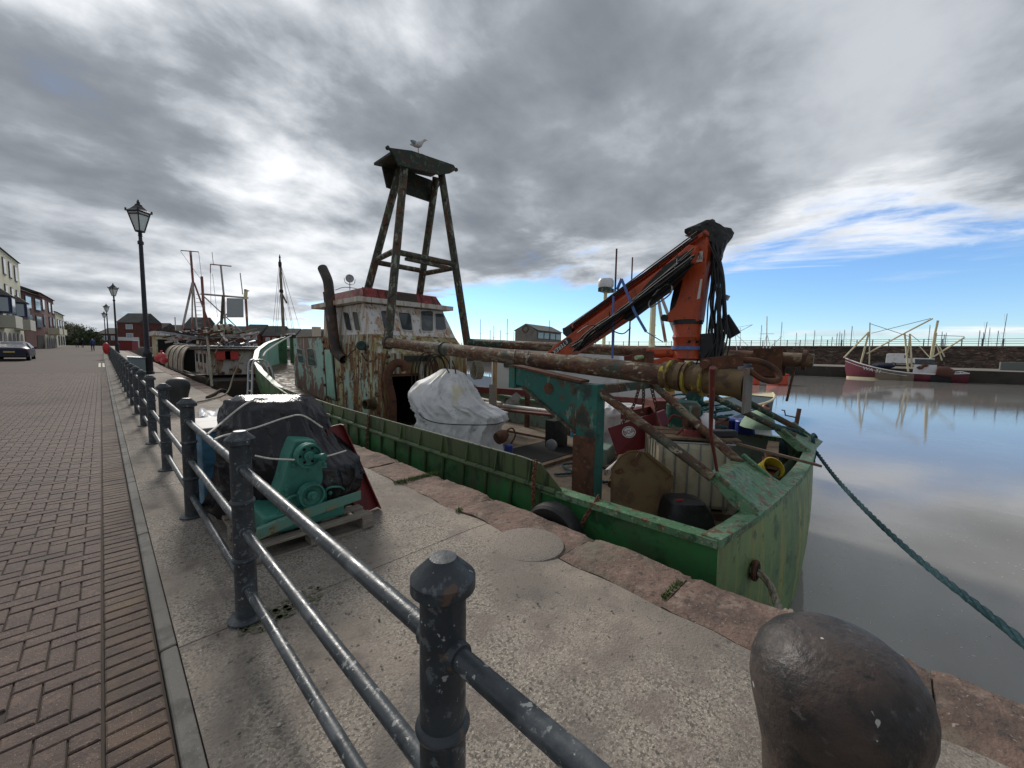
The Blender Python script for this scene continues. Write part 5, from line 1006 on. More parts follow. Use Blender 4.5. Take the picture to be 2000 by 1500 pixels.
for k in range(4): tag(MB().beam(V(5.95+.10*k,1.0+.03*k,.05+.07*k), V(6.7+.12*k,1.22,.10+.06*k), .14, .03).build('loose_board', m_woodb if k % 2 else m_rustred), ['lowest loose rust-red board inside the stern rail', 'brown board second up in the stern pile', 'rust-red board third up in the stern pile', 'topmost brown board of the stern pile'][k], 'board', 'loose boards inside the stern')
cw_ = thing('rail_crank', 'rusty crank handle fixed on the far stern rail', 'crank', (7.9, 1.5, .2)); q = gy(1553, 822, 1.5)
MB().beam(q+V(0,0,-.35), q+V(.08,-.05,.28), .03, .10).build('bracket', m_rust, cw_); MB().tube([q+V(0,0,.08), q+V(-.2,.16,.13), q+V(-.22,.18,.24), q+V(-.28,.22,.25)], .014, 7).build('handle', m_black, cw_)
gb = MB(); gb.tube(curve_pts([(5.9,18.9,2.22), (5.2,18.2,1.9), (4.3,16.8,1.5), (3.9,15.8,1.3)], 20), .03, 8); tag(gb.build('bow_line', m_ropew, smooth=True), 'pale rope led from the bow stem head down along the rail', 'rope')
cl_ = MB()
for k in range(9): rope_mb([V(3.55,14.4+.12*k,1.02+.02*k), V(3.62,14.35+.13*k,.75), V(3.7,14.5+.12*k,.38+.03*rng.random()), V(3.9,14.62+.12*k,.55), V(3.75,14.55+.12*k,1.0)], .035, 24, mb=cl_)
tag(cl_.build('rope_coil', m_rope, smooth=True), 'big coil of pale rope hung over the bow rail', 'rope')
ldr = thing('boarding_ladder', 'bent tube boarding ladder hooked between quay and bow rail', 'ladder', (3.0, 13.0, 0))
for dy in (0, .42): MB().tube(curve_pts([(2.72,12.3+dy,.02), (2.85,12.7+dy,.62), (2.95,13.0+dy,1.14), (3.10,13.1+dy,1.24), (3.3,13.1+dy,1.2), (3.42,13.0+dy,.95), (3.45,12.9+dy,.5)], 30), .028, 8).build('stile', m_steel, ldr, smooth=True)
for k in range(4): t = .12+k*.24; MB().tube([(2.72+.24*t,12.3+.7*t,1.1*t), (2.72+.24*t,12.72+.7*t,1.1*t)], .018, 8).build('rung', m_steel, ldr)
# gear along the starboard side of the deck
q = gd(966, 760, 9.6); tag(MB().beam(V(q.x,q.y,DK), gd(967,696,9.6), .09, .07, up=(1,0,0)).build('timber_stake', M('tan_timber', (.38,.25,.12), [((.25,.16,.08), 6, .48, .64)], rough=.8), bevel=.006), 'tan timber stake standing by the starboard girder', 'stake')
q = gd(962, 772, 9.4); tag(MB().box(q, (.16,.04,.52), Matrix.Rotation(rad(-46), 3, 'Z')).build('grey_plank', m_wood, bevel=.004), 'short grey plank upright below the red girder', 'plank')
hk_ = MB()
for k in range(6):
    q = gd(926+2.5*k, 712, 9.8+.05*k); rope_mb([q+V(0,0,.1), q+V(.06,-.05,-.15), q+V(.02,0,-.36), q+V(-.08,.04,-.2), q+V(-.04,.02,.08)], .02, 20, mb=hk_)
tag(hk_.build('rope_hank', m_rope, smooth=True), 'hank of grey rope hung beside the wheelhouse aft wall', 'rope')
tag(MB().prism([gd(px, py, 8.9) for px, py in ((985,790), (1012,788), (1018,774), (1008,766), (990,782))], FWD*.03).build('grey_sheet', M('grey_sheet', (.26,.25,.23), [((.16,.14,.12), 5, .48, .64)], rough=.8)), 'bent grey metal sheet leaning against the starboard bulwark', 'metal sheet')
ch_ = MB(); cr2 = random.Random(4); q0 = gz(1008, 822, DK)
for k in range(26):
    a_ = cr2.uniform(0, 6.28); r_ = cr2.uniform(0, .22); c = V(q0.x+r_*math.cos(a_), q0.y+r_*math.sin(a_), DK+.02+.05*cr2.random()); t_ = cr2.uniform(0, 6.28)
    ch_.tube([c+V(math.cos(t_)*.05*math.cos(j*.628)-math.sin(t_)*.028*math.sin(j*.628), math.sin(t_)*.05*math.cos(j*.628)+math.cos(t_)*.028*math.sin(j*.628), .02*math.sin(j*.628)) for j in range(11)], .009, 5, cap=False)
o = ch_.build('chain_heap', m_rust, smooth=True); tag(o, 'small heap of rusty chain on the open deck', 'chain')
for k, (x, y, a_) in enumerate(((5.3,6.4,.2), (6.2,3.6,-.1), (7.2,6.2,.05))): tag(MB().box((x, y, DK+.03), (.16,1.6,.04), Matrix.Rotation(a_, 3, 'Z')).build('deck_board', m_woodb, bevel=.004), ['loose brown board on deck beside the covered winch', 'loose brown board on deck behind the gallows post', 'loose brown board on deck along the starboard side'][k], 'board')
rope_d = rope_mb([(5.1,3.9,DK+.03), (5.5,3.6,DK+.03), (5.4,3.1,DK+.03), (5.9,3.2,DK+.04), (6.1,3.8,DK+.03), (5.6,4.1,DK+.05), (5.3,3.5,DK+.06)], .02, 80)
tag(rope_d.build('deck_rope', m_ropeb, smooth=True), 'loose dark rope snaking over the after deck', 'rope')
ft_ = MB(); 
for k in range(9): a_ = k*.7; rope_mb([(7.75+.05*k,1.45,-.05), (7.8+.04*k,1.3,.12), (7.85+.03*k,1.2,-.1), (7.8+.03*k,1.35,-.3)], .022, 16, mb=ft_)
tag(ft_.build('stern_rope_coil', m_ropeb, smooth=True), 'dark rope coil heaped inside the far stern corner', 'rope')
tn = MB(); nr_ = random.Random(9); q0 = gd(1368, 800, 7.0)
for k in range(22):
    c = q0+V(nr_.uniform(-.35,.35), nr_.uniform(-.35,.35), nr_.uniform(-.3,.22)); r_ = nr_.uniform(.08,.2); a_ = nr_.uniform(0,6.28); ax = V(math.cos(a_), math.sin(a_), nr_.uniform(-.4,.4))
    ay = ax.cross(V(.2,.3,1)).normalized(); tn.tube([c+ax.normalized()*r_*math.cos(j*.5)+ay*r_*math.sin(j*.5) for j in range(13)], .018, 5)
tag(tn.build('net_heap', M('teal_net', (.03,.10,.10), [((.05,.16,.15), 12, .48, .62)], rough=.9), smooth=True), 'tangled heap of dark teal net rope behind the second strut', 'net')
nb = gd(1368, 830, 7.0); tag(MB().bx(nb.x-.4, nb.x+.4, nb.y-.35, nb.y+.35, DK, nb.z+.12).build('net_bin', m_rustred, bevel=.01), 'low red-oxide steel bin holding the teal net heap', 'bin')
for k, (a_, b_, r_, mt) in enumerate(((V(5.2,2.9,-.36), V(6.6,3.5,-.30), .06, m_rust), (V(5.3,3.05,-.24), V(6.7,3.35,-.20), .05, m_white_rust), (V(5.0,3.2,-.38), V(6.3,3.9,-.37), .05, m_rustred))): tag(MB().tube([a_, b_], r_, 12).build('scrap_pipe', mt, smooth=True), ['thick rusty scrap pipe on the after deck behind the hatch cover', 'white rust-streaked scrap pipe lying on other pipes', 'red-brown scrap pipe lying flat on the after deck'][k], 'pipe')
tag(MB().box((6.5,3.9,DK+.16), (.7,.45,.30), Matrix.Rotation(.3, 3, 'Z')).build('fish_box', m_inner, bevel=.02), 'pale grey-green fish box on deck beneath the hanging red plate', 'box')
# gull on the mast head
q = gy(817, 279, 8.85); gu = thing('seagull', 'grey and white seagull standing on top of the mast head', 'seagull', q-V(0,0,.27)); q = q-V(0,0,.04)
gm_ = M('gull_white', (.62,.62,.62), rough=.8); gg = M('gull_grey', (.26,.28,.31), rough=.8)
fx = RIGHT
bd = MB(); prof = [(-.21,.0,.012,.01), (-.16,.0,.035,.03), (-.08,-.005,.065,.06), (0,-.005,.078,.075), (.06,.01,.068,.07), (.10,.045,.045,.05), (.125,.085,.036,.04), (.15,.105,.036,.036), (.175,.108,.026,.026), (.188,.106,.010,.010)]
vs = []
for x, z, rw, rh in prof:
    for j in range(12): a = j*math.pi/6; vs.append(q+fx*x+V(0,0,z+rh*math.sin(a))+FWD*(rw*math.cos(a)))
bd.add(vs, [(i*12+j, i*12+(j+1)%12, i*12+12+(j+1)%12, i*12+12+j) for i in range(len(prof)-1) for j in range(12)]); bd.build('body', gm_, gu, smooth=True)
for s in (-1, 1): MB().ball(q+fx*-.07+FWD*(s*.055)+V(0,0,.015), .1, (1.35,.22,.5), 12, 8).build('wing', gg, gu, smooth=True)
for o in bpy.data.objects:
    pass
MB().lathe([(.011,0), (.009,.03), (.002,.05)], q+fx*.183+V(0,0,.105), axis=fx, n=8).build('beak', m_yellow, gu)
for s in (-.03, .03): MB().tube([q+V(0,0,-.06)+FWD*s, q+V(0,0,-.155)+FWD*s, q+V(0,0,-.228)+FWD*s+fx*.0], .006, 6).build('leg', M('gull_leg', (.5,.3,.25), rough=.7), gu)
#==BACKGROUND==
# ------------------------------------------------------------------ buildings along the left of the road
m_creamw = M('cream_render', (.58,.54,.40), [((.50,.46,.34), .5, .45, .65)], rough=.9)
m_tanw = M('tan_render', (.36,.32,.22), rough=.9)
m_brickw = M('red_brick_wall', (.13,.045,.035), [((.09,.032,.028), 1.2, .45, .65), ((.17,.07,.05), 9, .58, .7)], rough=.9)
m_slate = M('slate_roof', (.075,.072,.066), [((.05,.05,.047), .8, .45, .65), ((.11,.10,.085), 3, .58, .7)], rough=.85)
m_wing = M('window_glass_far', (.22,.28,.32), rough=.1, spec=.8)
m_wfr = M('navy_frame', (.02,.025,.09), rough=.5); m_wfm = M('mauve_frame', (.12,.09,.10), rough=.6); m_wfw = M('white_frame', (.7,.7,.7), rough=.5); m_wfk = M('black_frame', (.02,.02,.025), rough=.5)
class Wall:
    """vertical wall from a to b (ground points); local u along, n outward"""
    def __init__(s, a, b): s.a = V(a[0], a[1], 0); s.b = V(b[0], b[1], 0); s.d = (s.b-s.a); s.len = s.d.length; s.d.normalize(); s.n = V(s.d.y, -s.d.x, 0)
    def p(s, u, z, o=0): return V(*(s.a+s.d*u+s.n*o).xy, z)
    def win(s, parent, u0, u1, z0, z1, frame, glass=m_wing, arch=False, mull=1):
        if arch:
            k = 8; pts = [s.p(u0,z0), s.p(u1,z0)]+[s.p((u0+u1)/2+(u1-u0)/2*math.cos(math.pi*j/k), z1-(u1-u0)/2+(u1-u0)/2*math.sin(math.pi*j/k)) for j in range(k+1)]
            return MB().prism([q+s.n*.02 for q in pts], s.n*.02).build('arch', frame, parent)
        f = MB(); f.hexa([s.p(u0-.12,z0-.12,.004), s.p(u1+.12,z0-.12,.004), s.p(u1+.12,z0-.12,.08), s.p(u0-.12,z0-.12,.08), s.p(u0-.12,z1+.12,.004), s.p(u1+.12,z1+.12,.004), s.p(u1+.12,z1+.12,.08), s.p(u0-.12,z1+.12,.08)])
        o = f.build('window', frame, parent); w = (u1-u0)/mull
        for k in range(mull): MB().prism([s.p(u0+k*w+.03,z0,.085), s.p(u0+(k+1)*w-.03,z0,.085), s.p(u0+(k+1)*w-.03,z1,.085), s.p(u0+k*w+.03,z1,.085)], s.n*.01).build('pane', glass, o)
        return o
def block(name, label, foot, z0, zw, wall, roofh=2.2, roof=m_slate, ridge='u', eave=.35, mono=0):
    """foot: 4 ground corners ccw starting with the facade edge a->b; returns thing, walls"""
    c = sum((Vector((*f, 0)) for f in foot), Vector())/4
    t = thing(name, label, 'building', (c.x, c.y, z0)); P = [V(*f, 0) for f in foot]
    mb = MB(); mb.hexa([V(p.x,p.y,z0) for p in P]+[V(p.x,p.y,zw) for p in P]); mb.build('wall', wall, t)
    def up(p, z): return V(p.x, p.y, z)
    Q = [p+(p-c.xy.to_3d()).normalized()*eave*1.4 for p in P]; rz = zw+roofh; r = MB()
    if ridge == 'u': m0, m1 = (Q[0]+Q[3])/2, (Q[1]+Q[2])/2; r.add([up(q, zw+.01) for q in Q]+[up(m0, rz), up(m1, rz)], [(0,1,5,4), (2,3,4,5), (1,2,5), (3,0,4), (3,2,1,0)])
    else: m0, m1 = (Q[0]+Q[1])/2, (Q[3]+Q[2])/2; r.add([up(q, zw+.01) for q in Q]+[up(m0, rz), up(m1, rz)], [(1,2,5,4), (3,0,4,5), (0,1,4), (2,3,5), (3,2,1,0)])
    r.build('roof', roof, t)
    return t, [Wall(P[i], P[(i+1) % 4]) for i in range(4)]
def foot(a, b, dep):
    a = Vector(a); b = Vector(b); d = (b-a).normalized(); n = Vector((-d.y, d.x)); return [tuple(a), tuple(b), tuple(b+n*dep), tuple(a+n*dep)]
# facades look toward +x (water): go from far (large y) to near? wall normal must face +x: direction +y gives n=(+x)
t, w = block('apartment_building', 'cream rendered four-storey apartment building with arched ground floor', foot((-7.7,58), (-7.05,84), 11), .5, 12.2, m_creamw, 2.6, ridge='u')
W0 = w[0]; W1 = Wall((-18,58.2), (-7.7,58))
for u in (4, 8, 11.5, 15.5, 19, 22.5):
    for z0_ in (9.6, 6.6): W0.win(t, u, u+1.2, z0_, z0_+1.7, m_wfm, mull=2)
    W0.win(t, u, u+1.2, 3.9, 5.4, m_wfm, mull=2)
for k in range(9): W0.win(t, 2.2+k*2.6, 3.9+k*2.6, .6, 2.9, m_wfm, arch=True)
for u in (19.2, 9.5):
    b = MB(); b.hexa([W0.p(u,3.3,.0), W0.p(u+4.2,3.3,.0), W0.p(u+4.2,3.3,1.3), W0.p(u,3.3,1.3), W0.p(u,4.6,.0), W0.p(u+4.2,4.6,.0), W0.p(u+4.2,4.6,1.3), W0.p(u,4.6,1.3)]); b.build('balcony', M('balcony_cream', (.50,.47,.40), rough=.9), t)
    bo_ = MB(); bo_.hexa([W0.p(u+1,4.9,.02), W0.p(u+3.6,4.9,.02), W0.p(u+3.4,4.9,.9), W0.p(u+1.2,4.9,.9), W0.p(u+1,6.7,.02), W0.p(u+3.6,6.7,.02), W0.p(u+3.4,6.7,.9), W0.p(u+1.2,6.7,.9)]); bw = bo_.build('oriel', m_wfr, t)
    MB().add([W0.p(u+.8,6.72,.0), W0.p(u+3.8,6.72,.0), W0.p(u+3.6,6.72,1.1), W0.p(u+1,6.72,1.1), W0.p(u+2.3,7.7,.0)], [(0,1,4), (1,2,4), (2,3,4), (3,0,4)]).build('oriel_roof', m_slate, t)
    Wall(W0.p(u+1.2,0,.905), W0.p(u+3.4,0,.905)).win(bw, .2, 2.0, 5.05, 6.5, m_wfr); e = Wall(W0.p(u+1,0,.02), W0.p(u+1.2,0,.9)); e.win(bw, .1, .78, 5.05, 6.5, m_wfr)
t, w = block('apartment_building', 'red brick apartment building with navy windows next to the cream one', foot((-7.0,84.2), (-5.9,93), 10), .7, 8.6, m_brickw, 2.3, ridge='u')
W0 = w[0]
for u in (1.1, 5.4):
    for z0_ in (4.1, 6.6): W0.win(t, u, u+2.3, z0_, z0_+1.5, m_wfk)
W3 = Wall((-14,84.15), (-7.0,84.15))
for u in (4.2,): 
    for z0_ in (4.1, 6.6): W3.win(t, u, u+1.6, z0_, z0_+1.5, m_wfr)
MB().prism([W0.p(5.2,.75,.01), W0.p(8.5,.75,.01), W0.p(8.5,2.9,.01), W0.p(5.2,2.9,.01)], W0.n*.02).build('garage_recess', m_dark, t)
t, w = block('apartment_building', 'dark brick building with white garages and cream balconies near the road end', foot((-6.1,93.3), (-5.5,108), 9), .8, 9.3, m_brickw, 2.0, ridge='u'); W0 = w[0]
MB().prism([W0.p(.4,.85,.01), W0.p(14.3,.85,.01), W0.p(14.3,3.1,.01), W0.p(.4,3.1,.01)], W0.n*.25).build('cream_ground_floor', m_creamw, t)
for k in range(5): Wall(W0.p(0,0,.26), W0.p(14,0,.26)).win(t, 1+k*2.4, 2.7+k*2.4, .9, 2.7, m_wfm, arch=True)
for u, z0_ in ((3,4.2), (9,4.2)): MB().hexa([W0.p(u,z0_-1,.3), W0.p(u+4,z0_-1,.3), W0.p(u+4,z0_-1,1.5), W0.p(u,z0_-1,1.5), W0.p(u,z0_,.3), W0.p(u+4,z0_,.3), W0.p(u+4,z0_,1.5), W0.p(u,z0_,1.5)]).build('balcony', m_creamw, t)
for u in (2, 8, 12):
    for z0_ in (4.6, 7.0): W0.win(t, u, u+1.8, z0_, z0_+1.5, m_wfr)
t, w = block('apartment_building', 'smaller cream house at the end of the left terrace before the trees', foot((-5.4,108.3), (-5.0,122), 9), .9, 7.4, m_creamw, 1.8, ridge='u'); W0 = w[0]
for u in (2, 6, 10):
    for z0_ in (1.6, 4.6): W0.win(t, u, u+1.6, z0_, z0_+1.5, m_wfr)
# ------------------------------------------------------------------ houses at the head of the basin
def house(px0, px1, yr, ye, zc, wall, label, zg=1.2, cat='house', ridge='u', wins=((.2,.4), (.6,.8)), rows=2, white=False, dep=8):
    a = gd(px0, ye, zc); b = gd(px1, ye, zc); zw = (a.z+b.z)/2; rz = gd((px0+px1)/2, yr, zc+dep*.3).z
    t, w = block('house', label, foot(a.xy, b.xy, dep), zg, zw, wall, rz-zw, ridge=ridge, eave=.25); W0 = w[0]; L_ = W0.len
    for r in range(rows):
        zt = zw-.7-r*2.7
        if zt-1.2 < zg+.3: break
        for u0, u1 in wins: W0.win(t, u0*L_, u1*L_, zt-1.2, zt, m_wfw, mull=2)
    if white: MB().prism([W0.p(.02*L_,zg,.01), W0.p(.98*L_,zg,.01), W0.p(.98*L_,zg+3,.01), W0.p(.02*L_,zg+3,.01)], W0.n*.08).build('white_ground_floor', M('white_render', (.66,.66,.65), rough=.9), t)
    return t
m_whitew = M('white_render', (.66,.66,.65), rough=.9); m_beige = M('beige_render', (.50,.43,.34), rough=.9)
house(228, 271, 611, 630, 122, m_brickw, 'tall red brick house with green-grey roof and white ground floor', wins=((.42,.7),), rows=2, white=True)
house(188, 227, 640, 652, 126, m_brickw, 'low brick wing with sloping roof left of the tall brick house', wins=((.3,.55), (.75,.9)), rows=1)
house(272, 312, 630, 646, 130, m_whitew, 'white house with grey roof directly right of the tall brick house', rows=1)
house(318, 352, 634, 648, 134, m_whitew, 'white house with dark roof between masts and the gabled house', rows=1)
house(355, 392, 619, 642, 128, m_brickw, 'brick house with tall grey roof behind the tripod mast', rows=2)
house(396, 470, 636, 652, 138, m_brickw, 'long low brick terrace behind the fishing boat rigging', wins=((.1,.2), (.4,.5), (.7,.8)), rows=2)
house(474, 508, 633, 652, 132, m_brickw, 'dark brick house with white windows left of the tall bare mast', rows=2)
house(513, 546, 636, 656, 130, m_brickw, 'dark brick gabled house directly behind the tall bare mast', rows=2)
house(548, 575, 641, 655, 130, m_whitew, 'pale fronted house with slate roof right of the tall bare mast', rows=2)
hs_ = house(580, 620, 642, 657, 126, m_beige, 'beige house with square chimney beside the rusty deckhouse', rows=2)
q = gd(618, 648, 124); MB().bx(q.x-1, q.x+1, q.y-1, q.y+1, q.z-1.5, q.z+1.5).build('chimney', m_beige, hs_)
# museum-like building with glazed strip on the far quay
sb = thing('stone_building', 'grey gabled stone building with a glazed roof strip beyond the booms', 'building', (80, 70, .2))
a, b = gd(1006, 660, 104), gd(1047, 660, 100); c = gd(1096, 660, 112); zw = gd(1006, 646, 104).z; zr2 = gd(1026, 632, 102).z
d_ = c-b; fq4 = [a.xy, b.xy, (b+d_).xy, (a+d_).xy]
m_stone = M('grey_stone', (.20,.185,.16), [((.14,.13,.115), .7, .45, .65)], rough=.9)
MB().hexa([V(*p, .2) for p in fq4]+[V(*p, zw) for p in fq4]).build('wall', m_stone, sb)
m0 = (a+b)/2; m1 = m0+d_; r = MB(); o_ = (b-a).normalized()*.6
r.add([V(*(a-o_).xy, zw), V(*(b+o_).xy, zw), V(*(b+d_+o_).xy, zw), V(*(a+d_-o_).xy, zw), V(*m0.xy, zr2), V(*m1.xy, zr2)], [(1,2,5,4), (3,0,4,5), (3,2,1,0)]); r.build('roof', M('grey_tile_roof', (.15,.145,.145), rough=.8), sb)
MB().add([V(*a.xy, zw), V(*b.xy, zw), V(*m0.xy, zr2)], [(0,1,2)]).build('gable', m_stone, sb)
Ws = Wall(b.xy.to_3d(), (b+d_).xy.to_3d())
for k in range(4): Ws.win(sb, Ws.len*(.06+.235*k), Ws.len*(.06+.235*k+.2), zw-2.0, zw-.5, m_wfk, mull=3)
gw = Wall(a.xy.to_3d(), b.xy.to_3d()); MB().tube([gw.p(gw.len/2+.9*math.cos(k*.524), zw+.4+.9*math.sin(k*.524), .1) for k in range(13)], .12, 6).build('emblem_ring', m_rust, sb)
# ------------------------------------------------------------------ trees at the road end
def tree(x, y, z, h, r, col, label, n=2200, seed=1, trunk_h=.35):
    t = thing('tree', label, 'tree', (x, y, z), 'trees at the end of the road'); rg = random.Random(seed)
    tr = MB(); tr.tube([(x,y,z), (x+.1,y,z+h*.3), (x-.1,y+.1,z+h*.75)], [.28,.2,.06], 8)
    for k in range(6): a = k*1.05; tr.tube([(x,y,z+h*(.25+.06*k)), (x+r*.5*math.cos(a), y+r*.5*math.sin(a), z+h*(.5+.05*k))], [.10,.03], 6)
    tr.build('trunk', M('bark', (.05,.04,.03), rough=.9), t); mb = MB(); cl = []
    for k in range(16): a = rg.uniform(0,6.28); q = rg.uniform(.15,.8)*r; cl.append((x+q*math.cos(a), y+q*math.sin(a), z+h*rg.uniform(trunk_h,.92), r*rg.uniform(.25,.5)))
    for i in range(n):
        c = cl[i % 16]; d = Vector((rg.gauss(0,1), rg.gauss(0,1), rg.gauss(0,1))).normalized()*c[3]*rg.uniform(.5,1.1); p = V(c[0],c[1],c[2])+d; s = rg.uniform(.10,.22)
        u = Vector((rg.gauss(0,1), rg.gauss(0,1), rg.gauss(0,1))).normalized(); w = u.cross(Vector((rg.gauss(0,1), rg.gauss(0,1), rg.gauss(0,1)))).normalized()
        mb.add([p-u*s, p+w*s*.6, p+u*s, p-w*s*.6], [(0,1,2,3)])
    mb.build('crown', col, t); return t
m_leaf = M('dark_foliage', (.035,.06,.02), [((.06,.085,.03), .8, .45, .65)], rough=.8); m_leaf2 = M('olive_foliage', (.07,.08,.03), [((.05,.065,.025), .8, .45, .65)], rough=.8); m_blos = M('pale_blossom_foliage', (.22,.20,.15), [((.08,.09,.05), .9, .45, .6)], rough=.8)
TL = [(120,676,100,6.0,3.2,m_blos), (132,678,104,5.0,3.2,m_leaf), (146,680,102,4.6,3.4,m_leaf), (158,682,106,5.4,3.2,m_leaf2), (170,683,106,4.6,3.2,m_leaf), (180,684,110,3.8,3.0,m_leaf2), (138,678,118,7.5,3.6,m_blos), (190,684,128,4.4,3.2,m_leaf2)]
TLB = ['pale blossoming tree beside the last house on the left', 'dark green bushy tree next to the pale blossoming tree', 'broad dark green shrub behind the walking people', 'olive green tree in the middle of the road-end clump', 'dense dark tree left of the blue-coated walker', 'low olive bush beside the wall near the walker', 'tall pale blossoming tree behind the dark shrubs', 'small olive tree left of the brick houses']
for k, (px, py, zc, h, r, c) in enumerate(TL): q = gd(px, py, zc); tree(q.x, q.y, 1.0, h, r, c, TLB[k], seed=k, trunk_h=.12)
hl = MB(); hl.grid(lambda u, v: (-160+260*u, 330+120*v, -2+(12+5*math.sin(u*5)+3*noise.noise((u*6,v*2,0)))*math.sin(math.pi*min(1,v*.9+.1))), 30, 8); hl.build('hill', M('hill_grass', (.10,.13,.06), [((.07,.09,.05), .05, .45, .65)], rough=.95), kind='structure')
# ------------------------------------------------------------------ people and the parked car
def person(px, py, zc, label, coat, legs, h=1.72, seed=0, bag=False):
    q = gd(px, py, zc); z = zq(q.y); q = V(q.x, q.y, z)
    me = bpy.data.meshes.new('person'); s = h/1.72
    J = [(0,0,.93), (0,0,1.15), (0,0,1.38), (0,0,1.50), (0,.01,1.60), (0,.02,1.68), (-.17,0,1.40), (-.23,.03,1.12), (-.22,.12,.88), (.17,0,1.40), (.24,-.03,1.12), (.24,-.10,.88), (-.09,0,.88), (-.10,.12,.50), (-.10,.05,.08), (-.10,.18,.04), (.09,0,.88), (.10,-.05,.50), (.10,-.18,.10), (.10,-.06,.04)]
    E_ = [(0,1), (1,2), (2,3), (3,4), (4,5), (2,6), (6,7), (7,8), (2,9), (9,10), (10,11), (0,12), (12,13), (13,14), (14,15), (0,16), (16,17), (17,18), (18,19)]
    RD = [.15,.16,.17,.06,.095,.075,.075,.06,.045,.075,.06,.045,.10,.075,.055,.04,.10,.075,.055,.04]
    me.from_pydata([(x*s, y*s, z_*s) for x, y, z_ in J], E_, []); o = bpy.data.objects.new('person', me); COL.objects.link(o)
    o.modifiers.new('skin', 'SKIN'); sv = me.skin_vertices[0].data
    for k, r in enumerate(RD): sv[k].radius = (r*s, r*s*.85)
    sv[0].use_root = True
    sb_ = o.modifiers.new('sub', 'SUBSURF'); sb_.levels = 1; sb_.render_levels = 1
    bpy.context.view_layer.update(); m2 = bpy.data.meshes.new_from_object(o.evaluated_get(bpy.context.evaluated_depsgraph_get())); bpy.data.objects.remove(o)
    for mt in (coat, legs, M('skin_tone', (.42,.28,.21), rough=.6), M('grey_hair', (.35,.34,.33), rough=.8)): m2.materials.append(mt)
    for p in m2.polygons: zc2 = p.center.z/s; p.material_index = 1 if zc2 < .90 and abs(p.center.x) < .2*s else (3 if zc2 > 1.63 or (zc2 > 1.52 and p.center.y < .0) else (2 if zc2 > 1.49 else 0)); p.use_smooth = True
    o = bpy.data.objects.new('person', m2); COL.objects.link(o); o.location = q; o.rotation_euler[2] = seed; tag(o, label, 'person')
m_bluec = M('blue_coat', (.03,.06,.20), rough=.8); m_darkt = M('dark_trousers', (.015,.016,.025), rough=.8); m_khaki = M('khaki_coat', (.09,.085,.06), rough=.8); m_blackc = M('black_coat', (.02,.02,.02), rough=.8)
person(182, 689, 54, 'person in blue coat and dark trousers walking up the road', m_bluec, m_darkt, 1.75)
person(151, 681, 72, 'person in khaki coat walking near the trees', m_khaki, m_darkt, 1.7, .3); person(162, 681, 72, 'person in dark coat with pale hat beside the khaki walker', m_blackc, m_darkt, 1.7, -.2)
car = thing('parked_car', 'dark navy saloon car parked on the left of the road, seen from behind', 'car', (-4.6, 48, zq(46)))
cz = zq(45.8); m_nav = M('navy_car_paint', (.006,.009,.032), rough=.3, spec=.35); cs = []
SECT = [(45.75,.42,.80,.84,.62), (45.85,.30,.86,.95,.70), (46.3,.24,.91,1.02,.74), (46.9,.22,.92,1.12,.70), (47.6,.22,.92,1.36,.62), (48.4,.22,.92,1.43,.60), (49.2,.22,.92,1.36,.62), (50.0,.24,.91,1.02,.72), (50.6,.28,.86,.86,.70), (50.75,.42,.76,.66,.62)]
for y_, zb_, hw, zt_2, tw in SECT:
    zm = min(.88, zt_2-.03); cs += [V(-4.6+sx*w_2, y_, cz+z_) for sx, w_2, z_ in ((-1,hw*.9,zb_), (-1,hw,zb_+.2), (-1,hw*.98,zm), (-1,tw,zt_2-.02), (-1,tw*.7,zt_2), (1,tw*.7,zt_2), (1,tw,zt_2-.02), (1,hw*.98,zm), (1,hw,zb_+.2), (1,hw*.9,zb_))]
nS = len(SECT); fs = [(i*10+j, i*10+(j+1)%10, i*10+10+(j+1)%10, i*10+10+j) for i in range(nS-1) for j in range(10)]+[tuple(range(9,-1,-1)), tuple((nS-1)*10+j for j in range(10))]
MB().add(cs, fs).build('body', m_nav, car, smooth=True, angle=30)
MB().add([V(-5.20,46.95,cz+1.125), V(-4.0,46.95,cz+1.125), V(-4.12,47.55,cz+1.365), V(-5.08,47.55,cz+1.365)], [(0,1,2,3)]).build('rear_window', M('car_glass', (.02,.025,.03), rough=.05, spec=.9), car)
for sx in (-1, 1):
    MB().add([V(-4.6+sx*.925,47.2,cz+.92), V(-4.6+sx*.925,49.6,cz+.92), V(-4.6+sx*.68,49.1,cz+1.32), V(-4.6+sx*.68,47.7,cz+1.32)], [(0,1,2,3)]).build('side_window', MATS['car_glass'], car)
    MB().bx(-4.6+sx*.45, -4.6+sx*.85, 45.76, 45.84, cz+.74, cz+.86).build('tail_light', M('tail_red', (.25,.01,.015), rough=.3), car)
    for y_ in (46.6, 49.8):
        wo_ = MB().lathe([(.18,-.1), (.31,-.1), (.325,-.06), (.325,.06), (.31,.1), (.18,.1)], (-4.6+sx*.80, y_, cz+.325), axis=(1,0,0), n=24).build('wheel', m_black, car, smooth=True); MB().lathe([(.02,0), (.2,0), (.2,.02), (.02,.03)], (-4.6+sx*.88, y_, cz+.325), axis=(sx,0,0), n=16).build('rim', m_galv, wo_)
    MB().box((-4.6+sx*1.0, 48.9, cz+.95), (.16,.1,.12)).build('mirror', m_nav, car)
MB().bx(-4.86, -4.34, 45.73, 45.745, cz+.60, cz+.71).build('number_plate', M('yellow_plate', (.50,.36,.10), rough=.5), car); MB().bx(-5.35, -3.85, 45.70, 45.86, cz+.28, cz+.44).build('bumper', m_black, car, bevel=.03)
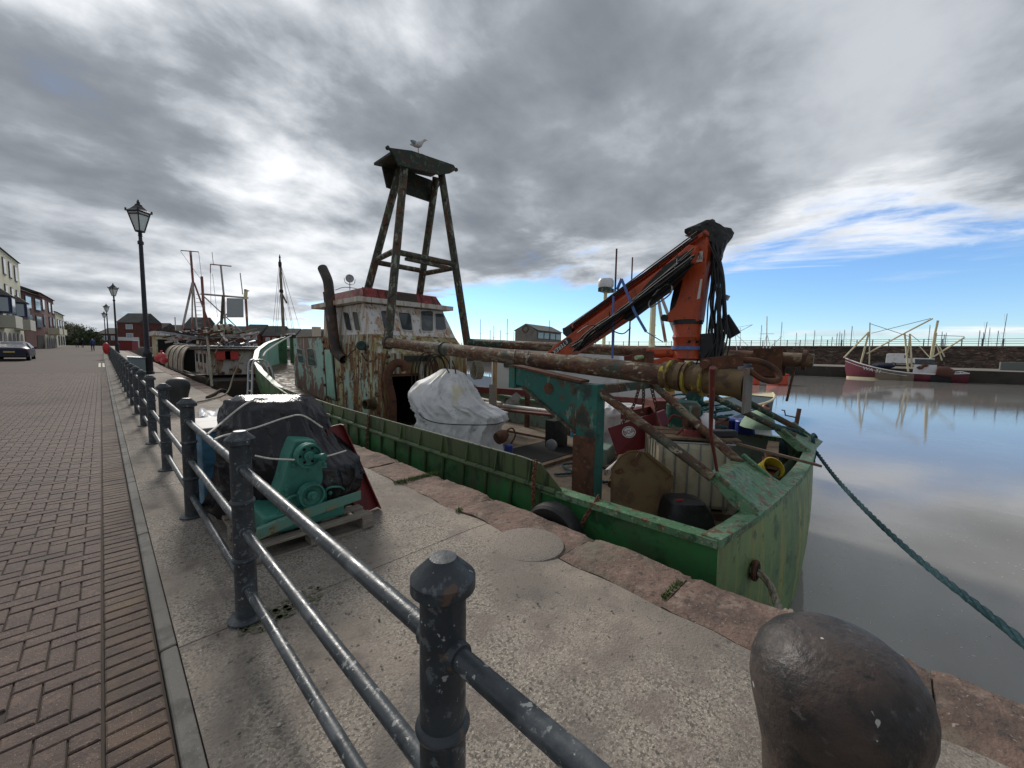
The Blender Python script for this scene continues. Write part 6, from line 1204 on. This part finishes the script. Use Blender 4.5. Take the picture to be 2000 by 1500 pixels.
# ------------------------------------------------------------------ other boats
def small_hull(mb, x, y0, y1, hw, zt, zb, bow=+1, flare=.8, sheer=.5, n=14):
    """hull along y; bow at y1 if bow>0 else at y0"""
    vs = []; L_ = y1-y0
    for i in range(n+1):
        t = i/n; s = t if bow > 0 else 1-t; w = hw*(1-max(0,(s-.55)/.45)**2.2)*(.86+.14*min(1,s*4)); z = zt+sheer*max(0,(s-.4)/.6)**1.8; yy = y0+L_*t
        for sx in (-1, 1): vs += [V(x+sx*w, yy, z), V(x+sx*w*.95, yy, (z+zb)/2), V(x+sx*w*flare*.8, yy, zb)]
    fs = []
    for i in range(n):
        b = i*6; c = b+6
        fs += [(b,c,c+1,b+1), (b+1,c+1,c+2,b+2), (b+4,c+4,c+3,b+3), (b+5,c+5,c+4,b+4), (b+3,c+3,c,b), (b+2,c+2,c+5,b+5)]
    fs += [(0,1,2,5,4,3), (n*6+3,n*6+4,n*6+5,n*6+2,n*6+1,n*6)]
    mb.add(vs, fs); return mb
# brown wooden boat astern of the bow, canvas shelter and tripod mast
bwb = thing('wooden_fishing_boat', 'derelict brown wooden fishing boat with canvas shelter and cluttered masts', 'fishing boat', (5, 27, WZ))
m_wh = M('tarred_planks', (.045,.032,.025), [((.10,.05,.03), (1,1,5), .5, .62), ((.02,.017,.015), (2,2,12), .52, .6)], rough=.8, bump=.01, bscale=9)
small_hull(MB(), 5.0, 20.5, 43, 1.95, .15, -1.9, bow=1, sheer=.3).build('hull', m_wh, bwb, smooth=True)
for k in range(3): z = .3-.42*k; MB().tube([(3.04, 21.1, z), (3.03, 24, z-.02), (3.06, 28, z)], .025, 6).build('rubbing_strake', m_woodb, bwb)
MB().bx(3.35, 6.5, 22.6, 26.0, .3, 1.42).build('cabin', M('dirty_white_cabin', (.42,.38,.34), [((.25,.17,.12), (3,3,.6), .47, .58), (RUSTD, 3, .54, .62), (RUST, (6,6,1), .55, .64)], rough=.8), bwb); MB().bx(3.2, 6.7, 22.3, 27.2, 1.44, 1.53).build('cabin_roof', M('dark_roof', (.05,.04,.035), rough=.8), bwb)
for y in (22.9, 24.0, 25.1): MB().bx(3.33, 3.348, y, y+.5, .85, 1.25).build('window', m_dark, bwb)
MB().tube([(3.2,22.3,1.62), (6.7,22.3,1.62)], .04, 8).build('roof_rail', m_steel, bwb); MB().tube([(3.2,22.3,1.62), (3.2,27.2,1.62)], .04, 8).build('roof_rail', m_steel, bwb)
SHY0, SHY1, SHX = 29.0, 38.5, 4.35
def shell(u, v, k=0.): a_ = math.pi*u; c_, s_2 = math.cos(a_), math.sin(a_); return V(SHX-(1.15+k)*(abs(c_)**.6)*(1 if c_ > 0 else -1), SHY0+(SHY1-SHY0)*v, .0+(1.72+k)*abs(s_2)**.55+.02*math.sin(v*40)*(1 if k == 0 else 0))
cs_ = MB(); cs_.grid(lambda u, v: shell(u, v), 18, 26); cs_.build('canvas_shelter', M('old_canvas', (.36,.32,.25), [((.22,.18,.14), 1.6, .44, .58), ((.46,.42,.35), (1,5,1), .53, .64), ((.16,.10,.07), 4, .58, .66)], rough=.9), bwb, smooth=True)
for k in range(5): MB().tube([shell(u/18, k/4+.001, .02) for u in range(19)], .03, 6).build('hoop', m_woodb, bwb, smooth=True)
MB().add([shell(u/18, .03, -.03) for u in range(19)], [tuple(range(19))]).build('shelter_opening', m_dark, bwb)
m_spar = M('weathered_white_spar', (.42,.38,.35), [((.26,.10,.07), (3,3,1), .52, .62)], rough=.7); m_spr = M('red_brown_spar', (.24,.09,.07), [((.42,.36,.33), 2, .52, .66)], rough=.7)
BY = 26.
def spar(pts, r, mt, name='spar', par=bwb, Y=BY): return MB().tube([gy(px, py, Y) for px, py in pts], r, 8).build(name, mt, par)
for pts, r, mt in ((((372,490), (377,552)), .05, m_spr), (((376,552), (352,660)), .05, m_spar), (((376,552), (375,650)), .035, m_spar), (((377,552), (385,645)), .035, m_spar), (((379,552), (413,645)), .04, m_spr), (((353,489), (388,492)), .025, m_spr), (((394,540), (402,665)), .06, m_spr), (((392,574), (485,582)), .05, m_spar), (((431,517), (437,575), (440,640)), .045, m_spar), (((411,516), (452,520)), .03, m_spr), (((411,516), (411,533)), .02, m_spr), (((436,580), (432,640)), .07, m_leg), (((397,578), (480,655)), .03, m_spar), (((405,655), (455,600)), .03, m_spar), (((479,565), (484,655)), .06, m_spr), (((469,533), (474,575)), .025, m_spar), (((414,492), (417,518)), .012, m_black)): spar(pts, r, mt)
for pts in (((388,492), (394,545)), ((411,533), (412,600)), ((415,535), (425,620)), ((352,490), (392,545))): spar(pts, .008, m_black, 'stay')
for k in range(9): z0_ = gy(383, 575+8*k, BY); MB().tube([z0_, z0_+RIGHT*.28], .012, 5).build('ladder_rung', m_spar, bwb)
c4 = [gy(px, py, BY-.2) for px, py in ((443,620), (476,620), (475,583), (443,582))]; MB().prism(c4, (0,.03,0)).build('grey_board', M('grey_board', (.34,.36,.37), rough=.6), bwb)
MB().prism([gy(px, py, BY-.1) for px, py in ((477,585), (483,583), (484,570), (488,568), (481,565), (478,572))], (0,.2,0)).build('radar_bracket', m_cream, bwb)
lr = MB(); a, b = gy(418,646,24.5), gy(457,644,24.5); lr.tube([a, a+(b-a)*.08, a+(b-a)*.92, b], [.22,.30,.30,.22], 16); lro = lr.build('liferaft', M('liferaft_canister', (.40,.39,.30), [((.25,.22,.15), 3, .5, .65)], rough=.6), bwb, smooth=True)
for t_ in (.2,.5,.8): p = a+(b-a)*t_; MB().lathe([(.305,-.04), (.315,-.04), (.315,.04), (.305,.04)], p, axis=(b-a).normalized(), n=16).build('raft_band', m_rust, lro)
for k, (px, py) in enumerate(((437,694), (452,694))): q = gy(px, py, 22.45); MB().bx(q.x-.28, q.x+.28, 22.40, 22.57, q.z-.22, q.z+.22).build('red_box', M('red_crate', (.45,.04,.03), rough=.5), bwb, bevel=.03)
clr = random.Random(11)
for k in range(60):
    px = clr.uniform(345, 500); py = clr.uniform(648, 672); q = gy(px, py, clr.uniform(22.5, 27)); d = Vector((clr.uniform(-1,1), clr.uniform(-1,1), clr.uniform(-.1,.3))).normalized()*clr.uniform(.3,1.0)
    MB().beam(q-d, q+d, clr.uniform(.04,.12), clr.uniform(.03,.09)).build('deck_gear', clr.choice((m_rust, m_spar, m_woodb, m_black, m_galv, m_rope)), bwb)
for k, (px, py) in enumerate(((398,760), (420,690))): rope_mb([gx(px,py,3.0), gx(px+14,py-30,3.2), gx(px+22,py-60,3.4)], .02, 20).build('hull_rope', m_rope, bwb, smooth=True)
rope_mb([gx(402,640,3.6), gx(408,690,3.25), gx(414,755,3.05)], .05, 40).build('boarding_rope', m_rope, bwb, smooth=True)
for k, (px, py, r) in enumerate(((309,700,.17), (316,697,.22), (320,703,.19))):
    q = gd(px, py, 22.5); bu = MB(); bu.ball(q, r, (1,1,1.15)); bu.lathe([(.05,0), (.06,.1), (.03,.13)], q+V(0,0,r*1.1), n=8); tag(bu.build('buoy', m_redbuoy, smooth=True), ['small pinkish red buoy at the outside of the buoy cluster', 'largest red buoy hanging by the canvas shelter', 'lower red buoy tucked under the canvas shelter'][k], 'buoy', 'red buoys by the shelter')
tag(rope_mb([(2.2,15.2,.03), (2.5,16,.04), (2.9,17.3,.05), (3.3,18.6,-.1)], .05, 60).build('frayed_rope', M('dark_rope', (.06,.045,.035), rough=.9), smooth=True), 'frayed dark rope lying across the quay edge by the black bollard', 'rope')
tag(rope_mb([(1.6,13.6,.06), (2.2,14.6,.04), (2.9,16.2,.06), (3.3,17.2,.6), (3.7,17.6,1.35)], .025, 60).build('bow_mooring_rope', m_rope, smooth=True), 'pale mooring rope from the black bollard up to the bow', 'rope')
# boats beyond
yb_ = thing('moored_workboat', 'old white and ochre boat moored beyond the canvas shelter', 'boat', (5, 52, WZ)); small_hull(MB(), 5.0, 46, 58, 2, .6, -1.9, bow=1).build('hull', m_wh, yb_, smooth=True)
MB().bx(3.4, 6.4, 47, 51, .6, 2.5).build('cabin', M('ochre_cabin', (.42,.32,.14), [((.55,.52,.45), 1.5, .5, .56)], rough=.8), yb_); MB().bx(3.2, 6.6, 46.6, 51.4, 2.52, 2.9).build('cabin_roof', m_white_rust, yb_); MB().bx(3.5, 6.2, 46.98, 46.995, .8, 2.2).build('cabin_opening', m_dark, yb_)
for px, y0_ in ((345,620), (330,640), (338,655)): p = gd(px, 680, 40); MB().tube([p+V(0,0,-1), V(p.x,p.y,gd(px, y0_, 40).z)], .05, 6).build('mast', m_spar, yb_)
rs_ = thing('red_hut', 'small red hut on the quay behind the street lamp', 'hut', gd(250, 683, 62)); q = gd(250, 680, 62); zz_ = zq(q.y)
MB().box((q.x, q.y, zz_+.75), (1.9,1.5,1.5), Matrix.Rotation(rad(-30), 3, 'Z')).build('hut_body', M('hut_red', (.20,.03,.03), rough=.7), rs_); MB().box((q.x, q.y, zz_+1.55), (2.1,1.7,.08), Matrix.Rotation(rad(-30), 3, 'Z')).build('hut_roof', m_white, rs_)
kt = thing('masted_ketch', 'boat with tall bare wooden mast and wire shrouds behind the bow', 'sailing boat', gd(553, 700, 50)); q = gd(552, 700, 50); small_hull(MB(), q.x, q.y-6, q.y+7, 2, -.2, -1.9).build('hull', m_wh, kt, smooth=True)
def K(px, py): return gd(px, py, 50)
MB().tube([V(K(556,690).x, K(556,690).y, -.4), K(554,650), K(550,575), K(547,512)], [.22,.20,.17,.13], 12).build('mast', M('varnished_mast', (.16,.125,.09), [((.28,.24,.19), (3,3,.6), .5, .64)], rough=.6), kt, smooth=True)
MB().lathe([(.16,0), (.2,.2), (.2,.6), (.12,.7), (.08,1.1), (.12,1.2), (.02,1.6)], K(547,522), n=10).build('mast_cap', m_black, kt); MB().tube([K(549,570), K(560,592)], .10, 8).build('gaff', m_woodb, kt); MB().lathe([(.22,0), (.25,.2), (.22,.4)], K(549.5,572), n=10).build('mast_band', m_black, kt)
for (a, b) in (((545,515), (533,640)), ((546,525), (538,650)), ((548,515), (585,640)), ((549,520), (575,650)), ((549,575), (565,650)), ((547,575), (541,650)), ((550,530), (572,650))): MB().tube([K(*a), K(*b)], .022, 5).build('shroud', m_black, kt)
# white workboat moored outside the green boat
wb = thing('white_workboat', 'white cabin workboat moored outside the green trawler', 'boat', (10.6, 7, WZ)); small_hull(MB(), 10.6, 2.6, 13, 1.75, .15, -1.9, bow=1).build('hull', M('navy_hull', (.03,.045,.07), rough=.4), wb, smooth=True)
MB().bx(9.15, 11.9, 5.0, 9.8, .1, 1.75).build('cabin', m_white, wb, bevel=.08); MB().bx(9.1, 12.0, 3.9, 4.99, .1, 1.0).build('cockpit', m_white, wb, bevel=.04)
Wp = Wall((9.15,9.6,0), (9.15,5.1,0)); Wa = Wall((9.2,5.0,0), (11.8,5.0,0))
Wl = Wall((9.15,9.8,0), (9.15,5.0,0))
for u in (.4, 1.6, 2.8): 
    c = [V(9.146, 9.6-u, 1.05), V(9.146, 9.6-u-.9, 1.05), V(9.146, 9.6-u-.9, 1.5), V(9.146, 9.6-u, 1.5)]; window(c, (-1,0,0), wb, gasket=m_white)
for x in (9.4, 10.3): c = [V(x, 4.996, .95), V(x+.7, 4.996, .95), V(x+.7, 4.996, 1.5), V(x, 4.996, 1.5)]; window(c, (0,-1,0), wb, gasket=m_white)
MB().bx(9.2, 9.9, 3.86, 3.89, .35, .7).build('orange_panel', M('ochre_panel', (.50,.22,.04), rough=.6), wb)
def mst(px, py0, py1, zc, r, mt, nm='mast'): a = gd(px, py0, zc); b = gd(px, py1, zc); return MB().tube([a, V(a.x, a.y, b.z)], [r, r*.8], 8).build(nm, mt, wb)
mst(1270, 735, 562, 12, .10, m_cream); mst(1197, 690, 490, 11, .03, m_rust, 'whip_aerial'); mst(1228, 690, 506, 11.4, .025, m_rust, 'whip_aerial')
for a, b in (((1282,562), (1300,668)), ((1290,575), (1318,650))): MB().tube([gd(*a,12), gd(*b,12)], .05, 6).build('mast_stay', m_spar, wb)
for k in range(6): q = gd(1271, 575+20*k, 11.9); MB().tube([q, q+RIGHT*.16], .012, 5).build('mast_step', m_steel, wb)
q = gd(1183, 562, 11); MB().lathe([(.20,0), (.22,.05), (.22,.18), (.18,.24), (.02,.26)], q, n=20).build('radar_dome', m_white, wb, smooth=True); MB().bx(q.x-.2, q.x+.25, q.y-.12, q.y+.12, q.z-.12, q.z-.01).build('radar_mount', m_pipe2, wb); MB().tube([q+V(0,0,-.1), V(q.x, q.y, 1.7)], .05, 8).build('radar_post', m_cream, wb)
# dark launch beyond the stern
ln = thing('dark_launch', 'small dark launch with cream bow moored beyond the green transom', 'boat', (10.4, 3, WZ)); q = gz(1500, 772, -.35)
dh = MB(); bowp = gz(1508, 768, -.30); stn = gz(1330, 800, -.55); dd_ = (bowp-stn); dd_.z = 0; Ld = min(dd_.length, 7.5); dd_.normalize(); sn_ = V(-dd_.y, dd_.x, 0); vs = []
for i in range(13):
    t_ = i/12; w = .95*(1-max(0,(t_-.55)/.45)**2.0)+.03; c = bowp-dd_*Ld*(1-t_); z = -.62+.32*t_**2
    vs += [V(*(c+sn_*w).xy, z), V(*(c+sn_*w*.75).xy, -1.5), V(*(c-sn_*w*.75).xy, -1.5), V(*(c-sn_*w).xy, z)]
dh.add(vs, [(i*4+j, i*4+4+j, i*4+5+j, i*4+1+j) for i in range(12) for j in range(3)]+[(i*4+3, i*4+7, i*4+4, i*4) for i in range(12)]); dh.build('hull', M('dark_teal_hull', (.012,.03,.03), rough=.5), ln)
gwm = MB(); gwm.tube([v+V(0,0,.02) for v in vs[0::4]], .05, 6); gwm.build('gunwale', m_cream, ln); gw2 = MB(); gw2.tube([v+V(0,0,.02) for v in vs[3::4]], .05, 6); gw2.build('gunwale', m_cream, ln)
MB().add([vs[40]+V(0,0,.03), vs[43]+V(0,0,.03), vs[48]+V(0,0,.03)], [(0,1,2)]).build('foredeck', m_cream, ln)
for k, (px, py, zc) in enumerate(((1425,812,7.6), (1456,815,7.3))): q = gd(px, py, zc); tag(MB().lathe([(.004,0), (.16,0), (.17,.02), (.16,.2), (.17,.22), (.16,.24), (.12,.26), (.004,.26)], q+V(0,0,-.30), n=18).build('blue_drum', m_blue, smooth=True), ['blue plastic drum in the launch beside the drop rod', 'blue plastic drum next to the pale green cover'][k], 'drum', 'blue drums in the launch')
gc = blob([(803,1478,1488,.10), (808,1470,1496,.2), (816,1462,1502,.25), (826,1456,1506,.28), (834,1452,1508,.28)], 7.0, .2, fold=(5,.04), seed=4, crump=.02, n=40).build('green_cover', M('pale_green_canvas', (.22,.33,.23), [((.15,.23,.16), 6, .5, .66)], rough=.8), smooth=True); tag(gc, 'pale green canvas cover beyond the starboard rail', 'cover')
q = gd(1496, 798, 7.0); tag(MB().ball(q, .075, (1,1,1.1), 14, 10).build('orange_float', M('orange_float', (.55,.20,.12), [((.03,.02,.02), 9, .52, .6)], rough=.6), smooth=True), 'small orange and black float resting on the green cover', 'float')
# orange raft on the water, maroon boat and van at the far side
q0 = gz(1472, 752, WZ); 
of = thing('orange_pontoon', 'orange-red pontoon float on the water beyond the boom ends', 'pontoon', gz(1505, 750, WZ))
fa, fb = gz(1470, 752, WZ), gz(1540, 752, WZ); fd_ = (fb-fa); fn = V(-fd_.y, fd_.x, 0).normalized(); m_of = M('pontoon_orange', (.55,.07,.03), rough=.5)
for s0, s1 in ((0,.2), (.72,1.0)):
    a, b = fa+fd_*s0, fa+fd_*s1; MB().hexa([a, b, b+fn*1.5, a+fn*1.5]+[p+V(0,0,.95) for p in (a, b, b+fn*1.5, a+fn*1.5)]).build('float', m_of, of, bevel=.1)
MB().hexa([p+V(0,0,z) for z in (.97, 1.1) for p in (fa, fb, fb+fn*1.5, fa+fn*1.5)]).build('deck', m_of, of)
wa = thing('maroon_fishing_boat', 'maroon fishing boat with cream masts moored at the far quay', 'fishing boat', (69.5, -1, WZ)); BX = 69.2
yb0 = gx(1893,745,BX).y; yb1 = gx(1646,735,BX).y
vs = []; nB = 22; m_mar = M('maroon_hull', (.14,.025,.04), [((.09,.018,.028), .5, .45, .65), ((.2,.05,.06), 3, .6, .7)], rough=.5)
topz = lambda s: gx(1892-247*s, [728,731,733,731,727,721,713,704,699][0] if False else 0, BX)
keys = [(0,730), (.1,731), (.25,732), (.45,729), (.6,724), (.75,717), (.88,709), (1,700)]
def sheerz(s):
    for a, b in zip(keys[:-1], keys[1:]):
        if a[0] <= s <= b[0]: t_ = (s-a[0])/(b[0]-a[0]); return gx(1893-247*s, a[1]*(1-t_)+b[1]*t_, BX).z
def rz_(s): return yb0+(yb1-yb0)*s
for i in range(nB+1):
    s = i/nB; w = 1.9*(1-max(0,(s-.6)/.4)**2.2)*(.8+.2*min(1,s*5))+.02; z = sheerz(min(1,s)); y = rz_(s)
    vs += [V(BX+2-w, y, z), V(BX+2-w*.97, y, (z+WZ)/2), V(BX+2-w*.86, y-(.25*(s > .97)), WZ+.15), V(BX+2-w*.7, y-(.3*(s > .97)), WZ-.4), V(BX+2+w, y, z)]
fsx = [(i*5+j, i*5+5+j, i*5+6+j, i*5+1+j) for i in range(nB) for j in range(3)]+[(i*5+4, i*5+9, i*5+5, i*5) for i in range(nB)]+[(0,1,2,3,4)]
MB().add(vs, fsx).build('hull', m_mar, wa, smooth=True)
MB().tube([v+V(-.03,0,.03) for v in vs[0::5]], .07, 6).build('gunwale', m_white, wa); MB().tube([v+V(-.04,0,-.35) for v in vs[0::5]][10:], .025, 5).build('cove_line', m_white, wa)
MB().add([p for i in range(12, nB+1) for p in (vs[i*5+2]+V(-.04,0,.08), vs[i*5+2]+V(-.03,0,-.2))], [(2*k, 2*k+2, 2*k+3, 2*k+1) for k in range(nB-12)]).build('boot_top', m_cream, wa)
def hullpatch(s0, s1, z0_, z1_, mt, nm):
    P = []
    for k in range(7): s = s0+(s1-s0)*k/6; i = min(nB-1, int(s*nB)); f_ = s*nB-i; a = vs[i*5]*(1-f_)+vs[(i+1)*5]*f_; P += [V(a.x-.05+.0, a.y, a.z-z0_), V(a.x+.10, a.y, a.z-z1_)]
    MB().add(P, [(2*k, 2*k+2, 2*k+3, 2*k+1) for k in range(6)]).build(nm, mt, wa)
hullpatch(.40, .715, .05, 1.35, M('bare_plywood', (.20,.165,.12), [((.13,.10,.08), .8, .45, .65)], rough=.9), 'plywood_patch'); hullpatch(.12, .275, .1, 1.3, M('black_patch', (.012,.012,.014), rough=.6), 'black_patch')
def BP(px, py, dx=1.6): return gx(px, py, BX+dx)
MB().hexa([BP(1782,730,.6), BP(1828,733,.6), BP(1828,733,3.2), BP(1782,730,3.2), BP(1785,712,.6), BP(1830,713,.6), BP(1830,713,3.2), BP(1785,712,3.2)]).build('wheelhouse', m_white, wa)
MB().hexa([BP(1787,711.8,.7), BP(1829,713,.7), BP(1829,713,3.1), BP(1787,711.8,3.1), BP(1787,701,.7), BP(1823,702,.7), BP(1823,702,3.1), BP(1787,701,3.1)]).build('wheelhouse_windows', m_glass, wa); MB().hexa([BP(1784,701,.5), BP(1826,702,.5), BP(1826,702,3.3), BP(1784,701,3.3), BP(1784,699,.5), BP(1826,700,.5), BP(1826,700,3.3), BP(1784,699,3.3)]).build('wheelhouse_roof', m_white, wa)
for pts, r, mt in ((((1648,699), (1697,648)), .10, m_cream), (((1681,711), (1697,650)), .11, m_cream), (((1698,712), (1699,630)), .07, m_cream), (((1693,691), (1768,650), (1822,622)), .09, m_cream), (((1774,726), (1767,650)), .10, m_cream), (((1781,718), (1777,652)), .10, m_cream), (((1773,690), (1777,652)), .06, m_cream), (((1813,729), (1826,652), (1832,626)), .12, m_cream), (((1822,698), (1829,650)), .08, m_cream), (((1823,697), (1884,659)), .09, m_cream), (((1840,704), (1829,672)), .07, m_cream), (((1845,697), (1834,675)), .07, m_cream), (((1795,675), (1815,697)), .05, m_cream)):
    MB().tube([BP(*p) for p in pts], r, 7).build('derrick', mt, wa)
for a, b in (((1702,651), (1818,622)), ((1777,652), (1797,668)), ((1830,655), (1884,657)), ((1699,632), (1775,657))): MB().tube([BP(*a), BP(*b)], .03, 4).build('wire', m_black, wa)
nr = MB(); q = BP(1849,727,.2); nr.tube([BP(1829,724,.1), BP(1846,726,.1), BP(1862,731,.1)], [.55,.62,.45], 12); nr.build('net_roll', M('net_brown', (.10,.045,.035), rough=.9), wa, smooth=True)
MB().tube([BP(1793+9*(k/10)*2, 716+3.5*math.sin(k*.628), .5) for k in range(11)], .18, 6).build('rope_pile', m_rust, wa); MB().ball(BP(1725,714,1.5), .8, (1.5,1.5,.5)).build('dark_tarp', m_blue if False else M('navy_tarp', (.015,.02,.04), rough=.8), wa)
for px in (1866, 1876): MB().tube([BP(px,731,.3), BP(px,726,.3)], .05, 5).build('stern_rail', m_white, wa)
MB().tube([BP(1862,727,.3), BP(1878,726,.3), BP(1890,729,.3)], .06, 5).build('stern_rail', m_white, wa)
xd = (BP(1712,721,0)-BP(1692,717,0)).normalized(); sx_ = .7045; ii = int(.76*nB); pw = vs[ii*5]
text_mesh('registration', 'WA 31', .62, m_wl, wa, frame(gx(1703,722.5,BX-.35), xd, V(0,0,1)), .01)
van = thing('white_van', 'white panel van parked on the far quay behind the maroon boat', 'van', (84, -.5, .17)); vy0, vy1 = gx(1786,712,84).y, gx(1729,712,84).y; vy0 -= .6
prof = [(vy1,.35), (vy1,1.0), (vy1-.05,1.9), (vy1-.3,2.02), (vy0+1.6,2.02), (vy0+.9,1.35), (vy0+.1,1.15), (vy0,.9), (vy0,.35)]
MB().prism([(84,y,.17+z) for y, z in prof], (1.9,0,0)).build('body', m_white, van, bevel=.04); MB().prism([(83.98,y,.17+z) for y, z in ((vy0+1.75,1.35), (vy0+1.75,1.85), (vy0+1.35,1.75), (vy0+1.0,1.35))], (-.02,0,0)).build('cab_window', m_glass, van)
for y in (vy1-.9, vy0+.8):
    wv = MB().lathe([(.12,-.1), (.33,-.1), (.33,.1), (.12,.1)], (84.08, y, .50), axis=(1,0,0), n=18).build('wheel', m_black, van); MB().lathe([(.02,0), (.19,0), (.19,.02)], (83.97, y, .50), axis=(-1,0,0), n=14).build('hub', m_galv, van)
MB().bx(83.97, 83.995, vy0+.1, vy1-.1, .62, .72).build('side_strip', m_black, van)
bxg = gx(1979, 717, 80); tag(MB().bx(79.6, 80.4, bxg.y-1.1, bxg.y+1.1, .175, 1.2).build('green_bin', M('grey_green_bin', (.13,.15,.14), rough=.7), bevel=.05), 'grey-green storage bin on the far quay by the wall', 'storage bin')
# rigging of further boats left of the maroon one
fb_ = thing('distant_trawler', 'distant trawler with thin white derricks behind the boom block', 'fishing boat', gx(1480, 720, 70)); 
def DP(px, py): return gx(px, py, 70)
small_hull(MB(), 70.2, DP(1530,720).y, DP(1440,720).y, 1.6, .1, WZ-.4, bow=1).build('hull', M('dark_blue_hull', (.03,.04,.06), rough=.5), fb_, smooth=True)
for pts, r in ((((1440,690), (1436,652), (1470,634)), .05), (((1421,660), (1436,652), (1462,676)), .04), (((1446,680), (1446,640)), .04), (((1497,690), (1498,618)), .07), (((1488,690), (1497,655)), .04), (((1507,690), (1499,655)), .04), (((1484,652), (1512,652)), .04), (((1500,682), (1526,658)), .05), (((1421,643), (1470,634)), .02)): MB().tube([DP(*p) for p in pts], r, 6).build('derrick', m_white if r > .03 else m_black, fb_)
for px, yb_2, lab in ((1513,640,'street lamp standing on the far quay near the distant trawler'),): pass
# yacht masts of the marina beyond the sea wall
yr = random.Random(5); k = 0
for px, yt in ((1484,635), (1523,629), (1553,650), (1571,651), (1588,645), (1602,656), (1623,658), (1632,651), (1637,648), (1641,651), (1646,644), (1660,637), (1811,635), (1836,648), (1841,653), (1844,650), (1909,645), (1915,629), (1917,649), (1928,640), (1953,613), (1945,646), (938,624), (957,645), (964,636), (977,645), (990,623), (1003,648), (1072,626), (1300,660), (1333,655)):
    zc = yr.uniform(95, 125); a = gd(px, 690, zc); zt_3 = gd(px, yt, zc).z; t = thing('yacht_mast', *((('thin bare yacht mast standing between wheelhouse and grey stone building', 'yacht masts by the stone building') if px < 1010 else ('thin yacht mast beside the roof of the grey stone building', None) if px < 1100 else ('short mast tip seen under the orange crane jib', 'mast tips under the crane') if px < 1400 else ('bare yacht mast above the sea wall between boom ends and the maroon bow', 'yacht masts before the maroon bow') if px < 1700 else ('yacht mast rising behind the maroon boat wheelhouse', 'yacht masts behind the maroon wheelhouse') if px < 1880 else ('tallest leaning yacht mast beyond the maroon boat stern', None) if px == 1953 else ('bare yacht mast beyond the maroon boat stern', 'yacht masts past the maroon stern'))[j] if j != 2 else 'yacht mast' for j in (0, 2)), (a.x, a.y, .2), (None if px == 1953 or 1010 < px < 1100 else 'yacht masts by the stone building' if px < 1010 else 'mast tips under the crane' if px < 1400 else 'yacht masts before the maroon bow' if px < 1700 else 'yacht masts behind the maroon wheelhouse' if px < 1880 else 'yacht masts past the maroon stern')); ln_ = -.8 if px > 1900 and yt < 630 else 0
    MB().tube([(a.x, a.y, .2), (a.x+RIGHT.x*0-ln_*RIGHT.x, a.y-ln_*RIGHT.y, zt_3)], [.10,.06], 6).build('mast', m_frail, t)
    h = zt_3*.62; MB().tube([V(a.x,a.y,h)-RIGHT*.5, V(a.x,a.y,h)+RIGHT*.5], .03, 4).build('spreader', m_frail, t); MB().tube([V(a.x,a.y,zt_3), V(a.x,a.y,.3)+RIGHT*2.2], .012, 4).build('stay', m_frail, t)
